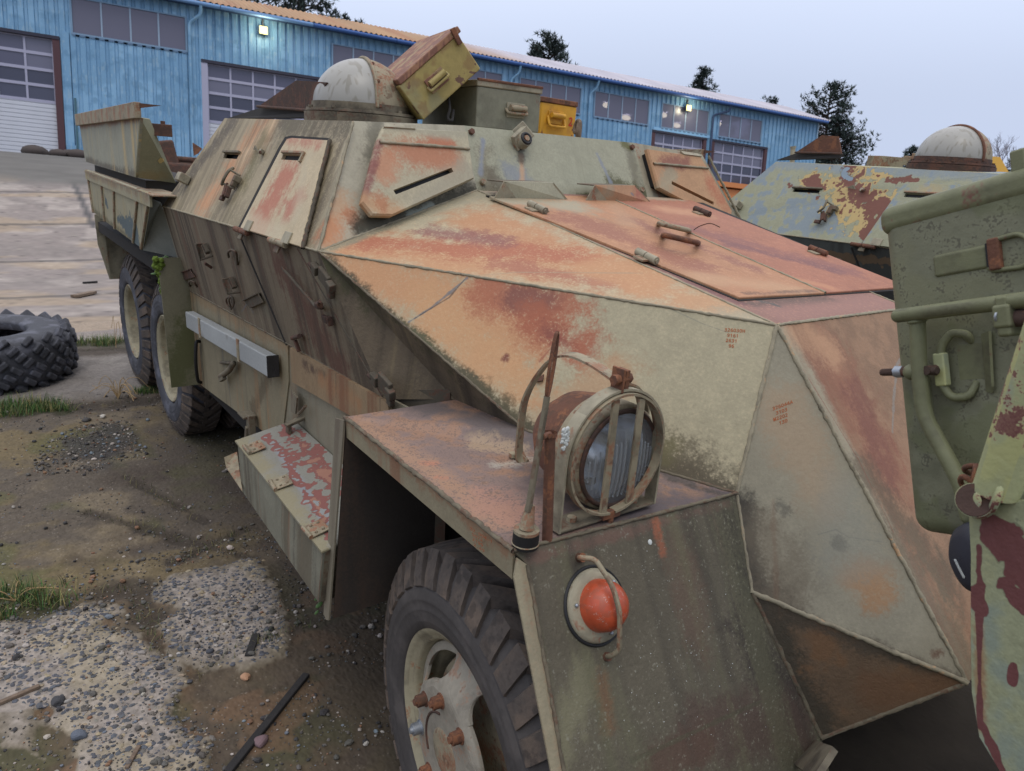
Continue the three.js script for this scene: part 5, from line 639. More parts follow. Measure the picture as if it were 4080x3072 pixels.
  // greenery: moss on the guard of the rear wheel, a sprig under the flange
  const gm = []; for (let i = 0; i < 90; i++) { const t = rnd(), c = lerp3([-1.1378,1.2177,-2.84], [-1.0939,1.0248,-2.88], t); gm.push(new THREE.IcosahedronGeometry(rr(0.006, 0.02), 0).translate(c[0] + rr(-0.02, 0.02), c[1] + rr(-0.02, 0.02), c[2] + rr(-0.02, 0.02))); } part(main, 'moss', gm, M.moss).userData.kind = 'stuff';
  for (let i = 0; i < 9; i++) part(main, 'leaf', new THREE.SphereGeometry(0.02, 8, 5).scale(1, 0.25, 0.6).rotateY(rnd() * 6).rotateZ(rr(-0.6, 0.6)).translate(...add3([-1.1119,1.1488,-2.86], [rr(-0.05, 0.04), rr(-0.1, 0.1), rr(-0.02, 0.03)])), M.leaf);
  for (const [q, k] of [[[-1.2,.5169,-.6031], 0.012], [[-1.2,.5021,-.5917], 0.014], [[-1.2,.463,-.6125], 0.009]]) part(main, 'leaf', new THREE.SphereGeometry(k, 8, 5).scale(1, 0.3, 0.7).rotateZ(rr(-0.8, 0.8)).translate(...q), M.leaf);
  part(main, 'hanging_cable', tube([[-1.0216,1.212,-2.97], [-1.0329,1.1706,-2.96], [-1.0677,1.1177,-2.96], [-1.1103,1.1014,-2.97]], 0.006, 6), M.black);
}
// timber beam in its two clips on the skirt
{ const a = [-1.0233,.9263,-2.7303], b = [-1.0221,1.006,-1.4691], beam = thing('timber_beam', 'weathered grey-blue timber beam clipped along the skirt of the near armoured truck', 'timber', lerp3(a, b, 0.5));
  part(beam, 'plank', block(lerp3(a, b, 0.5), along(a, b), [0, 1, 0], V3(a).distanceTo(V3(b)), 0.085, 0.045, 0.006), M.wood); part(beam, 'end_cap', block(lerp3(a, b, 1.0), along(a, b), [0, 1, 0], 0.006, 0.088, 0.048, 0.002), M.woodDark);
  for (const t of [0.22, 0.71]) part(beam, 'clip', block(off(lerp3(a, b, t), [-1, 0, 0], 0.0245), along(a, b), [0, 1, 0], 0.026, 0.1, 0.006, 0.002), M.sageRust); }

// ---------------------------------------------------------------- the second armoured vehicle, parked askew on the far side
{
  const far = thing('armoured_vehicle', 'second armoured truck with flaking blue-grey paint and rust patches, parked behind the hood', 'armoured vehicle');
  const PB = { base: S(150, 150, 120), second: [S(128, 140, 144), 0.5] }, RUSTP = S(112, 70, 56), CREAMP = S(180, 156, 104), BLUEP = S(126, 140, 150);
  const flaked = tiled(1.2, 512, (u, v, c) => { const a = tf(u, v, 4, 131), b = tf(u, v, 32, 132, 3), k = 0.86 + 0.28 * b; for (let i = 0; i < 3; i++) c[i] = PB.base[i] * k; mix(c, BLUEP, sst(0.48, 0.54, a)); mix(c, CREAMP, sst(0.6, 0.62, tf(u, v, 5, 135) * 0.8 + b * 0.2)); mix(c, RUSTP, sst(0.62, 0.64, tf(u, v, 5, 135) * 0.75 + b * 0.25)); }, { rough: 0.7, bump: 0.001 });
  const s2 = {}; for (const k of Object.keys(st)) s2[k] = { mat: flaked };
  Object.assign(s2, {
    side: { ...PB, stains: [[[-.8713,1.9237,-2.4658], [-.8874,1.9165,-1.0524], 0.05, BLUEP, 0.7, 1]], peel: [[[[[-.9171,1.8412,-1.9834], [-1.0211,1.6407,-1.6351], 0.14], [[-.8864,1.9038,-1.8968], [-1.0255,1.6347,-1.481], 0.15], [[-.9174,1.8372,-2.171], [-.9778,1.7312,-1.3757], 0.1], [[-1.1125,1.4439,-2.5062], [-1.0862,1.5241,-.9039], 0.045], [[-.8971,1.8854,-1.7203], [-.8974,1.8863,-1.6369], 0.06]], CREAMP, 0.5, 1.1, 1.9], [[[[-.8964,1.8831,-1.9305], [-1.0171,1.651,-1.5042], 0.13], [[-.9174,1.8376,-2.1532], [-.9383,1.7981,-2.0377], 0.08], [[-1.052,1.5804,-1.5751], [-1.0601,1.5667,-1.4388], 0.08], [[-.9069,1.8674,-1.6389], [-.907,1.8699,-1.4826], 0.05], [[-1.1125,1.4439,-2.5062], [-1.0862,1.5241,-.9039], 0.03], [[-.9346,1.8008,-2.3039], [-.9401,1.7902,-2.2864], 0.03]], RUSTP, 0.56, 1.1, 2.0], [[[[-.8856,1.903,-2.0257], [-.9068,1.8637,-1.8703], 0.07]], BLUEP, 0.72]], streak: [[S(150, 148, 112), 4, 0.5, 0.4, 41]] },
    low: { base: S(72, 76, 72), streak: [[S(52, 52, 48), 5, 0.45, 0.8, 42], [S(96, 104, 110), 7, 0.6, 0.5, 43]], peel: [[[[[-1.0569,1.3658,-2.7721], [-1.0698,1.4881,-.8863], 0.05]], S(96, 78, 58), 0.5]] },
    mud: { mat: M.dark },
    door: { ...PB, stains: [[[-.9336,1.8193,-1.3673], [-.9738,1.7426,-1.1772], 0.08, S(170, 152, 108), 0.7, 1]] },
  });
  buildVehicle({ root: far, kind: 'far', st: s2, plainMat: flaked, split: st.split, ringMat: M.darkRust, domeMat: M.sageRust, archMat: M.rust, hatchMat: M.rust });
  for (const n of ['fender_top', 'fender_front', 'fender_lip', 'fender_edge_strip', 'stowage_box', 'step_plate', 'mudguard', 'mudguard_flange']) far.children.filter((c) => c.name === n).forEach((c) => far.remove(c));
  part(far, 'roof_rubble', [block([-0.55, 1.97, -1.95], [1, 0, 0.2], [0, 1, 0], 0.16, 0.06, 0.12), block([-0.6, 1.975, -1.7], [1, 0, -0.3], [0, 1, 0], 0.2, 0.05, 0.1), block([-0.65, 1.98, -1.62], [1, 0, 0], [0, 1, 0], 0.12, 0.07, 0.1)], M.sageRust);
  far.position.set(2.754, 0.012, 0.941); far.rotation.y = -0.1783;
}
// ---------------------------------------------------------------- crates on the cab roof
function crate(name, label, cat, T, Rr, Bm, Lf, depth, mats, extra) {   // corners of the near end: top, right, bottom, left; body runs back by depth
  const ex = along(Lf, T), ey = along(Lf, Bm).map((x) => -x), w = V3(Lf).distanceTo(V3(T)), h = V3(Lf).distanceTo(V3(Bm)), c = lerp3(T, Bm, 0.5), nz = V3(ex).cross(V3(ey)).normalize().toArray(), back = off(c, nz, -depth / 2);
  const t = thing(name, label, cat, off(off(c, ey, -h / 2), nz, -depth / 2));
  part(t, 'box_body', block(back, ex, ey, w, h * 0.86, depth, 0.006).translate(...ey.map((x) => -x * h * 0.07)), mats[0]);
  part(t, 'lid', block(off(back, ey, h * 0.43), ex, ey, w + 0.008, h * 0.14, depth + 0.008, 0.005), mats[1]);
  extra(t, c, ex, ey, nz, w, h); return t;
}
const handleOn = (t, c, ex, ey, nz, w, m, m2, drop = 0) => {
  part(t, 'handle_plate', block(off(c, nz, 0.003), ex, ey, w * 0.3, 0.055, 0.006, 0.002), m2 ?? m);
  part(t, 'handle', rod([off(off(c, ex, -w * 0.16), nz, 0.004), off(off(off(c, ex, -w * 0.16), nz, 0.02), ey, -0.012 - drop), off(off(off(c, ex, w * 0.16), nz, 0.02), ey, -0.012 - drop), off(off(c, ex, w * 0.16), nz, 0.004)], 0.006, 8, 0.25), m);
  part(t, 'handle_tube', cyl(off(off(off(c, ex, -w * 0.13), nz, 0.02), ey, 0.008), off(off(off(c, ex, w * 0.13), nz, 0.02), ey, 0.008), 0.012, 0.012, 10), m);
};
const yellowOlive = tiled(0.5, 512, (u, v, c) => { const a = tf(u, v, 4, 71), b = tf(u, v, 32, 72, 3), k = 0.85 + 0.3 * b, q = S(158, 142, 84); c[0] = q[0] * k; c[1] = q[1] * k; c[2] = q[2] * k; mix(c, S(138, 134, 100), sst(0.45, 0.6, tf(u, v, 3, 75)) * 0.7); mix(c, S(96, 66, 58), 0.9 * sst(0.66, 0.69, a * 0.75 + b * 0.25)); mix(c, S(128, 96, 62), 0.5 * sst(0.55, 0.7, tf(u, v, 9, 79))); }, { rough: 0.65, bump: 0.0008 });
const rustLid = tiled(0.4, 512, (u, v, c) => { const a = tf(u, v, 5, 76), b = tf(u, v, 32, 77, 3), k = 0.85 + 0.3 * b, q = S(150, 110, 84); c[0] = q[0] * k; c[1] = q[1] * k; c[2] = q[2] * k; mix(c, S(118, 82, 70), 0.85 * sst(0.42, 0.62, a * 0.6 + tn(u, v * 0.3, 60, 3) * 0.4)); mix(c, S(160, 142, 104), sst(0.58, 0.66, tf(u, v, 9, 78)) * 0.6); }, { rough: 0.8, bump: 0.001 });
const yellowPaint = tiled(0.5, 512, (u, v, c) => { const b = tf(u, v, 24, 82, 3), k = 0.88 + 0.24 * b, q = S(206, 152, 40); c[0] = q[0] * k; c[1] = q[1] * k; c[2] = q[2] * k; mix(c, S(150, 100, 40), sst(0.58, 0.72, tf(u, v, 5, 83)) * 0.6); mix(c, S(110, 62, 44), sst(0.7, 0.74, tf(u, v, 10, 84))); }, { rough: 0.55, bump: 0.0006 });
{
  const T = [-0.3904, 2.2907, -1.2354], Rt = [-0.2807, 2.1711, -1.213], Bm = [-0.5127, 1.9511, -1.2586], Lf = [-0.6061, 2.09, -1.2778];
  crate('ammunition_crate', 'yellow-olive steel ammunition crate tilted on its edge beside the grey dome', 'crate', T, Rt, Bm, Lf, 0.44, [yellowOlive, rustLid], (t, c, ex, ey, nz, w, h) => { handleOn(t, off(off(c, ex, -0.02), ey, -0.01), ex, ey, nz, w * 0.95, yellowOlive, rustLid); part(t, 'hasp', block(off(off(off(c, ex, w * 0.42), ey, h * 0.36), nz, 0.008), ey, ex, 0.06, 0.02, 0.012), M.rust); });
}
crate('ammunition_crate', 'grey-green steel crate standing upright in the middle of the cab roof edge', 'crate', [0.037, 2.127, -1.25], [0.037, 1.95, -1.25], [-0.277, 1.95, -1.25], [-0.277, 2.125, -1.25], 0.42, [tiled(0.6, 512, metalTex(S(124, 123, 104), S(112, 76, 62), 0.03, 0.3), { rough: 0.7, bump: 0.0007 }), M.sage], (t, c, ex, ey, nz, w, h) => { handleOn(t, off(off(c, ex, 0.03), ey, -0.01), ex, ey, nz, w * 0.95, M.sageRust, M.sage); part(t, 'lid_edge', block(off(off(c, ey, h * 0.5), nz, 0.002), ex, ey, w + 0.006, 0.01, 0.012), M.rust); });
crate('ammunition_crate', 'bright yellow crate with rusty lid and a red number 2 on its end', 'crate', [0.366, 2.108, -1.4], [0.366, 1.952, -1.4], [0.163, 1.952, -1.4], [0.163, 2.112, -1.4], 0.38, [yellowPaint, M.rust], (t, c, ex, ey, nz, w, h) => {
  handleOn(t, off(off(c, ex, -0.02), ey, -0.0), ex, ey, nz, w * 1.4, yellowPaint, yellowPaint, 0.025);
  const cv = document.createElement('canvas'); cv.width = cv.height = 128; const g = cv.getContext('2d'); g.fillStyle = '#000'; g.fillRect(0, 0, 128, 128); g.fillStyle = '#fff'; g.font = 'bold 110px sans-serif'; g.fillText('2', 32, 104);
  const d = g.getImageData(0, 0, 128, 128).data, a = texture(128, 128, (u, v, q) => { q[0] = d[((127 - Math.floor(v * 128)) * 128 + Math.floor(u * 128)) * 4] / 255 * (0.7 + 0.4 * tn(u, v, 20, 2)); }, false);
  const o = off(off(off(c, ex, w * 0.22), ey, -h * 0.24), nz, 0.002); decal(t, 'painted_number', o, off(o, ex, 0.052), off(o, ey, 0.062), new THREE.MeshStandardMaterial({ color: '#b8331f', roughness: 0.7, alphaMap: a, transparent: true }));
});
solo('cable_bundle', [new THREE.TorusGeometry(0.03, 0.012, 8, 18).rotateY(0.8).translate(...[.2635,1.978,-1.2565]), new THREE.TorusGeometry(0.024, 0.01, 8, 18).rotateY(1.2).rotateX(0.5).translate(...[.2535,1.9947,-1.2575])], M.woodGrey, 'small grey coil of cable right of the yellow crate', 'cable', [.2604,1.9747,-1.2575]);
solo('loose_strap', tube([[-.3755,2.0758,-1.3133], [-.3971,2.0099,-1.2513], [-.4135,1.9728,-1.2362], [-.4026,1.9648,-1.2246], [-.365,2.0042,-1.2771]], 0.006, 6), M.dark, 'dark strap hanging in the gap between tilted crate and grey-green crate', 'strap', [-.4034,1.9737,-1.2419]);

// ---------------------------------------------------------------- things close to the camera on the right
const CN = [[-1.8662,1.8325,1.2163], [-.7509,1.7535,.7642]].reduce((a, b) => V3(a).sub(V3(b)).normalize().toArray()), CEX = along([-.7336,1.8088,.6729], [-.7683,1.8681,.8355]), CEY = along([-.7576,1.3037,.8524], [-.7336,1.8088,.6729]);
{
  const tl = [-.7336,1.8088,.6729], bl = [-.757,1.3106,.8486], h = V3(tl).distanceTo(V3(bl)), w = 0.42, cc = off(off(off(lerp3(tl, bl, 0.5), CEX, w / 2), CN, -0.075), CEY, 0);
  const oliveCase = tiled(0.5, 1024, (u, v, c) => { const a = tf(u, v, 4, 91), b = tf(u, v, 28, 92, 4), d = tn(u, v, 200, 3), k = 0.84 + 0.32 * b, q = S(118, 119, 96); c[0] = q[0] * k; c[1] = q[1] * k; c[2] = q[2] * k; mix(c, S(92, 94, 74), sst(0.48, 0.66, tf(u, v, 7, 93)) * 0.6); mix(c, S(122, 122, 92), sst(0.55, 0.7, a) * 0.6); mix(c, S(66, 62, 52), sst(0.6, 0.72, b * 0.6 + d * 0.4) * 0.6); mix(c, S(100, 106, 68), sst(0.6, 0.7, tf(u, v, 6, 95)) * 0.4); }, { rough: 0.62, bump: 0.0007 });
  const t = thing('metal_case', 'olive pressed-steel carrying case with ribs, strap clip and folding handle at the right edge', 'case', off(cc, CEY, -h / 2));
  part(t, 'case_body', new RoundedBoxGeometry(w, h, 0.15, 6, 0.028).applyMatrix4(frameAt(cc, CEX, CEY)), oliveCase);
  const q = (x, y, d) => off(off(off(tl, CEX, x), CEY, -y), CN, d);
  // lid with rolled edge on top, corner seam down the left
  part(t, 'case_lid', new RoundedBoxGeometry(w + 0.006, 0.046, 0.156, 5, 0.018).applyMatrix4(frameAt(q(w / 2, 0.022, -0.075), CEX, CEY)), M.olive);
  part(t, 'lid_seam', block(q(w / 2, 0.052, 0.0), CEX, CEY, w - 0.03, 0.006, 0.008, 0.002), M.dark);
  part(t, 'corner_seam', cyl(q(0.024, 0.05, 0), q(0.034, h - 0.03, 0), 0.0028, 0.0028, 6), M.dark);
  const cap = (a, b, r) => { const d = along(a, b), L = V3(a).distanceTo(V3(b)), g = new THREE.CapsuleGeometry(r, L, 6, 16).scale(1, 1, 0.45); return g.applyMatrix4(frameAt(lerp3(a, b, 0.5), V3(d).cross(V3(CN)).toArray(), d)); };
  for (const [a, b] of [[[-.7464,1.7987,.7365], [-.7483,1.7666,.75]], [[-.7496,1.6911,.7657], [-.752,1.65,.7826]], [[-.757,1.5102,.8242], [-.7589,1.4821,.8371]], [[-.7584,1.8184,.7931], [-.7599,1.7878,.8044]], [[-.7627,1.6977,.8288], [-.7648,1.6568,.8445]]]) part(t, 'pressed_rib', cap(a, b, 0.0135), oliveCase);
  part(t, 'case_band', block(lerp3([-.7715,1.8651,.8312], [-.7921,1.4447,.9842], 0.5), CEY, CEX, h * 0.98, 0.02, 0.008, 0.003), M.olive);
  // strap clip
  part(t, 'clip_strap', new RoundedBoxGeometry(V3([-.7455,1.7266,.7412]).distanceTo(V3([-.7616,1.7544,.8164])), 0.034, 0.012, 4, 0.005).applyMatrix4(frameAt(lerp3([-.7564,1.7266,.7445], [-.7732,1.7549,.8233], 0.5), along([-.7452,1.7256,.7398], [-.7621,1.7541,.8193]), CEY)), M.olive);
  const bk = part(t, 'buckle', [block([-.7789,1.7589,.831], CEX, CEY, 0.017, 0.045, 0.014, 0.003)], M.rust); part(bk, 'buckle_slot', block([-.7753,1.7563,.8234], CEX, CEY, 0.006, 0.034, 0.014, 0.001), M.black);
  part(t, 'clip_loop', rod([[-.7741,1.7698,.8158], [-.7794,1.7758,.8213], [-.7867,1.7902,.8549], [-.7902,1.7823,.8731], [-.7904,1.7495,.8783], [-.779,1.7361,.8339], [-.7754,1.7383,.8262]], 0.0035, 8, 0.4), M.olive);
  // folding handle
  const hb = part(t, 'handle_bracket', [block([-.7717,1.6024,.8349], CEY, CEX, 0.055, 0.042, 0.006, 0.002), plate([[-.7775,1.6453,.8381], [-.7811,1.5661,.8652], [-.7889,1.5677,.8735], [-.7913,1.5775,.8736], [-.7884,1.6527,.8505]], 0.004)], M.olive);
  part(hb, 'handle', rod([[-.7726,1.6326,.8257], [-.7799,1.6414,.8203], [-.7798,1.6386,.8], [-.7792,1.615,.7902], [-.7803,1.563,.8017], [-.7822,1.5439,.8233], [-.783,1.5529,.8461], [-.7759,1.5721,.8489]], 0.0062, 9, 0.42), M.olive);
  part(hb, 'handle_grip', block([-.7804,1.5816,.8], CEY, CEX, 0.05, 0.018, 0.014, 0.003), M.pale);
  part(t, 'case_moss', Array.from({ length: 220 }, () => { const u = rnd(), v = rnd(); const p = lerp3(lerp3([-.7521,1.615,.7846], [-.7567,1.6094,.8078], u), lerp3([-.7531,1.5067,.803], [-.7585,1.4725,.8337], u), v); return new THREE.IcosahedronGeometry(rr(0.0006, 0.0018), 0).translate(...off(p, CN, 0)); }), M.moss).userData.kind = 'stuff';
}
{
  const f = 0.06, t = thing('tube_rack', 'green tubular rack with hand screw clamped across the olive case', 'rack', [-.8205,1.4208,.8961]);
  part(t, 'top_bar', [cyl([-.7912,1.6492,.7246], [-.8565,1.7225,.935], 0.0108, 0.0108, 18), new THREE.SphereGeometry(0.0108, 14, 10).translate(...[-.7912,1.6492,.7246])], M.olive);
  part(t, 'upright', rod([[-.7919,1.6535,.7527], [-.7945,1.5732,.775], [-.7975,1.5118,.7973], [-.8172,1.4325,.8783], [-.8205,1.3904,.8999]], 0.0116, 14, 0.35), M.olive);
  part(t, 'weld_collar', new THREE.TorusGeometry(0.0115, 0.003, 8, 20).applyMatrix4(frameAt([-.7922,1.6477,.7545], CEX, CN)), M.olive);
  const th = [-.7815,1.5534,.7141], te = [-.8003,1.583,.8022], sc = part(t, 'clamp_screw', [cyl(th, te, 0.0052, 0.0052, 10), ...Array.from({ length: 14 }, (_, i) => new THREE.TorusGeometry(0.0052, 0.0009, 5, 12).applyMatrix4(frameAt(lerp3(th, te, 0.02 + i * 0.018), CEY, CN)))], M.darkRust);
  part(sc, 'nut', bolt(lerp3(th, te, 0.27), along(th, te), 0.0098, 0.013, 6), M.zinc); part(sc, 'nut', bolt(lerp3(th, te, 0.36), along(th, te), 0.0088, 0.012, 6), M.darkRust); part(sc, 'boss', [new THREE.SphereGeometry(0.0125, 14, 10).translate(...[-.792,1.569,.7634])], M.olive); part(sc, 'screw_tip', cyl([-.8023,1.5792,.7876], [-.7831,1.5794,.7937], 0.007, 0.009, 10), M.darkRust);
  const kn = part(t, 'hand_nut', [block([-.8373,1.6859,.8857], CEY, CEX, 0.055, 0.018, 0.03, 0.005), block([-.8373,1.6859,.8857], CEY, CEX, 0.032, 0.024, 0.036, 0.005)], M.olive); part(kn, 'nut_pin', [cyl([-.849,1.6839,.8784], [-.8504,1.686,.885], 0.004, 0.004, 8), cyl([-.8488,1.6836,.8771], [-.8493,1.6841,.8796], 0.008, 0.008, 10)], M.zinc);
  part(t, 'clamp_bolt', cyl([-.8388,1.6842,.8932], [-.8437,1.6915,.9164], 0.012, 0.012, 10), M.darkRust);
  part(t, 'rack_wire', cyl([-.761,1.5618,.7774], [-.7644,1.4918,.8028], 0.003, 0.003, 6), M.olive);
}
{
  const PEX = along([-.9432,1.4289,.9464], [-.9547,1.4698,.9976]), t = thing('equipment_frame', 'pale green welded pipe frame with plate and peeling rust at the lower right corner', 'machine frame', [-.9601,.9838,1.084]);
  const paleP = [[-.9412,1.448,.9344], [-.9432,1.3944,.9504], [-.9461,1.2759,.9792], [-.948,1.21,.997], [-.9516,1.1571,1.0208], [-.9582,1.1295,1.0569], [-.9651,1.0838,1.0961], [-.9887,1.0651,1.2136], [-.9794,1.5393,1.1097], [-.9541,1.4907,.9923]];
  const stp = { base: S(148, 152, 118), second: [S(134, 144, 126), 0.52], streak: [[S(162, 160, 112), 9, 0.5, 0.5, 51]], sat: 0.05, peel: [[[[[-.9487,1.4322,.9727], [-.9553,1.4034,1.0087], 0.042], [[-.9451,1.4064,.9586], [-.9474,1.3299,.9793], 0.012], [[-.953,1.3769,1.0005], [-.9576,1.3607,1.0255], 0.02], [[-.9471,1.329,.9779], [-.9515,1.1717,1.0188], 0.006], [[-.9573,1.2821,1.0336], [-.9576,1.259,1.038], 0.007], [[-.9454,1.3448,.9674], [-.9467,1.359,.972], 0.014], [[-.9524,1.1753,1.0229], [-.958,1.1393,1.0544], 0.012]], S(104, 62, 60), 0.42, 0.5, 1.6]], stains: [[[-.947,1.3355,.9763], [-.9518,1.1729,1.0202], 0.012, S(150, 112, 78), 0.8, 0.9]], rough: 0.6, bump: 0.0012 };
  painted(t, 'side_plate', facing(paleP, off([-.9523,1.2823,1.0089], CN, -1)), stp, 0.55, 0.012, 0.002);
  const J = [-.96,1.4745,.9481], cap = [-.9688,1.4735,.9466], J2 = [-.3949,1.2615,.8851];
  part(t, 'end_pipe', [cyl(cap, J2, 0.0215, 0.024, 28)], M.pale); const ec = part(t, 'pipe_end', [cyl(off(cap, along(J2, cap), -0.001), off(cap, along(J2, cap), 0.0025), 0.0212, 0.02, 26)], M.darkRust); part(ec, 'paint_flake', [new THREE.SphereGeometry(0.008, 12, 6).scale(0.7, 1.2, 0.12).applyMatrix4(frameAt(off(off(cap, along(J2, cap), 0.0022), CEX, 0.004), CEX, CEY))], M.pale);
  part(t, 'diagonal_pipe', cyl([-.9475,1.4854,.9602], [-.9776,1.7366,.9767], 0.026, 0.026, 28), M.pale);
  part(t, 'cross_pipe', cyl([-.9247,1.4657,.9512], [-.8669,1.5548,1.0069], 0.017, 0.017, 20), M.pale);
  part(t, 'weld_bead', [new THREE.TorusGeometry(0.027, 0.005, 8, 28).applyMatrix4(frameAt([-.9476,1.4903,.9602], CN, along([-.9475,1.4854,.9602], [-.9558,1.7343,.9706]))).translate(0, 0, 0)], M.pale);
  part(t, 'body_shell', [boxAA(-0.62, 1.9, 0.3, 1.0, 1.0, 3.2), boxAA(-0.3, 1.6, 0.0, 0.3, 1.6, 2.6)], M.olive);
  part(t, 'leg', boxAA([-.9818,1.1296,1.172][0] - 0.04, [-.9818,1.1296,1.172][0] + 0.05, 0, [-.9818,1.1296,1.172][1], [-.9818,1.1296,1.172][2] + 0.05, [-.9818,1.1296,1.172][2] + 0.13), M.pale);
  const rg = thing('shackle', 'rusty chain links hooked behind the pale green pipe joint', 'chain', [-.9198,1.4753,.926]);
  for (const [c, a] of [[[-.9284,1.4864,.9268], 0.4], [[-.9184,1.4706,.9198], 1.3], [[-.9085,1.4909,.919], 2.0]]) part(rg, 'link', new THREE.TorusGeometry(0.0115, 0.0036, 9, 22).scale(1, 1.35, 1).rotateY(a).rotateZ(a * 0.5).translate(...c), M.rust);
  // dark rubber-edged lamp half hidden behind the plate
  const lampC = [-.8451,1.344,.9276], lp = thing('rear_lamp', 'dark blue-black round lamp housing half hidden behind the pale green plate', 'lamp', lampC), ax = V3([-0.75, -0.1, -0.55]).normalize();
  const pl = new THREE.Matrix4().makeBasis(new THREE.Vector3(0, 1, 0).cross(ax).normalize(), ax, new THREE.Vector3(0, 1, 0).cross(ax).normalize().cross(ax).normalize()); pl.setPosition(...lampC);
  part(lp, 'housing', lathe([[0.001, 0.02], [0.03, 0.018], [0.046, 0.008], [0.054, -0.008], [0.058, -0.03], [0.058, -0.06], [0.05, -0.062]], pl, 40), plain(S(46, 48, 58), 0.55)); part(lp, 'paint_chip', tube([[-.9136,1.3616,.9272], [-.911,1.3522,.9329], [-.9072,1.3403,.9405]], 0.0016, 5), M.lichen);
}

// ---------------------------------------------------------------- ground: one sheet in plumb coordinates, tilted yard rising to the level pad of the garage
const TURN = new THREE.Matrix4().makeBasis(new THREE.Vector3(1, 0, 0), new THREE.Vector3(0, 1, 0), new THREE.Vector3(0, 0, 1));
{ const r = [0.986277,-0.038916,0.160449,0.059702,0.990125,-0.126840,-0.153928,0.134679,0.978860]; TURN.set(r[0], r[1], r[2], 0, r[3], r[4], r[5], 0, r[6], r[7], r[8], 0, 0, 0, 0, 1); }
const BACK = TURN.clone().transpose();
const PAD = 4.22, ZB = [13.3005,.0229,-26.5825][2];
const planeY = (x, z) => { const e = BACK.elements; return -(e[1] * Math.min(26, Math.max(-14, x)) + e[9] * Math.min(9, Math.max(-30, z))) / e[5]; };
const groundY = (x, z) => { const k = sst(-9.5, -26.5, z), p = planeY(x, z); return p + (PAD - p) * k; };
const poly = (x, z, P) => { let inside = false, d = 1e9; for (let i = 0, j = P.length - 1; i < P.length; j = i++) { const [a, , b] = P[i], [c, , e] = P[j]; if ((b > z) !== (e > z) && x < ((c - a) * (z - b)) / (e - b) + a) inside = !inside; const dx = c - a, dz = e - b, t = Math.max(0, Math.min(1, ((x - a) * dx + (z - b) * dz) / (dx * dx + dz * dz + 1e-9))); d = Math.min(d, Math.hypot(x - a - dx * t, z - b - dz * t)); } return inside ? d : -d; };
const SLAB_A = [[-2.5409,0,-2.2294], [-2.001,0,-1.7925], [-1.8833,-0,-1.731], [-1.8378,0,-1.7704], [-1.6813,0,-1.7607], [-1.5942,0,-1.6245], [-1.5834,0,-1.583], [-1.6717,0,-1.5848], [-1.553,-0,-1.3685], [-1.538,0,-1.2332], [-1.4926,0,-1.0572], [-1.5599,-0,-.9841], [-1.5592,0,-.9357], [-1.4886,0,-.7678], [-1.5286,0,-.6425], [-1.6458,0,-.3052], [-2.4143,0,-.8129]];
const SLAB_B = [[-1.4915,-0,-1.7493], [-1.3505,0,-1.7782], [-1.0183,0,-1.7591], [-1.0421,0,-1.5861], [-1.0371,0,-1.3524], [-1.1118,0,-1.1812], [-1.1547,-0,-1.0307], [-1.2813,-0,-1.0427], [-1.4152,-0,-1.1014], [-1.5097,0,-1.2652], [-1.4845,0,-1.4625], [-1.4286,0,-1.5254], [-1.5021,-0,-1.6707]];
const DIRT_A = [[-2.0282,-0,-1.2575], [-1.9047,0,-1.1532], [-1.8285,0,-.9653], [-1.8645,0,-.8382], [-2.1059,0,-.8789], [-2.2227,0,-1.2893]];
const GRAVEL = [[-1.563,0,-3.6527], [-1.2141,0,-4.0952], [-1.1916,0,-3.4649], [-1.2969,0,-3.0461], [-1.4777,0,-3.0262], [-1.6901,0,-3.2923]];
const GRASS = [[[-1.9489,0,-4.4462], [-1.6567,0,-4.3913], 0.16], [[-1.2129,0,-6.0461], [-.8821,0,-5.9854], 0.14], [[-2.0591,0,-1.9418], [-1.8731,0,-1.8507], 0.12], [[-.9516,0,-4.4643], [-.8661,0,-4.4588], 0.08], [[-1.6534,0,-4.4301], [-1.5111,0,-4.2371], 0.06]];
const JOINTS = [[[-2.5067,0,-4.4068], [-.2863,0,-4.1611], 0.12], [[-2.2853,0,-6.0754], [-.074,0,-5.5522], 0.1], [[-1.5943,0,-2.6118], [-1.0487,-0,-1.7716], 0.05], [[-1.5132,0,-1.7621], [-1.5455,0,-1.2378], 0.07], [[-1.9982,-0,-1.8473], [-1.5057,0,-1.8016], 0.09], [[-1.3626,0,-2.965], [-1.127,0,-2.2296], 0.035], [[-1.3398,0,-1.915], [-.9816,0,-2.0591], 0.05], [[-1.4609,0,-1.0906], [-.9861,0,-1.1812], 0.05]];
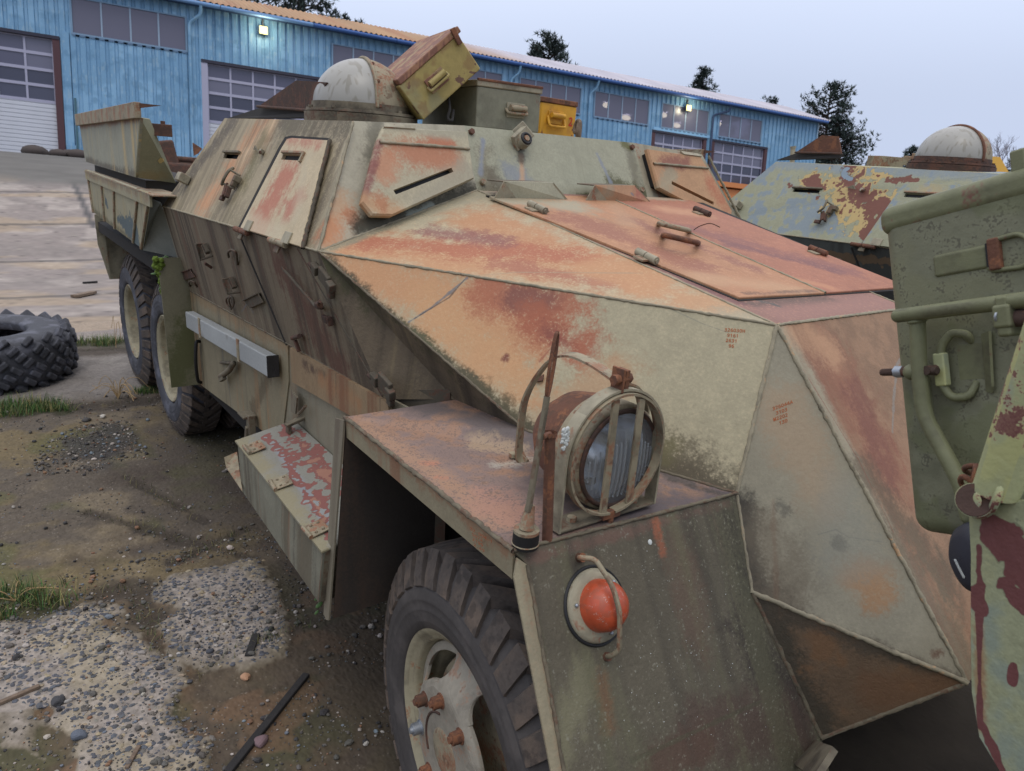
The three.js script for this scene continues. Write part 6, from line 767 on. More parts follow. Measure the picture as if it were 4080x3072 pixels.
// colour and height of the yard at a point of the yard plane; returns height in metres
function yard(x, z, c) {
  const w1 = fb(x * 1.6, 1.3, z * 1.6, 4), w2 = fb(x * 11, 4.1, z * 11, 3), w3 = fb(x * 60, 8.7, z * 60, 2), w4 = n3(x * 240, 2.2, z * 240), fine = w3 * 0.55 + w4 * 0.45;
  if (x > 2.6 || z > 2.2) { c[0] = 0.16; c[1] = 0.135; c[2] = 0.105; mix(c, [0.1, 0.085, 0.065], w2); return 0; }
  if (x > 0 && z > -5) { c[0] = 0.085; c[1] = 0.072; c[2] = 0.058; mix(c, [0.05, 0.042, 0.036], w2); return 0; }
  let h = (w1 - 0.5) * 0.02 + (w2 - 0.5) * 0.012 + (w3 - 0.5) * 0.005;
  const apron = sst(-5.75, -6.1, z + (w1 - 0.5) * 0.5);
  const q = [0, 0, 0];
  // foreground dirt over old concrete
  c[0] = 0.1; c[1] = 0.08; c[2] = 0.058; mix(c, S(112, 98, 68), 0.8 * sst(0.42, 0.62, w1 + (w2 - 0.5) * 0.5)); mix(c, S(74, 64, 54), 0.85 * sst(0.5, 0.68, fb(x * 2.3 + 9, 2, z * 2.3, 4)));
  mix(c, S(84, 84, 46), 0.6 * sst(0.56, 0.7, fb(x * 3 + 4, 6, z * 3, 4))); mix(c, S(132, 118, 94), 0.5 * sst(0.58, 0.74, fb(x * 4, 9, z * 4, 4)));
  const near = sst(-1.9, -1.3, z); mix(c, S(78, 66, 52), near * 0.7); mix(c, S(66, 70, 40), near * 0.55 * sst(0.5, 0.62, fb(x * 5 + 1, 3, z * 5, 3))); mix(c, S(118, 92, 68), near * 0.6 * sst(0.56, 0.66, fb(x * 6 + 8, 5, z * 6, 3)));
  // grey slab behind, round the big tyre
  const mid = sst(-4.35, -4.7, z + (w1 - 0.5) * 0.5); mix(c, S(128, 122, 116), mid * 0.9); mix(c, S(104, 98, 92), mid * 0.6 * sst(0.5, 0.65, w2));
  // apron of pale concrete
  if (apron > 0) { q[0] = 0.235; q[1] = 0.2; q[2] = 0.178; const b = fb(x * 1.3, 7, z * 1.5, 4); mix(q, S(122, 114, 108), 0.7 * sst(0.42, 0.66, b * 0.6 + fb(x * 6, 8, z * 6, 3) * 0.4)); mix(q, S(172, 162, 152), 0.5 * sst(0.5, 0.7, fb(x * 2.2 + 3, 1, z * 2.4, 4))); mix(q, S(160, 140, 112), 0.5 * sst(0.55, 0.66, fb(x * 0.8 + 7, 4, z * 1.6, 3)));
    for (const zz of [-8.4, -10.9, -13.4, -15.9, -18.4]) mix(q, S(80, 76, 72), 0.75 * sst(0.09, 0.03, Math.abs(z - zz + (w1 - 0.5) * 0.12))); mix(q, S(60, 60, 62), 0.8 * sst(0.07, 0.03, segD(x, 0, z, [.2014,-0,-18.2658], [-.0704,-0,-13.1464]))); 
    mix(c, q, apron); }
  mix(c, S(62, 52, 40), sst(0.28, 0.05, Math.abs(z + 5.72 + (w1 - 0.5) * 0.4)) * 0.9);
  let dj = 9; for (const s of JOINTS) dj = Math.min(dj, segD(x, 0, z, s[0], s[1]) / s[2] + (w2 - 0.5) * 1.6 + (w1 - 0.5) * 0.9); if (dj < 1) { mix(c, S(56, 48, 38), 0.8 * sst(1, 0.2, dj)); h -= 0.006 * sst(1, 0, dj); }
  const a = z < -3 ? -1 : Math.max(poly(x, z, SLAB_A), poly(x, z, SLAB_B)) + (w2 - 0.5) * 0.09 + (w1 - 0.5) * 0.08 + (w3 - 0.5) * 0.025 - (z < -3 ? 0 : 0.1) * sst(0.02, -0.05, -poly(x, z, DIRT_A) + (w2 - 0.5) * 0.12 - 0.02) * 4;
  const slab = sst(-0.008, 0.012, a);
  if (slab > 0) {                                            // washed concrete: pale mortar between dark chippings
    q[0] = 0.285; q[1] = 0.247; q[2] = 0.21; const k = 0.72 + 0.5 * w3 + 0.12 * (w4 - 0.5); q[0] *= k; q[1] *= k; q[2] *= k; mix(q, S(150, 138, 112), 0.6 * sst(0.5, 0.64, fb(x * 4, 3, z * 4, 3))); mix(q, S(104, 94, 74), 0.7 * sst(0.09, 0.0, a)); 
    mix(c, q, slab); h += slab * 0.012;
  }
  const g = poly(x, z, GRAVEL) + (w1 - 0.5) * 0.4 + (w2 - 0.5) * 0.25; mix(c, S(58, 56, 54), 0.85 * sst(-0.03, 0.1, g));
  for (const s of GRASS) mix(c, S(52, 52, 28), 0.85 * sst(1.3, 0.5, segD(x, 0, z, s[0], s[1]) / s[2] + (w2 - 0.5) * 0.8));
  const k = 0.68 + 0.34 * w3 + 0.3 * fine; c[0] *= k; c[1] *= k; c[2] *= k;
  mix(c, S(170, 160, 146), 0.5 * sst(0.86, 0.93, w4) * (1 - slab)); mix(c, S(36, 34, 32), 0.5 * sst(0.16, 0.08, w4) * (1 - slab));
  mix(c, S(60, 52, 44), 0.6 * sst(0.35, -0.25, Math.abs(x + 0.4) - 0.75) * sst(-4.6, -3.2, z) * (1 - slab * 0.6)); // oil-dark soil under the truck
  return h;
}
const NX0 = -3.3, NX1 = 1.3, NZ0 = -7.2, NZ1 = 1.6;
{
  const W = 1150, H = 1900, hm = new Float32Array(W * H), c0 = [0, 0, 0];
  const map = texture(W, H, (u, v, c) => { hm[Math.floor(v * H) * W + Math.floor(u * W)] = yard(NX0 + (NX1 - NX0) * u, NZ1 + (NZ0 - NZ1) * v, c); });
  const bump = texture(1024, 1024, (u, v, c) => { const x = NX0 + (NX1 - NX0) * u, z = NZ1 + (NZ0 - NZ1) * v; c[0] = 0.5 + (n3(x * 75, 3, z * 75) - 0.5) * 0.55 + (n3(x * 190, 5, z * 190) - 0.5) * 0.45; }, false);
  const m = new THREE.MeshStandardMaterial({ map, roughness: 0.93, bumpMap: bump, bumpScale: 0.006 });
  const NI = 200, NJ = 360, pos = [], uv = [], idx = [];
  for (let j = 0; j <= NJ; j++) for (let i = 0; i <= NI; i++) {
    const u = i / NI, v = j / NJ, x = NX0 + (NX1 - NX0) * u, z = NZ1 + (NZ0 - NZ1) * v, px = Math.min(W - 1, Math.floor(u * W)), py = Math.min(H - 1, Math.floor(v * H));
    const e = Math.min(i, NI - i, j, NJ - j) / 14, dip = e < 1 ? -0.03 * (1 - e) : 0, p = new THREE.Vector3(x, 0, z).applyMatrix4(TURN); p.y = groundY(p.x, p.z) + hm[py * W + px] + dip + 0.004;
    pos.push(p.x, p.y, p.z); uv.push(u, v); if (i < NI && j < NJ) { const k = j * (NI + 1) + i; idx.push(k, k + 1, k + NI + 2, k, k + NI + 2, k + NI + 1); }
  }
  const g = new THREE.BufferGeometry(); g.setAttribute('position', new THREE.Float32BufferAttribute(pos, 3)); g.setAttribute('uv', new THREE.Float32BufferAttribute(uv, 2)); g.setIndex(idx); g.computeVertexNormals();
  const o = new THREE.Mesh(g, m); o.name = 'yard_ground'; o.receiveShadow = true; o.userData.kind = 'structure'; scene.add(o);
  // wider ground out to the horizon
  const FX0 = -22, FX1 = 50, FZ0 = -34, FZ1 = 14, fm = texture(1100, 760, (u, v, c) => { const x = FX0 + (FX1 - FX0) * u, z = FZ1 + (FZ0 - FZ1) * v, p = new THREE.Vector3(x, groundY(x, z), z).applyMatrix4(BACK); yard(p.x, p.z, c); const bank = sst(-15.4, -17.2, z + (n3(x * 0.7, 0, z) - 0.5) * 1.5); const k = 0.75 + 0.5 * fb(x * 2, 5, z * 3, 4); mix(c, [0.125 * k, 0.118 * k, 0.105 * k], bank); mix(c, [0.08, 0.085, 0.04], 0.5 * sst(-24.5, -27.0, z + (n3(x, 3, z) - 0.5) * 2)); });
  const xs = [], zs = []; for (let i = 0; i <= 120; i++) xs.push(FX0 + (FX1 - FX0) * i / 120); xs.unshift(-600, -250, -80, -40); xs.push(80, 250, 600); for (let i = 0; i <= 140; i++) zs.push(FZ1 + (FZ0 - FZ1) * i / 140); zs.unshift(600, 200, 60); zs.push(-60, -150, -600);
  const P = [], U = [], I = [], w = xs.length;
  zs.forEach((z, j) => xs.forEach((x, i) => { const p = new THREE.Vector3(x, 0, z), y = groundY(x, z); p.y = y; const q = p.clone().applyMatrix4(BACK), e = Math.min(q.x - NX0, NX1 - q.x, q.z - NZ0, NZ1 - q.z); P.push(x, y - 0.05 * sst(0.25, 0.6, e), z); U.push(Math.min(0.999, Math.max(0.001, (x - FX0) / (FX1 - FX0))), Math.min(0.999, Math.max(0.001, (z - FZ1) / (FZ0 - FZ1)))); if (i + 1 < w && j + 1 < zs.length) { const k = j * w + i; I.push(k, k + 1, k + w + 1, k, k + w + 1, k + w); } }));
  const fg = new THREE.BufferGeometry(); fg.setAttribute('position', new THREE.Float32BufferAttribute(P, 3)); fg.setAttribute('uv', new THREE.Float32BufferAttribute(U, 2)); fg.setIndex(I); fg.computeVertexNormals();
  const fo = new THREE.Mesh(fg, new THREE.MeshStandardMaterial({ map: fm, roughness: 0.95 })); fo.name = 'ground'; fo.receiveShadow = true; fo.userData.kind = 'structure'; scene.add(fo);
}
const onGround = (x, z) => { const p = new THREE.Vector3(x, 0, z).applyMatrix4(TURN), c = [0, 0, 0]; p.y = groundY(p.x, p.z) + yard(x, z, c) + 0.004; return p; };
function scatter(name, label, cat, list, mats) {              // list: [x, z, size, flat, sink, colour]
  const g = new THREE.IcosahedronGeometry(1, 0), im = new THREE.InstancedMesh(g, mats, list.length), o = new THREE.Object3D();
  list.forEach(([x, z, s, flat, sink, col], i) => { o.position.copy(onGround(x, z)); o.position.y += s * (flat - sink); o.rotation.set(rr(-0.25, 0.25), rnd() * 6.28, rr(-0.25, 0.25)); o.scale.set(s * rr(0.75, 1.35), s * flat, s * rr(0.7, 1.1)); o.updateMatrix(); im.setMatrixAt(i, o.matrix); im.setColorAt(i, (() => { const k = rr(0.7, 1.25); return new THREE.Color().setRGB(col[0] * k * rr(0.95, 1.05), col[1] * k, col[2] * k * rr(0.95, 1.05)); })()); });
  im.name = name; im.userData.kind = 'stuff'; im.castShadow = im.receiveShadow = true; tag(im, label, cat); scene.add(im);
}
{
  const chips = []; while (chips.length < 5200) { const x = rr(-2.4, -0.9), z = rr(-2.1, -0.55), a = Math.max(poly(x, z, SLAB_A), poly(x, z, SLAB_B)); if (a < rr(-0.02, 0.03) || poly(x, z, DIRT_A) > -0.02) continue; const s = rr(0.003, 0.0125) * (rnd() < 0.7 ? 1 : 0.6); const t = rnd(); chips.push([x, z, s, 0.42, 0.52, t < 0.7 ? S(82, 84, 89) : t < 0.85 ? S(122, 116, 108) : S(150, 136, 112)]); }
  scatter('chippings', 'dark blue-grey chippings set in the worn concrete at the lower left', 'stones', chips, new THREE.MeshStandardMaterial({ roughness: 0.8 }));
  const grit = []; for (let i = 0; i < 14000; i++) { const n = rnd() < 0.55; let x = n ? rr(-2.3, -0.6) : rr(-3.2, -0.6), z = n ? rr(-2.0, -0.45) : rr(-4.6, -1.6); if (rnd() < 0.28) { x = rr(-2.0, -1.2); z = rr(-3.9, -2.6); if (poly(x, z, GRAVEL) < -0.1) continue; } if (fb(x * 3, 4, z * 3, 2) < 0.38) continue; const t = rnd(), s = Math.min(0.015, 0.0024 / Math.pow(rnd() + 0.02, 0.5)); grit.push([x, z, s, rr(0.5, 0.8), 0.25, t < 0.55 ? S(92, 88, 82) : t < 0.75 ? S(58, 56, 56) : t < 0.85 ? S(164, 156, 146) : t < 0.93 ? S(126, 96, 74) : S(112, 120, 128)]); }
  scatter('gravel', 'loose grey gravel and grit strewn over the dirt beside the near truck', 'gravel', grit, new THREE.MeshStandardMaterial({ roughness: 0.85 }));
}
// grass tufts
{
  const pos = [], col = [], blade = (p, h, a, bend, w, c) => { const d = [Math.cos(a), Math.sin(a)], s = [-d[1] * w, d[0] * w]; let pr = null; for (let k = 0; k <= 3; k++) { const t = k / 3, x = p.x + d[0] * bend * t * t, z = p.z + d[1] * bend * t * t, y = p.y + h * (t - 0.25 * t * t * (bend / (h + 0.01))), ww = 1 - t * 0.95, q = [[x - s[0] * ww, y, z - s[1] * ww], [x + s[0] * ww, y, z + s[1] * ww]]; if (pr) for (const v of [pr[0], pr[1], q[1], pr[0], q[1], q[0]]) { pos.push(...v); col.push(...c.map((e) => e * (0.7 + 0.5 * t))); } pr = q; } };
  for (const [a, b, r] of GRASS) { const n = Math.round(900 * r / 0.14); for (let i = 0; i < n; i++) { const t = rnd(), q = lerp3(a, b, t), an = rnd() * 6.28, rad = r * Math.sqrt(rnd()) * 1.05, x = q[0] + Math.cos(an) * rad * 1.4, z = q[2] + Math.sin(an) * rad; if (fb(x * 9, 3, z * 9, 2) < 0.36) continue; const p = onGround(x, z); const dry = rnd() < 0.18; blade(p, rr(0.03, 0.1) * (r > 0.1 ? 1 : 0.7), rnd() * 6.28, rr(0.01, 0.07), rr(0.0015, 0.003), dry ? S(142, 130, 82) : S(rr(58, 86), rr(84, 112), rr(40, 56))); } }
  for (const [s, e] of JOINTS) for (let i = 0; i < 70; i++) { const q = lerp3(s, e, rnd()); if (q[2] < -6 || q[2] > -0.5 || q[0] > -0.9) continue; const p = onGround(q[0] + rr(-0.04, 0.04), q[2] + rr(-0.04, 0.04)); blade(p, rr(0.012, 0.05), rnd() * 6.28, rr(0.01, 0.05), 0.0016, rnd() < 0.5 ? S(120, 112, 72) : S(70, 82, 46)); }
  const g = new THREE.BufferGeometry(); g.setAttribute('position', new THREE.Float32BufferAttribute(pos, 3)); g.setAttribute('color', new THREE.Float32BufferAttribute(col, 3)); g.computeVertexNormals();
  const o = new THREE.Mesh(g, new THREE.MeshStandardMaterial({ vertexColors: true, roughness: 0.8, side: THREE.DoubleSide })); o.name = 'grass'; o.userData.kind = 'stuff'; o.castShadow = o.receiveShadow = true; tag(o, 'short green grass in the joints of the old concrete yard', 'grass'); scene.add(o);
}
const weed = (name, label, c, n, h, spread) => { const b = onGround(c[0], c[2]), g = []; for (let i = 0; i < n; i++) { const a = rnd() * 6.28, r = rr(0.3, 1) * spread, hh = h * rr(0.4, 1); g.push(tube([[b.x, b.y, b.z], [b.x + Math.cos(a) * r * 0.35, b.y + hh * 0.7, b.z + Math.sin(a) * r * 0.35], [b.x + Math.cos(a) * r * 0.8, b.y + hh * rr(0.5, 1), b.z + Math.sin(a) * r * 0.8], [b.x + Math.cos(a) * r * 1.2, b.y + hh * rr(0.05, 0.7), b.z + Math.sin(a) * r * 1.2]], rr(0.0016, 0.003), 4, 10)); } return solo(name, g, plain(S(168, 142, 102), 0.9), label, 'weed', b.toArray(), false); };
weed('dry_weed', 'tuft of dry straw-coloured weed on the ground in front of the front rear-axle wheel', [-1.1686,0,-4.3713], 16, 0.2, 0.22);
weed('dry_weed', 'thin bare weed stalk standing in the grass behind the big loose tyre', [-.9417,0,-5.845], 2, 0.42, 0.04);
weed('dry_weed', 'long dry grass stems bent over the lower left concrete edge', [-1.9448,0,-1.9135], 5, 0.07, 0.22);
// loose tyre lying flat
{
  const c = [-1.9, 0.19, -5.33], t = thing('off_road_tyre', 'large black off-road tyre lying flat on the concrete at the left edge', 'tyre', [-1.9, 0, -5.33]);
  const place = new THREE.Matrix4().setPosition(...c), R0 = 0.615, W = 0.37;
  const carc = lathe([[0.3, 0.1], [0.285, 0.15], [0.31, 0.17], [0.4, 0.188], [0.5, 0.178], [0.56, 0.15], [0.585, 0.1], [0.592, 0], [0.585, -0.1], [0.56, -0.15], [0.5, -0.178], [0.4, -0.188], [0.31, -0.17], [0.285, -0.15], [0.3, -0.1]], place, 90); part(t, 'carcass', carc, M.rubberBlue);
  const n = 22, bx = []; for (let i = 0; i < n; i++) for (const s of [1, -1]) for (let k = 0; k < 4; k++) { const th = (i + (s > 0 ? 0 : 0.5)) / n * 6.2832 + k * 0.075 * 1.0, y = s * (0.02 + k * 0.047), r = k === 3 ? R0 - 0.035 : R0 - 0.006 - k * 0.003; bx.push(new RoundedBoxGeometry(0.07 + 0.012 * h3(i, k, 2), 0.046, 0.085, 3, 0.014).rotateZ((k === 3 ? s * 0.7 : s * 0.12)).rotateX(0).applyMatrix4(new THREE.Matrix4().makeRotationY(-th).multiply(new THREE.Matrix4().makeTranslation(r - 0.03 - 0.012 * h3(i, k, 7), y, 0)).multiply(new THREE.Matrix4().makeRotationX(s * 0.65))).translate(...c)); }
  const tb = part(t, 'tread_blocks', bx, M.rubberBlue); tb.userData.kind = 'stuff'; part(t, 'inner_liner', new THREE.CylinderGeometry(0.31, 0.31, 0.03, 40).translate(c[0], 0.03, c[2]), plain(S(150, 116, 70), 0.95));
}
// strips of wood and sticks on the ground
const stick = (label, a, b, w, h, m, cat = 'wood strip') => { const A = onGround(a[0], a[2]), Bq = onGround(b[0], b[2]), g = new RoundedBoxGeometry(A.distanceTo(Bq), h, w, 2, 0.003), p = g.attributes.position; for (let i = 0; i < p.count; i++) p.setY(i, p.getY(i) + (n3(p.getX(i) * 9, 4, a[0] * 50) - 0.5) * 0.006), p.setZ(i, p.getZ(i) * (0.85 + 0.3 * n3(p.getX(i) * 12, 1, a[2] * 20))); g.computeVertexNormals();
  g.applyMatrix4(frameAt(A.clone().lerp(Bq, 0.5).add(new THREE.Vector3(0, h * 0.5, 0)).toArray(), Bq.clone().sub(A).toArray(), [0, 1, 0])); return solo('wood_strip', g, m, label, cat, A.clone().lerp(Bq, 0.5).toArray(), false); };
stick('long black strip of wood on the dirt beside the front wheel', [-1.494,0,-.6001], [-1.1325,0,-.8841], 0.026, 0.014, M.woodDark);
stick('short black piece of wood on the concrete below the stowage box', [-1.2803,0,-1.0747], [-1.2147,-0,-1.1854], 0.03, 0.01, M.woodDark);
stick('grey splintered stick at the lower left edge of the concrete', [-2.0486,0,-1.2543], [-1.9137,0,-1.2886], 0.018, 0.012, M.woodGrey);
stick('small brown wood splinter standing at the bottom left of the slab', [-1.7395,0,-.7634], [-1.691,0,-.8356], 0.014, 0.01, M.woodGrey);
stick('flat brown board on the pale apron behind the loose tyre', [-.9798,0,-8.2287], [-.7526,0,-8.4167], 0.09, 0.03, M.woodGrey);
stick('thin dark board further back on the pale apron', [-.7743,0,-9.147], [-.6117,0,-9.1627], 0.04, 0.02, M.woodDark);
const rock = (label, p, s, c, k = 1) => { const o = onGround(p[0], p[2]), g = new THREE.IcosahedronGeometry(1, 2), q = g.attributes.position; for (let i = 0; i < q.count; i++) { const e = 0.75 + 0.5 * n3(q.getX(i) * 1.3 + p[0] * 40, q.getY(i) * 1.3, q.getZ(i) * 1.3 + p[2] * 40); q.setXYZ(i, q.getX(i) * e, q.getY(i) * e * 0.55, q.getZ(i) * e * 0.8); } g.computeVertexNormals(); g.scale(s, s, s).rotateY(k).translate(o.x, o.y + s * 0.25, o.z); return solo('stone', g, plain(c, 0.9), label, 'stone', o.toArray(), false); };
rock('purple-grey flat stone beside the long black wood strip', [-1.3693,-0,-.6672], 0.028, S(118, 96, 98));
rock('pale orange stone on the moss near the long black wood strip', [-1.3186,0,-.987], 0.02, S(178, 138, 108), 2);
rock('dark stone lying on the near slab left of the small wood piece', [-1.3879,0,-1.1772], 0.016, S(70, 72, 78), 3);
rock('dark grey stone on the yellow dirt under the rear wheel', [-1.419,0,-3.9751], 0.03, S(72, 70, 68), 4);
rock('white stone beside the weed tuft in front of the rear wheel', [-1.319,0,-4.0068], 0.026, S(186, 180, 168), 5);
rock('charcoal stone in the dirt at the lower left corner', [-1.8703,0,-1.1787], 0.026, S(64, 64, 66), 1.5);
rock('blue-grey stone on the dirt patch at the lower left', [-1.8374,0,-.977], 0.026, S(92, 98, 108), 2.5);

// ---------------------------------------------------------------- garage (plumb coordinates; wall in the plane z = ZB, facing +z)
const BLUE = S(116, 163, 196);
const blueSheet = tiled(4, 1024, (u, v, c) => { const a = tf(u, v, 6, 101), b = tn(u, v, 200, 4), r = tn(u, v * 0.25, 96, 5), k = 0.9 + 0.12 * b; c[0] = BLUE[0] * k * 1.04; c[1] = BLUE[1] * k; c[2] = BLUE[2] * k; mix(c, S(146, 190, 220), 0.55 * sst(0.5, 0.68, a)); mix(c, S(84, 128, 160), 0.5 * sst(0.56, 0.75, tf(u, v, 12, 103))); mix(c, S(158, 186, 200), 0.4 * sst(0.7, 0.85, r)); }, { rough: 0.55 });
const white = tiled(2, 256, (u, v, c) => { const k = 0.92 + 0.1 * tf(u, v, 6, 111); c[0] = 0.6 * k; c[1] = 0.62 * k; c[2] = 0.67 * k; }, { rough: 0.5 });
const frameGrey = plain(S(166, 166, 186), 0.5), jamb = plain(S(84, 58, 62), 0.8), gutterBlue = plain(S(66, 104, 168), 0.5), gutterPale = plain(S(120, 160, 206), 0.5), plinth = tiled(2, 256, metalTex(S(146, 142, 138), S(110, 104, 98), 0.3, 0.6), { rough: 0.95 });
const darkGlass = [S(62, 64, 82), S(84, 84, 104), S(70, 72, 90), S(104, 104, 122)].map((c) => new THREE.MeshPhysicalMaterial({ color: new THREE.Color().setRGB(...c), roughness: 0.12, transmission: 0.0, clearcoat: 0.3, clearcoatRoughness: 0.1 }));
const milky = new THREE.MeshPhysicalMaterial({ color: new THREE.Color().setRGB(...S(120, 120, 140)), roughness: 0.3, transmission: 0.3, thickness: 0 });
const lampGlow = new THREE.MeshStandardMaterial({ color: 0x332f20, emissive: new THREE.Color(1, 0.9, 0.36), emissiveIntensity: 2.4 }), innerGlow = new THREE.MeshStandardMaterial({ color: 0x222222, emissive: new THREE.Color(1, 0.88, 0.5), emissiveIntensity: 9 });
const X0 = -14, X1 = 31.4, EAVE = 9.8, PITCH = 0.27;
function sheet(x0, x1, y0, y1, pitch = PITCH, depth = 0.045, z = ZB) {
  const pts = []; for (let i = Math.floor(x0 / pitch) - 1; i <= Math.ceil(x1 / pitch) + 1; i++) for (const [a, d] of [[0, 0], [0.08, 1], [0.62, 1], [0.7, 0]]) { const x = (i + a) * pitch; if (x > x0 && x < x1) pts.push([x, d * depth]); }
  const edge = (x) => { const t = ((x / pitch) % 1 + 1) % 1; return (t < 0.08 ? t / 0.08 : t < 0.62 ? 1 : t < 0.7 ? (0.7 - t) / 0.08 : 0) * depth; }; pts.unshift([x0, edge(x0)]); pts.push([x1, edge(x1)]);
  const pos = []; for (let i = 0; i + 1 < pts.length; i++) { const [a, d] = pts[i], [b, e] = pts[i + 1]; for (const [x, y, w] of [[a, y0, d], [b, y0, e], [b, y1, e], [a, y0, d], [b, y1, e], [a, y1, d]]) pos.push(x, y, z + w); }
  const g = new THREE.BufferGeometry(); g.setAttribute('position', new THREE.Float32BufferAttribute(pos, 3)); g.computeVertexNormals(); return g;
}
const garage = thing('garage_building', 'long light blue corrugated-metal garage with white roller doors across the yard', 'building', [10, PAD, ZB], false);
const WIN = [[-2.88, 0.43], [5.38, 8.5], [9.35, 12.4], [13.25, 16.3], [17.04, 20.06], [20.84, 23.72], [24.42, 27.3], [-11.4, -8.1]], WY0 = 8.29, WY1 = 9.33;
const DOORS = [[-7.3, -3.34], [0.98, 4.92], [9.4, 13.2], [20.42, 23.6], [24.12, 27.74]], DTOP = 8.07;
const gaps = (list) => { const s = list.slice().sort((a, b) => a[0] - b[0]), r = []; let x = X0; for (const [a, b] of s) { if (a > x) r.push([x, a]); x = b; } r.push([x, X1]); return r; };
part(garage, 'wall_sheet', sheet(X0, X1, WY1, EAVE), blueSheet); part(garage, 'wall_sheet', sheet(X0, X1, DTOP, WY0), blueSheet);
for (const [a, b] of gaps(WIN)) part(garage, 'wall_sheet', sheet(a, b, WY0, WY1), blueSheet);
for (const [a, b] of gaps(DOORS)) { part(garage, 'wall_sheet', sheet(a, b, PAD + 0.42, DTOP), blueSheet); part(garage, 'plinth', boxAA(a, b, PAD - 0.4, PAD + 0.42, ZB - 0.2, ZB + 0.02), plinth); }
for (const [a, b] of WIN) {
  const w = part(garage, 'window', [boxAA(a - 0.04, b + 0.04, WY0 - 0.05, WY0, ZB - 0.03, ZB + 0.06), boxAA(a - 0.04, b + 0.04, WY1, WY1 + 0.04, ZB - 0.03, ZB + 0.05), boxAA(a - 0.04, a + 0.02, WY0, WY1, ZB - 0.04, ZB + 0.05), boxAA(b - 0.02, b + 0.04, WY0, WY1, ZB - 0.04, ZB + 0.05)], plain(S(120, 150, 176), 0.6)), n = 4, s = (b - a) / n;
  for (let i = 0; i < n; i++) { part(w, 'pane', new THREE.PlaneGeometry(s - 0.05, WY1 - WY0).translate(a + s * (i + 0.5), (WY0 + WY1) / 2, ZB + 0.012), milky); if (i) part(w, 'mullion', boxAA(a + s * i - 0.025, a + s * i + 0.025, WY0, WY1, ZB - 0.02, ZB + 0.035), plain(S(146, 166, 186), 0.6)); }
  part(w, 'sill_pegs', sheet(a, b, WY0 - 0.1, WY0 - 0.05, PITCH, 0.07), plain(S(96, 122, 150), 0.8));
}
for (const [a, b] of DOORS) {
  const d = part(garage, 'roller_door', boxAA(a + 0.1, b - 0.1, PAD, 6.1, ZB - 0.12, ZB - 0.08), white), cols = 5, rows = 4, s = (b - a - 0.2) / cols, y0 = 6.1, h = (DTOP - 0.06 - y0) / rows;
  for (let y = PAD + 0.06; y < 6.05; y += 0.125) part(d, 'door_slat', new RoundedBoxGeometry(b - a - 0.2, 0.112, 0.03, 1, 0.008).translate((a + b) / 2, y + 0.06, ZB - 0.07), white);
  for (let r = 0; r <= rows; r++) part(d, 'rail', boxAA(a + 0.1, b - 0.1, y0 + h * r - 0.045, y0 + h * r + 0.045, ZB - 0.1, ZB - 0.05), frameGrey);
  for (let c = 0; c <= cols; c++) part(d, 'stile', boxAA(a + 0.1 + s * c - 0.03, a + 0.1 + s * c + 0.03, y0, DTOP - 0.05, ZB - 0.1, ZB - 0.053), frameGrey);
  for (let r = 0; r < rows; r++) for (let c = 0; c < cols; c++) part(d, 'pane', boxAA(a + 0.1 + s * c + 0.03, a + 0.1 + s * (c + 1) - 0.03, y0 + h * r + 0.045, y0 + h * (r + 1) - 0.045, ZB - 0.095, ZB - 0.08), darkGlass[(r >= 2 ? (h3(r, c, Math.round(a)) > 0.5 ? 1 : 3) : (c * 3 + r) % 3 ? 0 : 2)]);
  for (const x of [a, b]) part(garage, 'door_jamb', boxAA(x - 0.1, x + 0.1, PAD, DTOP, ZB - 0.12, ZB + 0.05), x === b || a > 18 ? jamb : frameGrey);
  part(garage, 'door_lintel', boxAA(a - 0.1, b + 0.1, DTOP - 0.07, DTOP + 0.03, ZB - 0.1, ZB + 0.07), plain(S(52, 52, 66), 0.8));
}
part(garage, 'flat_panel', boxAA(20.4, 23.9, DTOP + 0.03, WY0 - 0.06, ZB, ZB + 0.065), plain(S(138, 186, 220), 0.5));
part(garage, 'door_post', boxAA(-3.2, -2.94, PAD, PAD + 0.6, ZB, ZB + 0.12), blueSheet); part(garage, 'corner_trim', boxAA(X1 - 0.06, X1 + 0.03, PAD, EAVE, ZB - 0.1, ZB + 0.07), plain(S(150, 178, 196), 0.6)); part(garage, 'corner_trim', boxAA(-3.16, -2.98, PAD + 0.6, DTOP + 0.2, ZB + 0.03, ZB + 0.08), blueSheet); part(garage, 'conduit', boxAA(-2.93, -2.87, PAD + 0.3, 6.3, ZB + 0.04, ZB + 0.1), plain(S(74, 108, 120), 0.8));
part(garage, 'end_wall', boxAA(X1 - 0.02, X1 + 0.0, PAD, EAVE, ZB - 14, ZB - 0.1), blueSheet); part(garage, 'inner_wall', [boxAA(X0, X1 - 0.1, PAD, EAVE + 1.4, ZB - 9, ZB - 8.9), boxAA(X0, X1 - 0.1, PAD - 0.1, PAD - 0.05, ZB - 9, ZB - 0.2)], plain(S(70, 70, 84), 0.9));
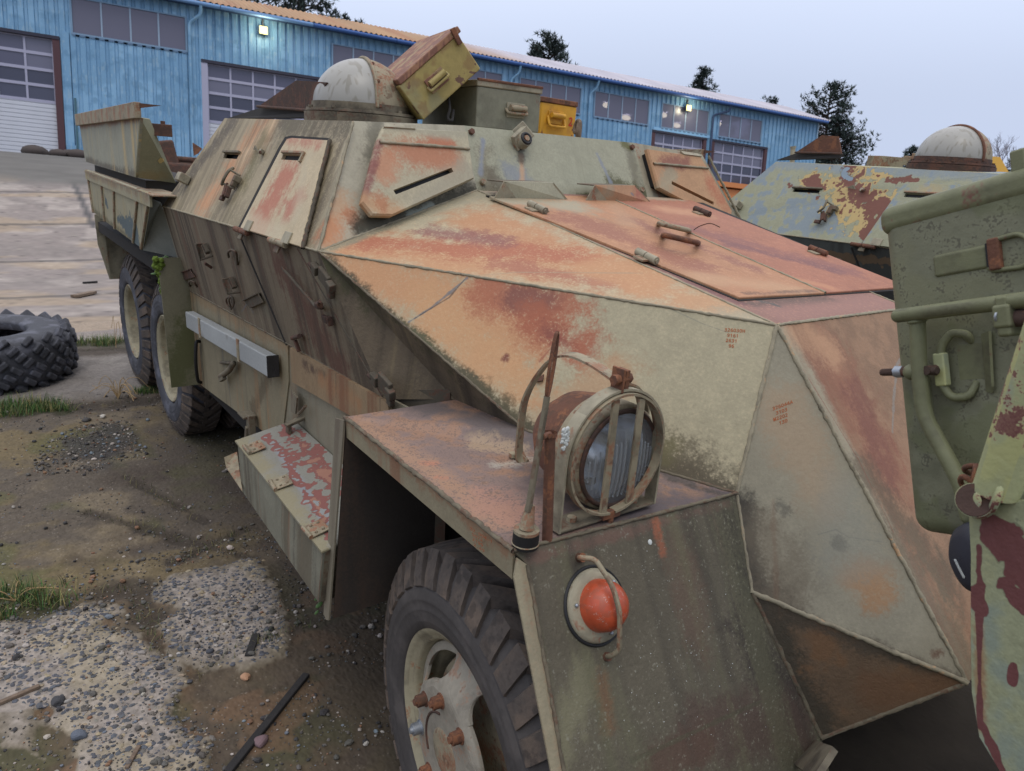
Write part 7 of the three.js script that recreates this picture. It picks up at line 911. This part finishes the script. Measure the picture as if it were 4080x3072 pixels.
{ // roof of wavy sheets: rusty brown to the left, pale grey to the right
  const pos = [], col = [], sl = Math.tan(0.375), D = 3.2, zf = ZB + 0.5, wv = (x) => 0.03 * Math.sin(x / 0.19 * 6.2832), tone = (x, t) => { const k = 0.8 + 0.4 * fb(x * 2, t * 3, 1, 3), c = S(162, 128, 92).map((e) => e * k); mix(c, S(150, 96, 66), 0.5 * sst(0.5, 0.7, fb(x * 1.1, t, 5, 3))); mix(c, S(176, 172, 180).map((e) => e * k), sst(9, 15, x + 3 * (fb(x, t, 9, 2) - 0.5) + t * 1.5)); return c; };
  const N = Math.round((X1 + 0.4 - X0) / 0.0475); for (let i = 0; i < N; i++) for (let j = 0; j < 3; j++) { const x = X0 + i * 0.0475, x2 = x + 0.0475, q = [[x, j / 3], [x2, j / 3], [x2, (j + 1) / 3], [x, j / 3], [x2, (j + 1) / 3], [x, (j + 1) / 3]]; for (const [a, t] of q) { pos.push(a, EAVE + 0.03 + t * D * sl + wv(a), zf - t * D); col.push(...tone(a, t)); } }
  const g = new THREE.BufferGeometry(); g.setAttribute('position', new THREE.Float32BufferAttribute(pos, 3)); g.setAttribute('color', new THREE.Float32BufferAttribute(col, 3)); g.computeVertexNormals(); g.translate(-10, -PAD, -ZB);
  const o = new THREE.Mesh(g, new THREE.MeshStandardMaterial({ vertexColors: true, roughness: 0.7, side: THREE.DoubleSide })); o.name = 'roof'; o.castShadow = o.receiveShadow = true; garage.add(o); BASE.set(o, BASE.get(garage));
  part(o, 'roof_back', plate([[X0, EAVE + D * sl, zf - D], [X1, EAVE + D * sl, zf - D], [X1, EAVE + 0.2, ZB - 15], [X0, EAVE + 0.2, ZB - 15]], 0.05), plain(S(150, 146, 150), 0.8));
  part(garage, 'soffit', boxAA(X0, X1 + 0.2, EAVE - 0.06, EAVE - 0.03, ZB + 0.05, ZB + 0.42), plain(S(60, 84, 120), 0.8));
}
for (let x = X0, i = 0; x < X1; x += 3.1, i++) part(garage, 'gutter', cyl([x, EAVE - 0.04, ZB + 0.44], [Math.min(x + 3.08, X1 + 0.25), EAVE - 0.04, ZB + 0.44], 0.07, 0.07, 10), i === 5 || i === 4 ? gutterPale : gutterBlue);
for (const [x, m, gx] of [[0.53, blueSheet, 0.88], [12.78, blueSheet, 13.05], [16.72, blueSheet, 16.95], [23.92, plain(S(52, 72, 104), 0.6), 24.75], [-7.75, blueSheet, -7.5]]) part(garage, 'downpipe', rod([[gx, EAVE - 0.08, ZB + 0.42], [gx, EAVE - 0.35, ZB + 0.3], [x, EAVE - 0.62, ZB + 0.12], [x, 8, ZB + 0.12], [x, PAD + 0.2, ZB + 0.12]], 0.055, 8, 0.15), m);
// lit lamps: two floodlights under the eaves, tubes inside the windows
for (const [p, label] of [[[2.9115,9.3266,-26.3325], 'lit floodlight under the eave above the second roller door'], [[22.2503,9.2776,-26.3325], 'lit floodlight under the eave above the windows at the far right end']]) {
  const l = thing('floodlight', label, 'lamp', p, false, undefined); part(l, 'housing', [boxAA(p[0] - 0.13, p[0] + 0.13, p[1] - 0.1, p[1] + 0.1, p[2] - 0.14, p[2] - 0.02), boxAA(p[0] - 0.02, p[0] + 0.02, p[1] + 0.1, p[1] + 0.4, p[2] - 0.2, p[2] - 0.1)], plain(S(70, 72, 76), 0.6));
  const g = new THREE.Mesh(new RoundedBoxGeometry(0.28, 0.26, 0.04, 3, 0.019), lampGlow); g.name = 'glowing_face'; l.add(g);
  const pl = new THREE.PointLight(new THREE.Color(1, 0.9, 0.62), 2.5); pl.position.set(0, -0.02, 0.2); pl.castShadow = true; pl.shadow.radius = 6; l.add(pl);
}
for (const [p, label, w] of [[[19.3855,9.4763,-29.0825], 'lamp glowing behind the window left of the far pair of roller doors, upper one', 0.36], [[20.6313,9.0473,-29.0825], 'lamp glowing low behind the window left of the far roller doors', 0.6], [[23.0081,9.4692,-29.0825], 'lamp glowing behind the left pane above the first far roller door', 0.36], [[23.8742,9.0699,-29.0825], 'lamp glowing low behind the window above the first far roller door', 0.5], [[26.7747,9.4989,-29.0825], 'small lamp glowing behind the window above the last roller door', 0.2]]) {
  const l = thing('ceiling_lamp', label, 'lamp', p, false); part(l, 'housing', boxAA(p[0] - w / 2, p[0] + w / 2, p[1] + 0.12, p[1] + 0.16, p[2] - 0.1, p[2] + 0.1), frameGrey); const g = new THREE.Mesh(new THREE.SphereGeometry(0.5, 16, 10).scale(w, 0.24, 0.2), innerGlow); g.name = 'glowing_tube'; l.add(g);
  const pl = new THREE.PointLight(new THREE.Color(1, 0.92, 0.7), 4); pl.position.set(0, -0.05, 0.3); pl.castShadow = true; l.add(pl);
}
// ---------------------------------------------------------------- scrap and machines between yard and garage
{
  const a = [-.891,3.0787,-12.5825], y = groundY(a[0], a[2]), t = thing('scrap_rack', 'dark rusty scrap rails and castings heaped between the truck bed and the garage', 'scrap', [a[0], y, a[2]], false);
  part(t, 'rail', [cyl([-.9284,3.1508,-12.5825], [-.5262,3.1575,-12.5825], 0.05, 0.05, 8), cyl([-.9316,3.0536,-12.5825], [-.5697,3.0592,-12.5825], 0.06, 0.06, 8)], M.darkRust); part(t, 'casting', [block([-1.0128,3.2261,-12.5825], [1, 0.2, 0], [0, 1, 0], 0.26, 0.42, 0.3, 0.05), block([-.8361,2.923,-12.5825], [1, 0, 0], [0, 1, 0], 0.5, 0.3, 0.4, 0.06)], M.darkRust); part(t, 'spike', plate([[-.6072,3.4549,-12.5825], [-.5972,3.2355,-12.5825], [-.5145,3.2867,-12.5825], [-.4551,3.3697,-12.5825]], 0.05), M.rust);
  part(t, 'upright', [boxAA([-.8897,3.121,-12.5825][0] - 0.05, [-.8897,3.121,-12.5825][0] + 0.05, y - 0.2, [-.8886,3.1548,-12.5825][1], a[2] - 0.05, a[2] + 0.05), boxAA([-.5671,3.1534,-12.5825][0] - 0.05, [-.5671,3.1534,-12.5825][0] + 0.05, y - 0.2, [-.5661,3.1876,-12.5825][1], a[2] - 0.05, a[2] + 0.05)], M.darkRust);
  const r = [-2.5881,4.0081,-24.5825], ry = groundY(r[0], r[2]), rp = thing('rubble_pile', 'low dark heap of rubble along the foot of the blue garage wall', 'rubble', [r[0], ry, r[2]], false), l = []; for (let i = 0; i < 26; i++) { const s = rr(0.12, 0.32); l.push(new THREE.IcosahedronGeometry(s, 1).scale(1.3, 0.7, 1).rotateY(rnd() * 6).translate(r[0] + rr(-1.4, 1.6), ry + s * 0.4, r[2] + rr(-0.6, 0.6))); } part(rp, 'rubble', l, plain(S(78, 70, 66), 0.95)).userData.kind = 'stuff';
  const o = [13.1384,3.6312,-13.5825], oy = groundY(o[0], o[2]), ot = thing('orange_trailer', 'orange flat machine body glimpsed between the two armoured trucks', 'trailer', [o[0], oy, o[2]], false), or = plain(S(206, 130, 74), 0.6);
  part(ot, 'bed', [boxAA(o[0] - 1.6, o[0] + 2.2, [13.1079,3.8837,-13.5825][1] - 0.12, [13.1079,3.8837,-13.5825][1], o[2] - 1, o[2] + 1), boxAA(o[0] - 1.6, o[0] + 2.2, o[1] - 0.2, [13.1263,3.7311,-13.5825][1], o[2] - 0.9, o[2] + 0.9)], or); part(ot, 'underframe', boxAA(o[0] - 1.4, o[0] + 2, oy, o[1] - 0.2, o[2] - 0.7, o[2] + 0.7), M.darkRust);
  const q = [12.3197,4.2241,-13.5825], qy = groundY(q[0], q[2]), qt = thing('mirror_post', 'dark blue vehicle mirror on a thin dark post in front of the far roller doors', 'mirror', [q[0], qy, q[2]], false); part(qt, 'post', cyl([q[0] - 0.1, qy, q[2]], [12.1494,4.7907,-13.5825], 0.035, 0.03, 8), M.black); part(qt, 'mirror', new RoundedBoxGeometry(0.16, 0.42, 0.07, 3, 0.03).rotateZ(-0.12).translate(...[12.3567,4.2929,-13.5825]), plain(S(58, 72, 94), 0.5));
  const yb = [34.0242,7.1326,-18.5825], yy = groundY(yb[0], yb[2]), yt = thing('dump_truck', 'yellow dump truck body showing beyond the dome of the second armoured truck', 'truck', [yb[0], yy, yb[2]], false), ym = plain(S(222, 170, 52), 0.5);
  part(yt, 'dump_body', plate([[33.4166,7.3831,-18.5825], [33.9396,5.8865,-18.5825], [36.2961,6.08,-18.5825], [34.9786,7.0226,-18.5825], [34.3502,7.4456,-18.5825]], 2.4), ym); part(yt, 'cab_guard', block([33.3449,7.5084,-18.5825], [1, 0, 0], [0, 1, 0], 0.16, 0.28, 2.2, 0.03).translate(0, 0, -1.1), ym); part(yt, 'body_rib', [cyl([34.5711,7.3098,-18.6825], [35.4604,6.7109,-18.6825], 0.05, 0.05, 6)], plain(S(170, 120, 40), 0.6)); part(yt, 'chassis', boxAA(yb[0] - 0.5, yb[0] + 2, yy, yb[1] - 0.6, yb[2] - 2, yb[2] - 0.2), M.dark);
  const ps = [19.8461,6.1558,-17.5825], py = groundY(ps[0], ps[2]), pt = thing('chimney_pipe', 'short grey exhaust pipe sticking up behind the second armoured truck', 'pipe', [ps[0], py, ps[2]], false); part(pt, 'pipe', cyl([ps[0], py, ps[2]], [19.7127,6.1849,-17.5825], 0.09, 0.09, 12), M.rim); part(pt, 'pipe_cap', cyl([19.719,6.1421,-17.5825], [19.7102,6.202,-17.5825], 0.11, 0.11, 12), M.rim);
}
// ---------------------------------------------------------------- trees beyond the garage
const bark = tiled(1.5, 256, (u, v, c) => { const k = 0.6 + 0.8 * tf(u, v, 12, 121, 3); c[0] = 0.085 * k; c[1] = 0.062 * k; c[2] = 0.05 * k; }, { rough: 0.95 }), needle = new THREE.MeshStandardMaterial({ vertexColors: true, roughness: 0.85, side: THREE.DoubleSide });
function pine(label, top, H, spread, o = {}) {
  spread *= 1.25; o = { ...o, tuft: (o.tuft ?? 1) * 1.15, n: Math.round((o.n ?? 80) * 1.2) };               // whorls of boughs carrying tufts of needles
  const y0 = top[1] - H, t = thing('pine_tree', label, 'tree', [top[0], y0, top[2]], false), pos = [], col = [], limbs = [], start = o.from ?? 0.25, n = o.n ?? 80;
  part(t, 'trunk', new THREE.CylinderGeometry(0.04, H * 0.02, H, 8).translate(top[0], top[1] - H / 2, top[2]), bark);
  for (let i = 0; i < n; i++) {
    const f = start + (1 - start) * Math.pow((i + rnd()) / n, 0.85), y = y0 + H * f, prof = o.spruce ? (1 - f) / (1 - start) : Math.pow(Math.max(0, 1 - f), 0.6) * (0.55 + 0.6 * n3(f * 9, H, spread)), L = spread * (0.12 + prof) * rr(0.55, 1.1), a = rnd() * 6.283, rise = o.spruce ? rr(-0.25, 0.05) : rr(0.05, 0.5), d = [Math.cos(a), rise, Math.sin(a)];
    const e = [top[0] + d[0] * L, y + d[1] * L, top[2] + d[2] * L]; if (L > 0.6) limbs.push(cyl([top[0], y, top[2]], e, 0.02 + L * 0.018, 0.012, 5, true));
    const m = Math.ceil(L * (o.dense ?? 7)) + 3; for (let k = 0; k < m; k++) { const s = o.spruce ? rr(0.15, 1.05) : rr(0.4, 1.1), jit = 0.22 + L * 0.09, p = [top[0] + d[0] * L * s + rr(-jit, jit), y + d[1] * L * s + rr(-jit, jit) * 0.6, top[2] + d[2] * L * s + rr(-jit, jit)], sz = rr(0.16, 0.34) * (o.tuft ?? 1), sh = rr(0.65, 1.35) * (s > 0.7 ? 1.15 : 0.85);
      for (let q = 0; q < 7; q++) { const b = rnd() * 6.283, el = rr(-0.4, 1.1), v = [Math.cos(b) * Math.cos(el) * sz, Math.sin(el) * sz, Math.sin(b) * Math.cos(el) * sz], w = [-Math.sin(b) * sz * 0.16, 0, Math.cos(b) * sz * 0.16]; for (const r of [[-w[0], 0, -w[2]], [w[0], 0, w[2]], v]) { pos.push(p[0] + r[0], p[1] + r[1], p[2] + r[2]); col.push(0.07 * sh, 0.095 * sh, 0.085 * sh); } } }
  }
  const g = new THREE.BufferGeometry(); g.setAttribute('position', new THREE.Float32BufferAttribute(pos, 3)); g.setAttribute('color', new THREE.Float32BufferAttribute(col, 3)); g.computeVertexNormals(); g.translate(-top[0], -y0, -top[2]);
  const c = new THREE.Mesh(g, needle); c.name = 'crown'; c.castShadow = c.receiveShadow = true; t.add(c); if (limbs.length) part(t, 'limbs', limbs, bark); return t;
}
function bare(label, top, H, spread, m) {
  const y0 = top[1] - H, t = thing('bare_tree', label, 'tree', [top[0], y0, top[2]], false), g = [], tw = []; const go = (p, d, L, r, k) => { const e = [p[0] + d[0] * L, p[1] + d[1] * L, p[2] + d[2] * L]; (k > 2 ? tw : g).push(cyl(p, e, r, r * 0.62, k > 2 ? 3 : 6, true)); if (k > 5) return; const n = k > 1 ? 3 : 3; for (let i = 0; i < n; i++) { const a = rnd() * 6.283, s = rr(0.3, 0.62) * spread; const q = [d[0] + Math.cos(a) * s, d[1] + rr(0.05, 0.3), d[2] + Math.sin(a) * s], l = Math.hypot(...q); go(lerp3(p, e, rr(0.6, 1)), q.map((x) => x / l), L * rr(0.6, 0.82), r * 0.62, k + 1); } };
  go([top[0], y0, top[2]], [0, 1, 0], H * 0.3, H * 0.016, 0); part(t, 'trunk', g, m); const c = part(t, 'twigs', tw, m); return t;
}
pine('pine whose dark lower crown shows above the garage eave at top left', [5.1191,21.1927,-48.5825], 15, 3.8, { n: 90, from: 0.3 });
pine('broad pine crown cut by the top edge above the rusty roof', [8.6347,20.8864,-46.5825], 15, 3.0, { n: 130, from: 0.3, dense: 8 });
pine('small spruce tip just right of the broad pine above the roof', [12.2362,17.8061,-50.5825], 6, 1.4, { n: 50, spruce: true });
pine('low spruce tip above the roof just left of the tilted crate', [13.3169,17.6815,-50.5825], 5, 1.0, { n: 36, spruce: true });
pine('dense double-topped pine standing above the roof right of the crates', [25.0063,17.2524,-44.5825], 9, 2.5, { n: 100, from: 0.3, dense: 7 });
pine('small left shoulder of the pine group right of the crates', [24.3765,16.7119,-45.1825], 7, 1.3, { n: 60, from: 0.3, dense: 9 });
pine('cone-shaped spruce above the far windows of the garage', [40.782,18.0982,-46.5825], 9, 3.0, { n: 120, spruce: true, dense: 7 });
pine('low round pine top over the roof left of the bare pinkish tree', [50.8574,17.3117,-48.5825], 7, 2.2, { n: 70, dense: 7 });
pine('small low pine top at the left of the round one over the roof', [50.9636,17.4007,-50.5825], 6, 1.2, { n: 40 });
pine('tall pine with hanging boughs just beyond the right end of the garage', [48.8635,16.8203,-40.5825], 11, 3.6, { n: 110, from: 0.1, dense: 5, spruce: false, tuft: 1.1 });
pine('lower pine boughs behind the end of the garage beside the tall pine', [49.0127,14.193,-39.5825], 8, 3.4, { n: 90, from: 0.2, dense: 6 });
pine('dark pine bush showing left of the second dome', [71.5364,15.3783,-48.5825], 5, 1.9, { n: 70, from: 0.05, dense: 8 });
pine('dark round evergreen at the right edge below the bare tree', [107.7798,19.8985,-56.5825], 7, 3.6, { n: 90, from: 0.05, dense: 7 });
bare('pinkish bare birch between the pine tops at the right end of the roof', [63.9766,21.0312,-56.5825], 9, 1.15, plain(S(178, 160, 164), 0.9));
bare('pale bare birch further left behind the roof end', [65.1807,21.1753,-60.5825], 8, 1.0, plain(S(186, 176, 186), 0.9));
bare('grey leafless tree at the right edge of the sky', [94.8691,21.9259,-52.5825], 11, 1.25, plain(S(150, 148, 158), 0.9));
// ---------------------------------------------------------------- turn everything that was laid out square to the yard to plumb
for (const o of YARD) { o.updateMatrix(); o.applyMatrix4(TURN); }
renderer.render(scene, camera);
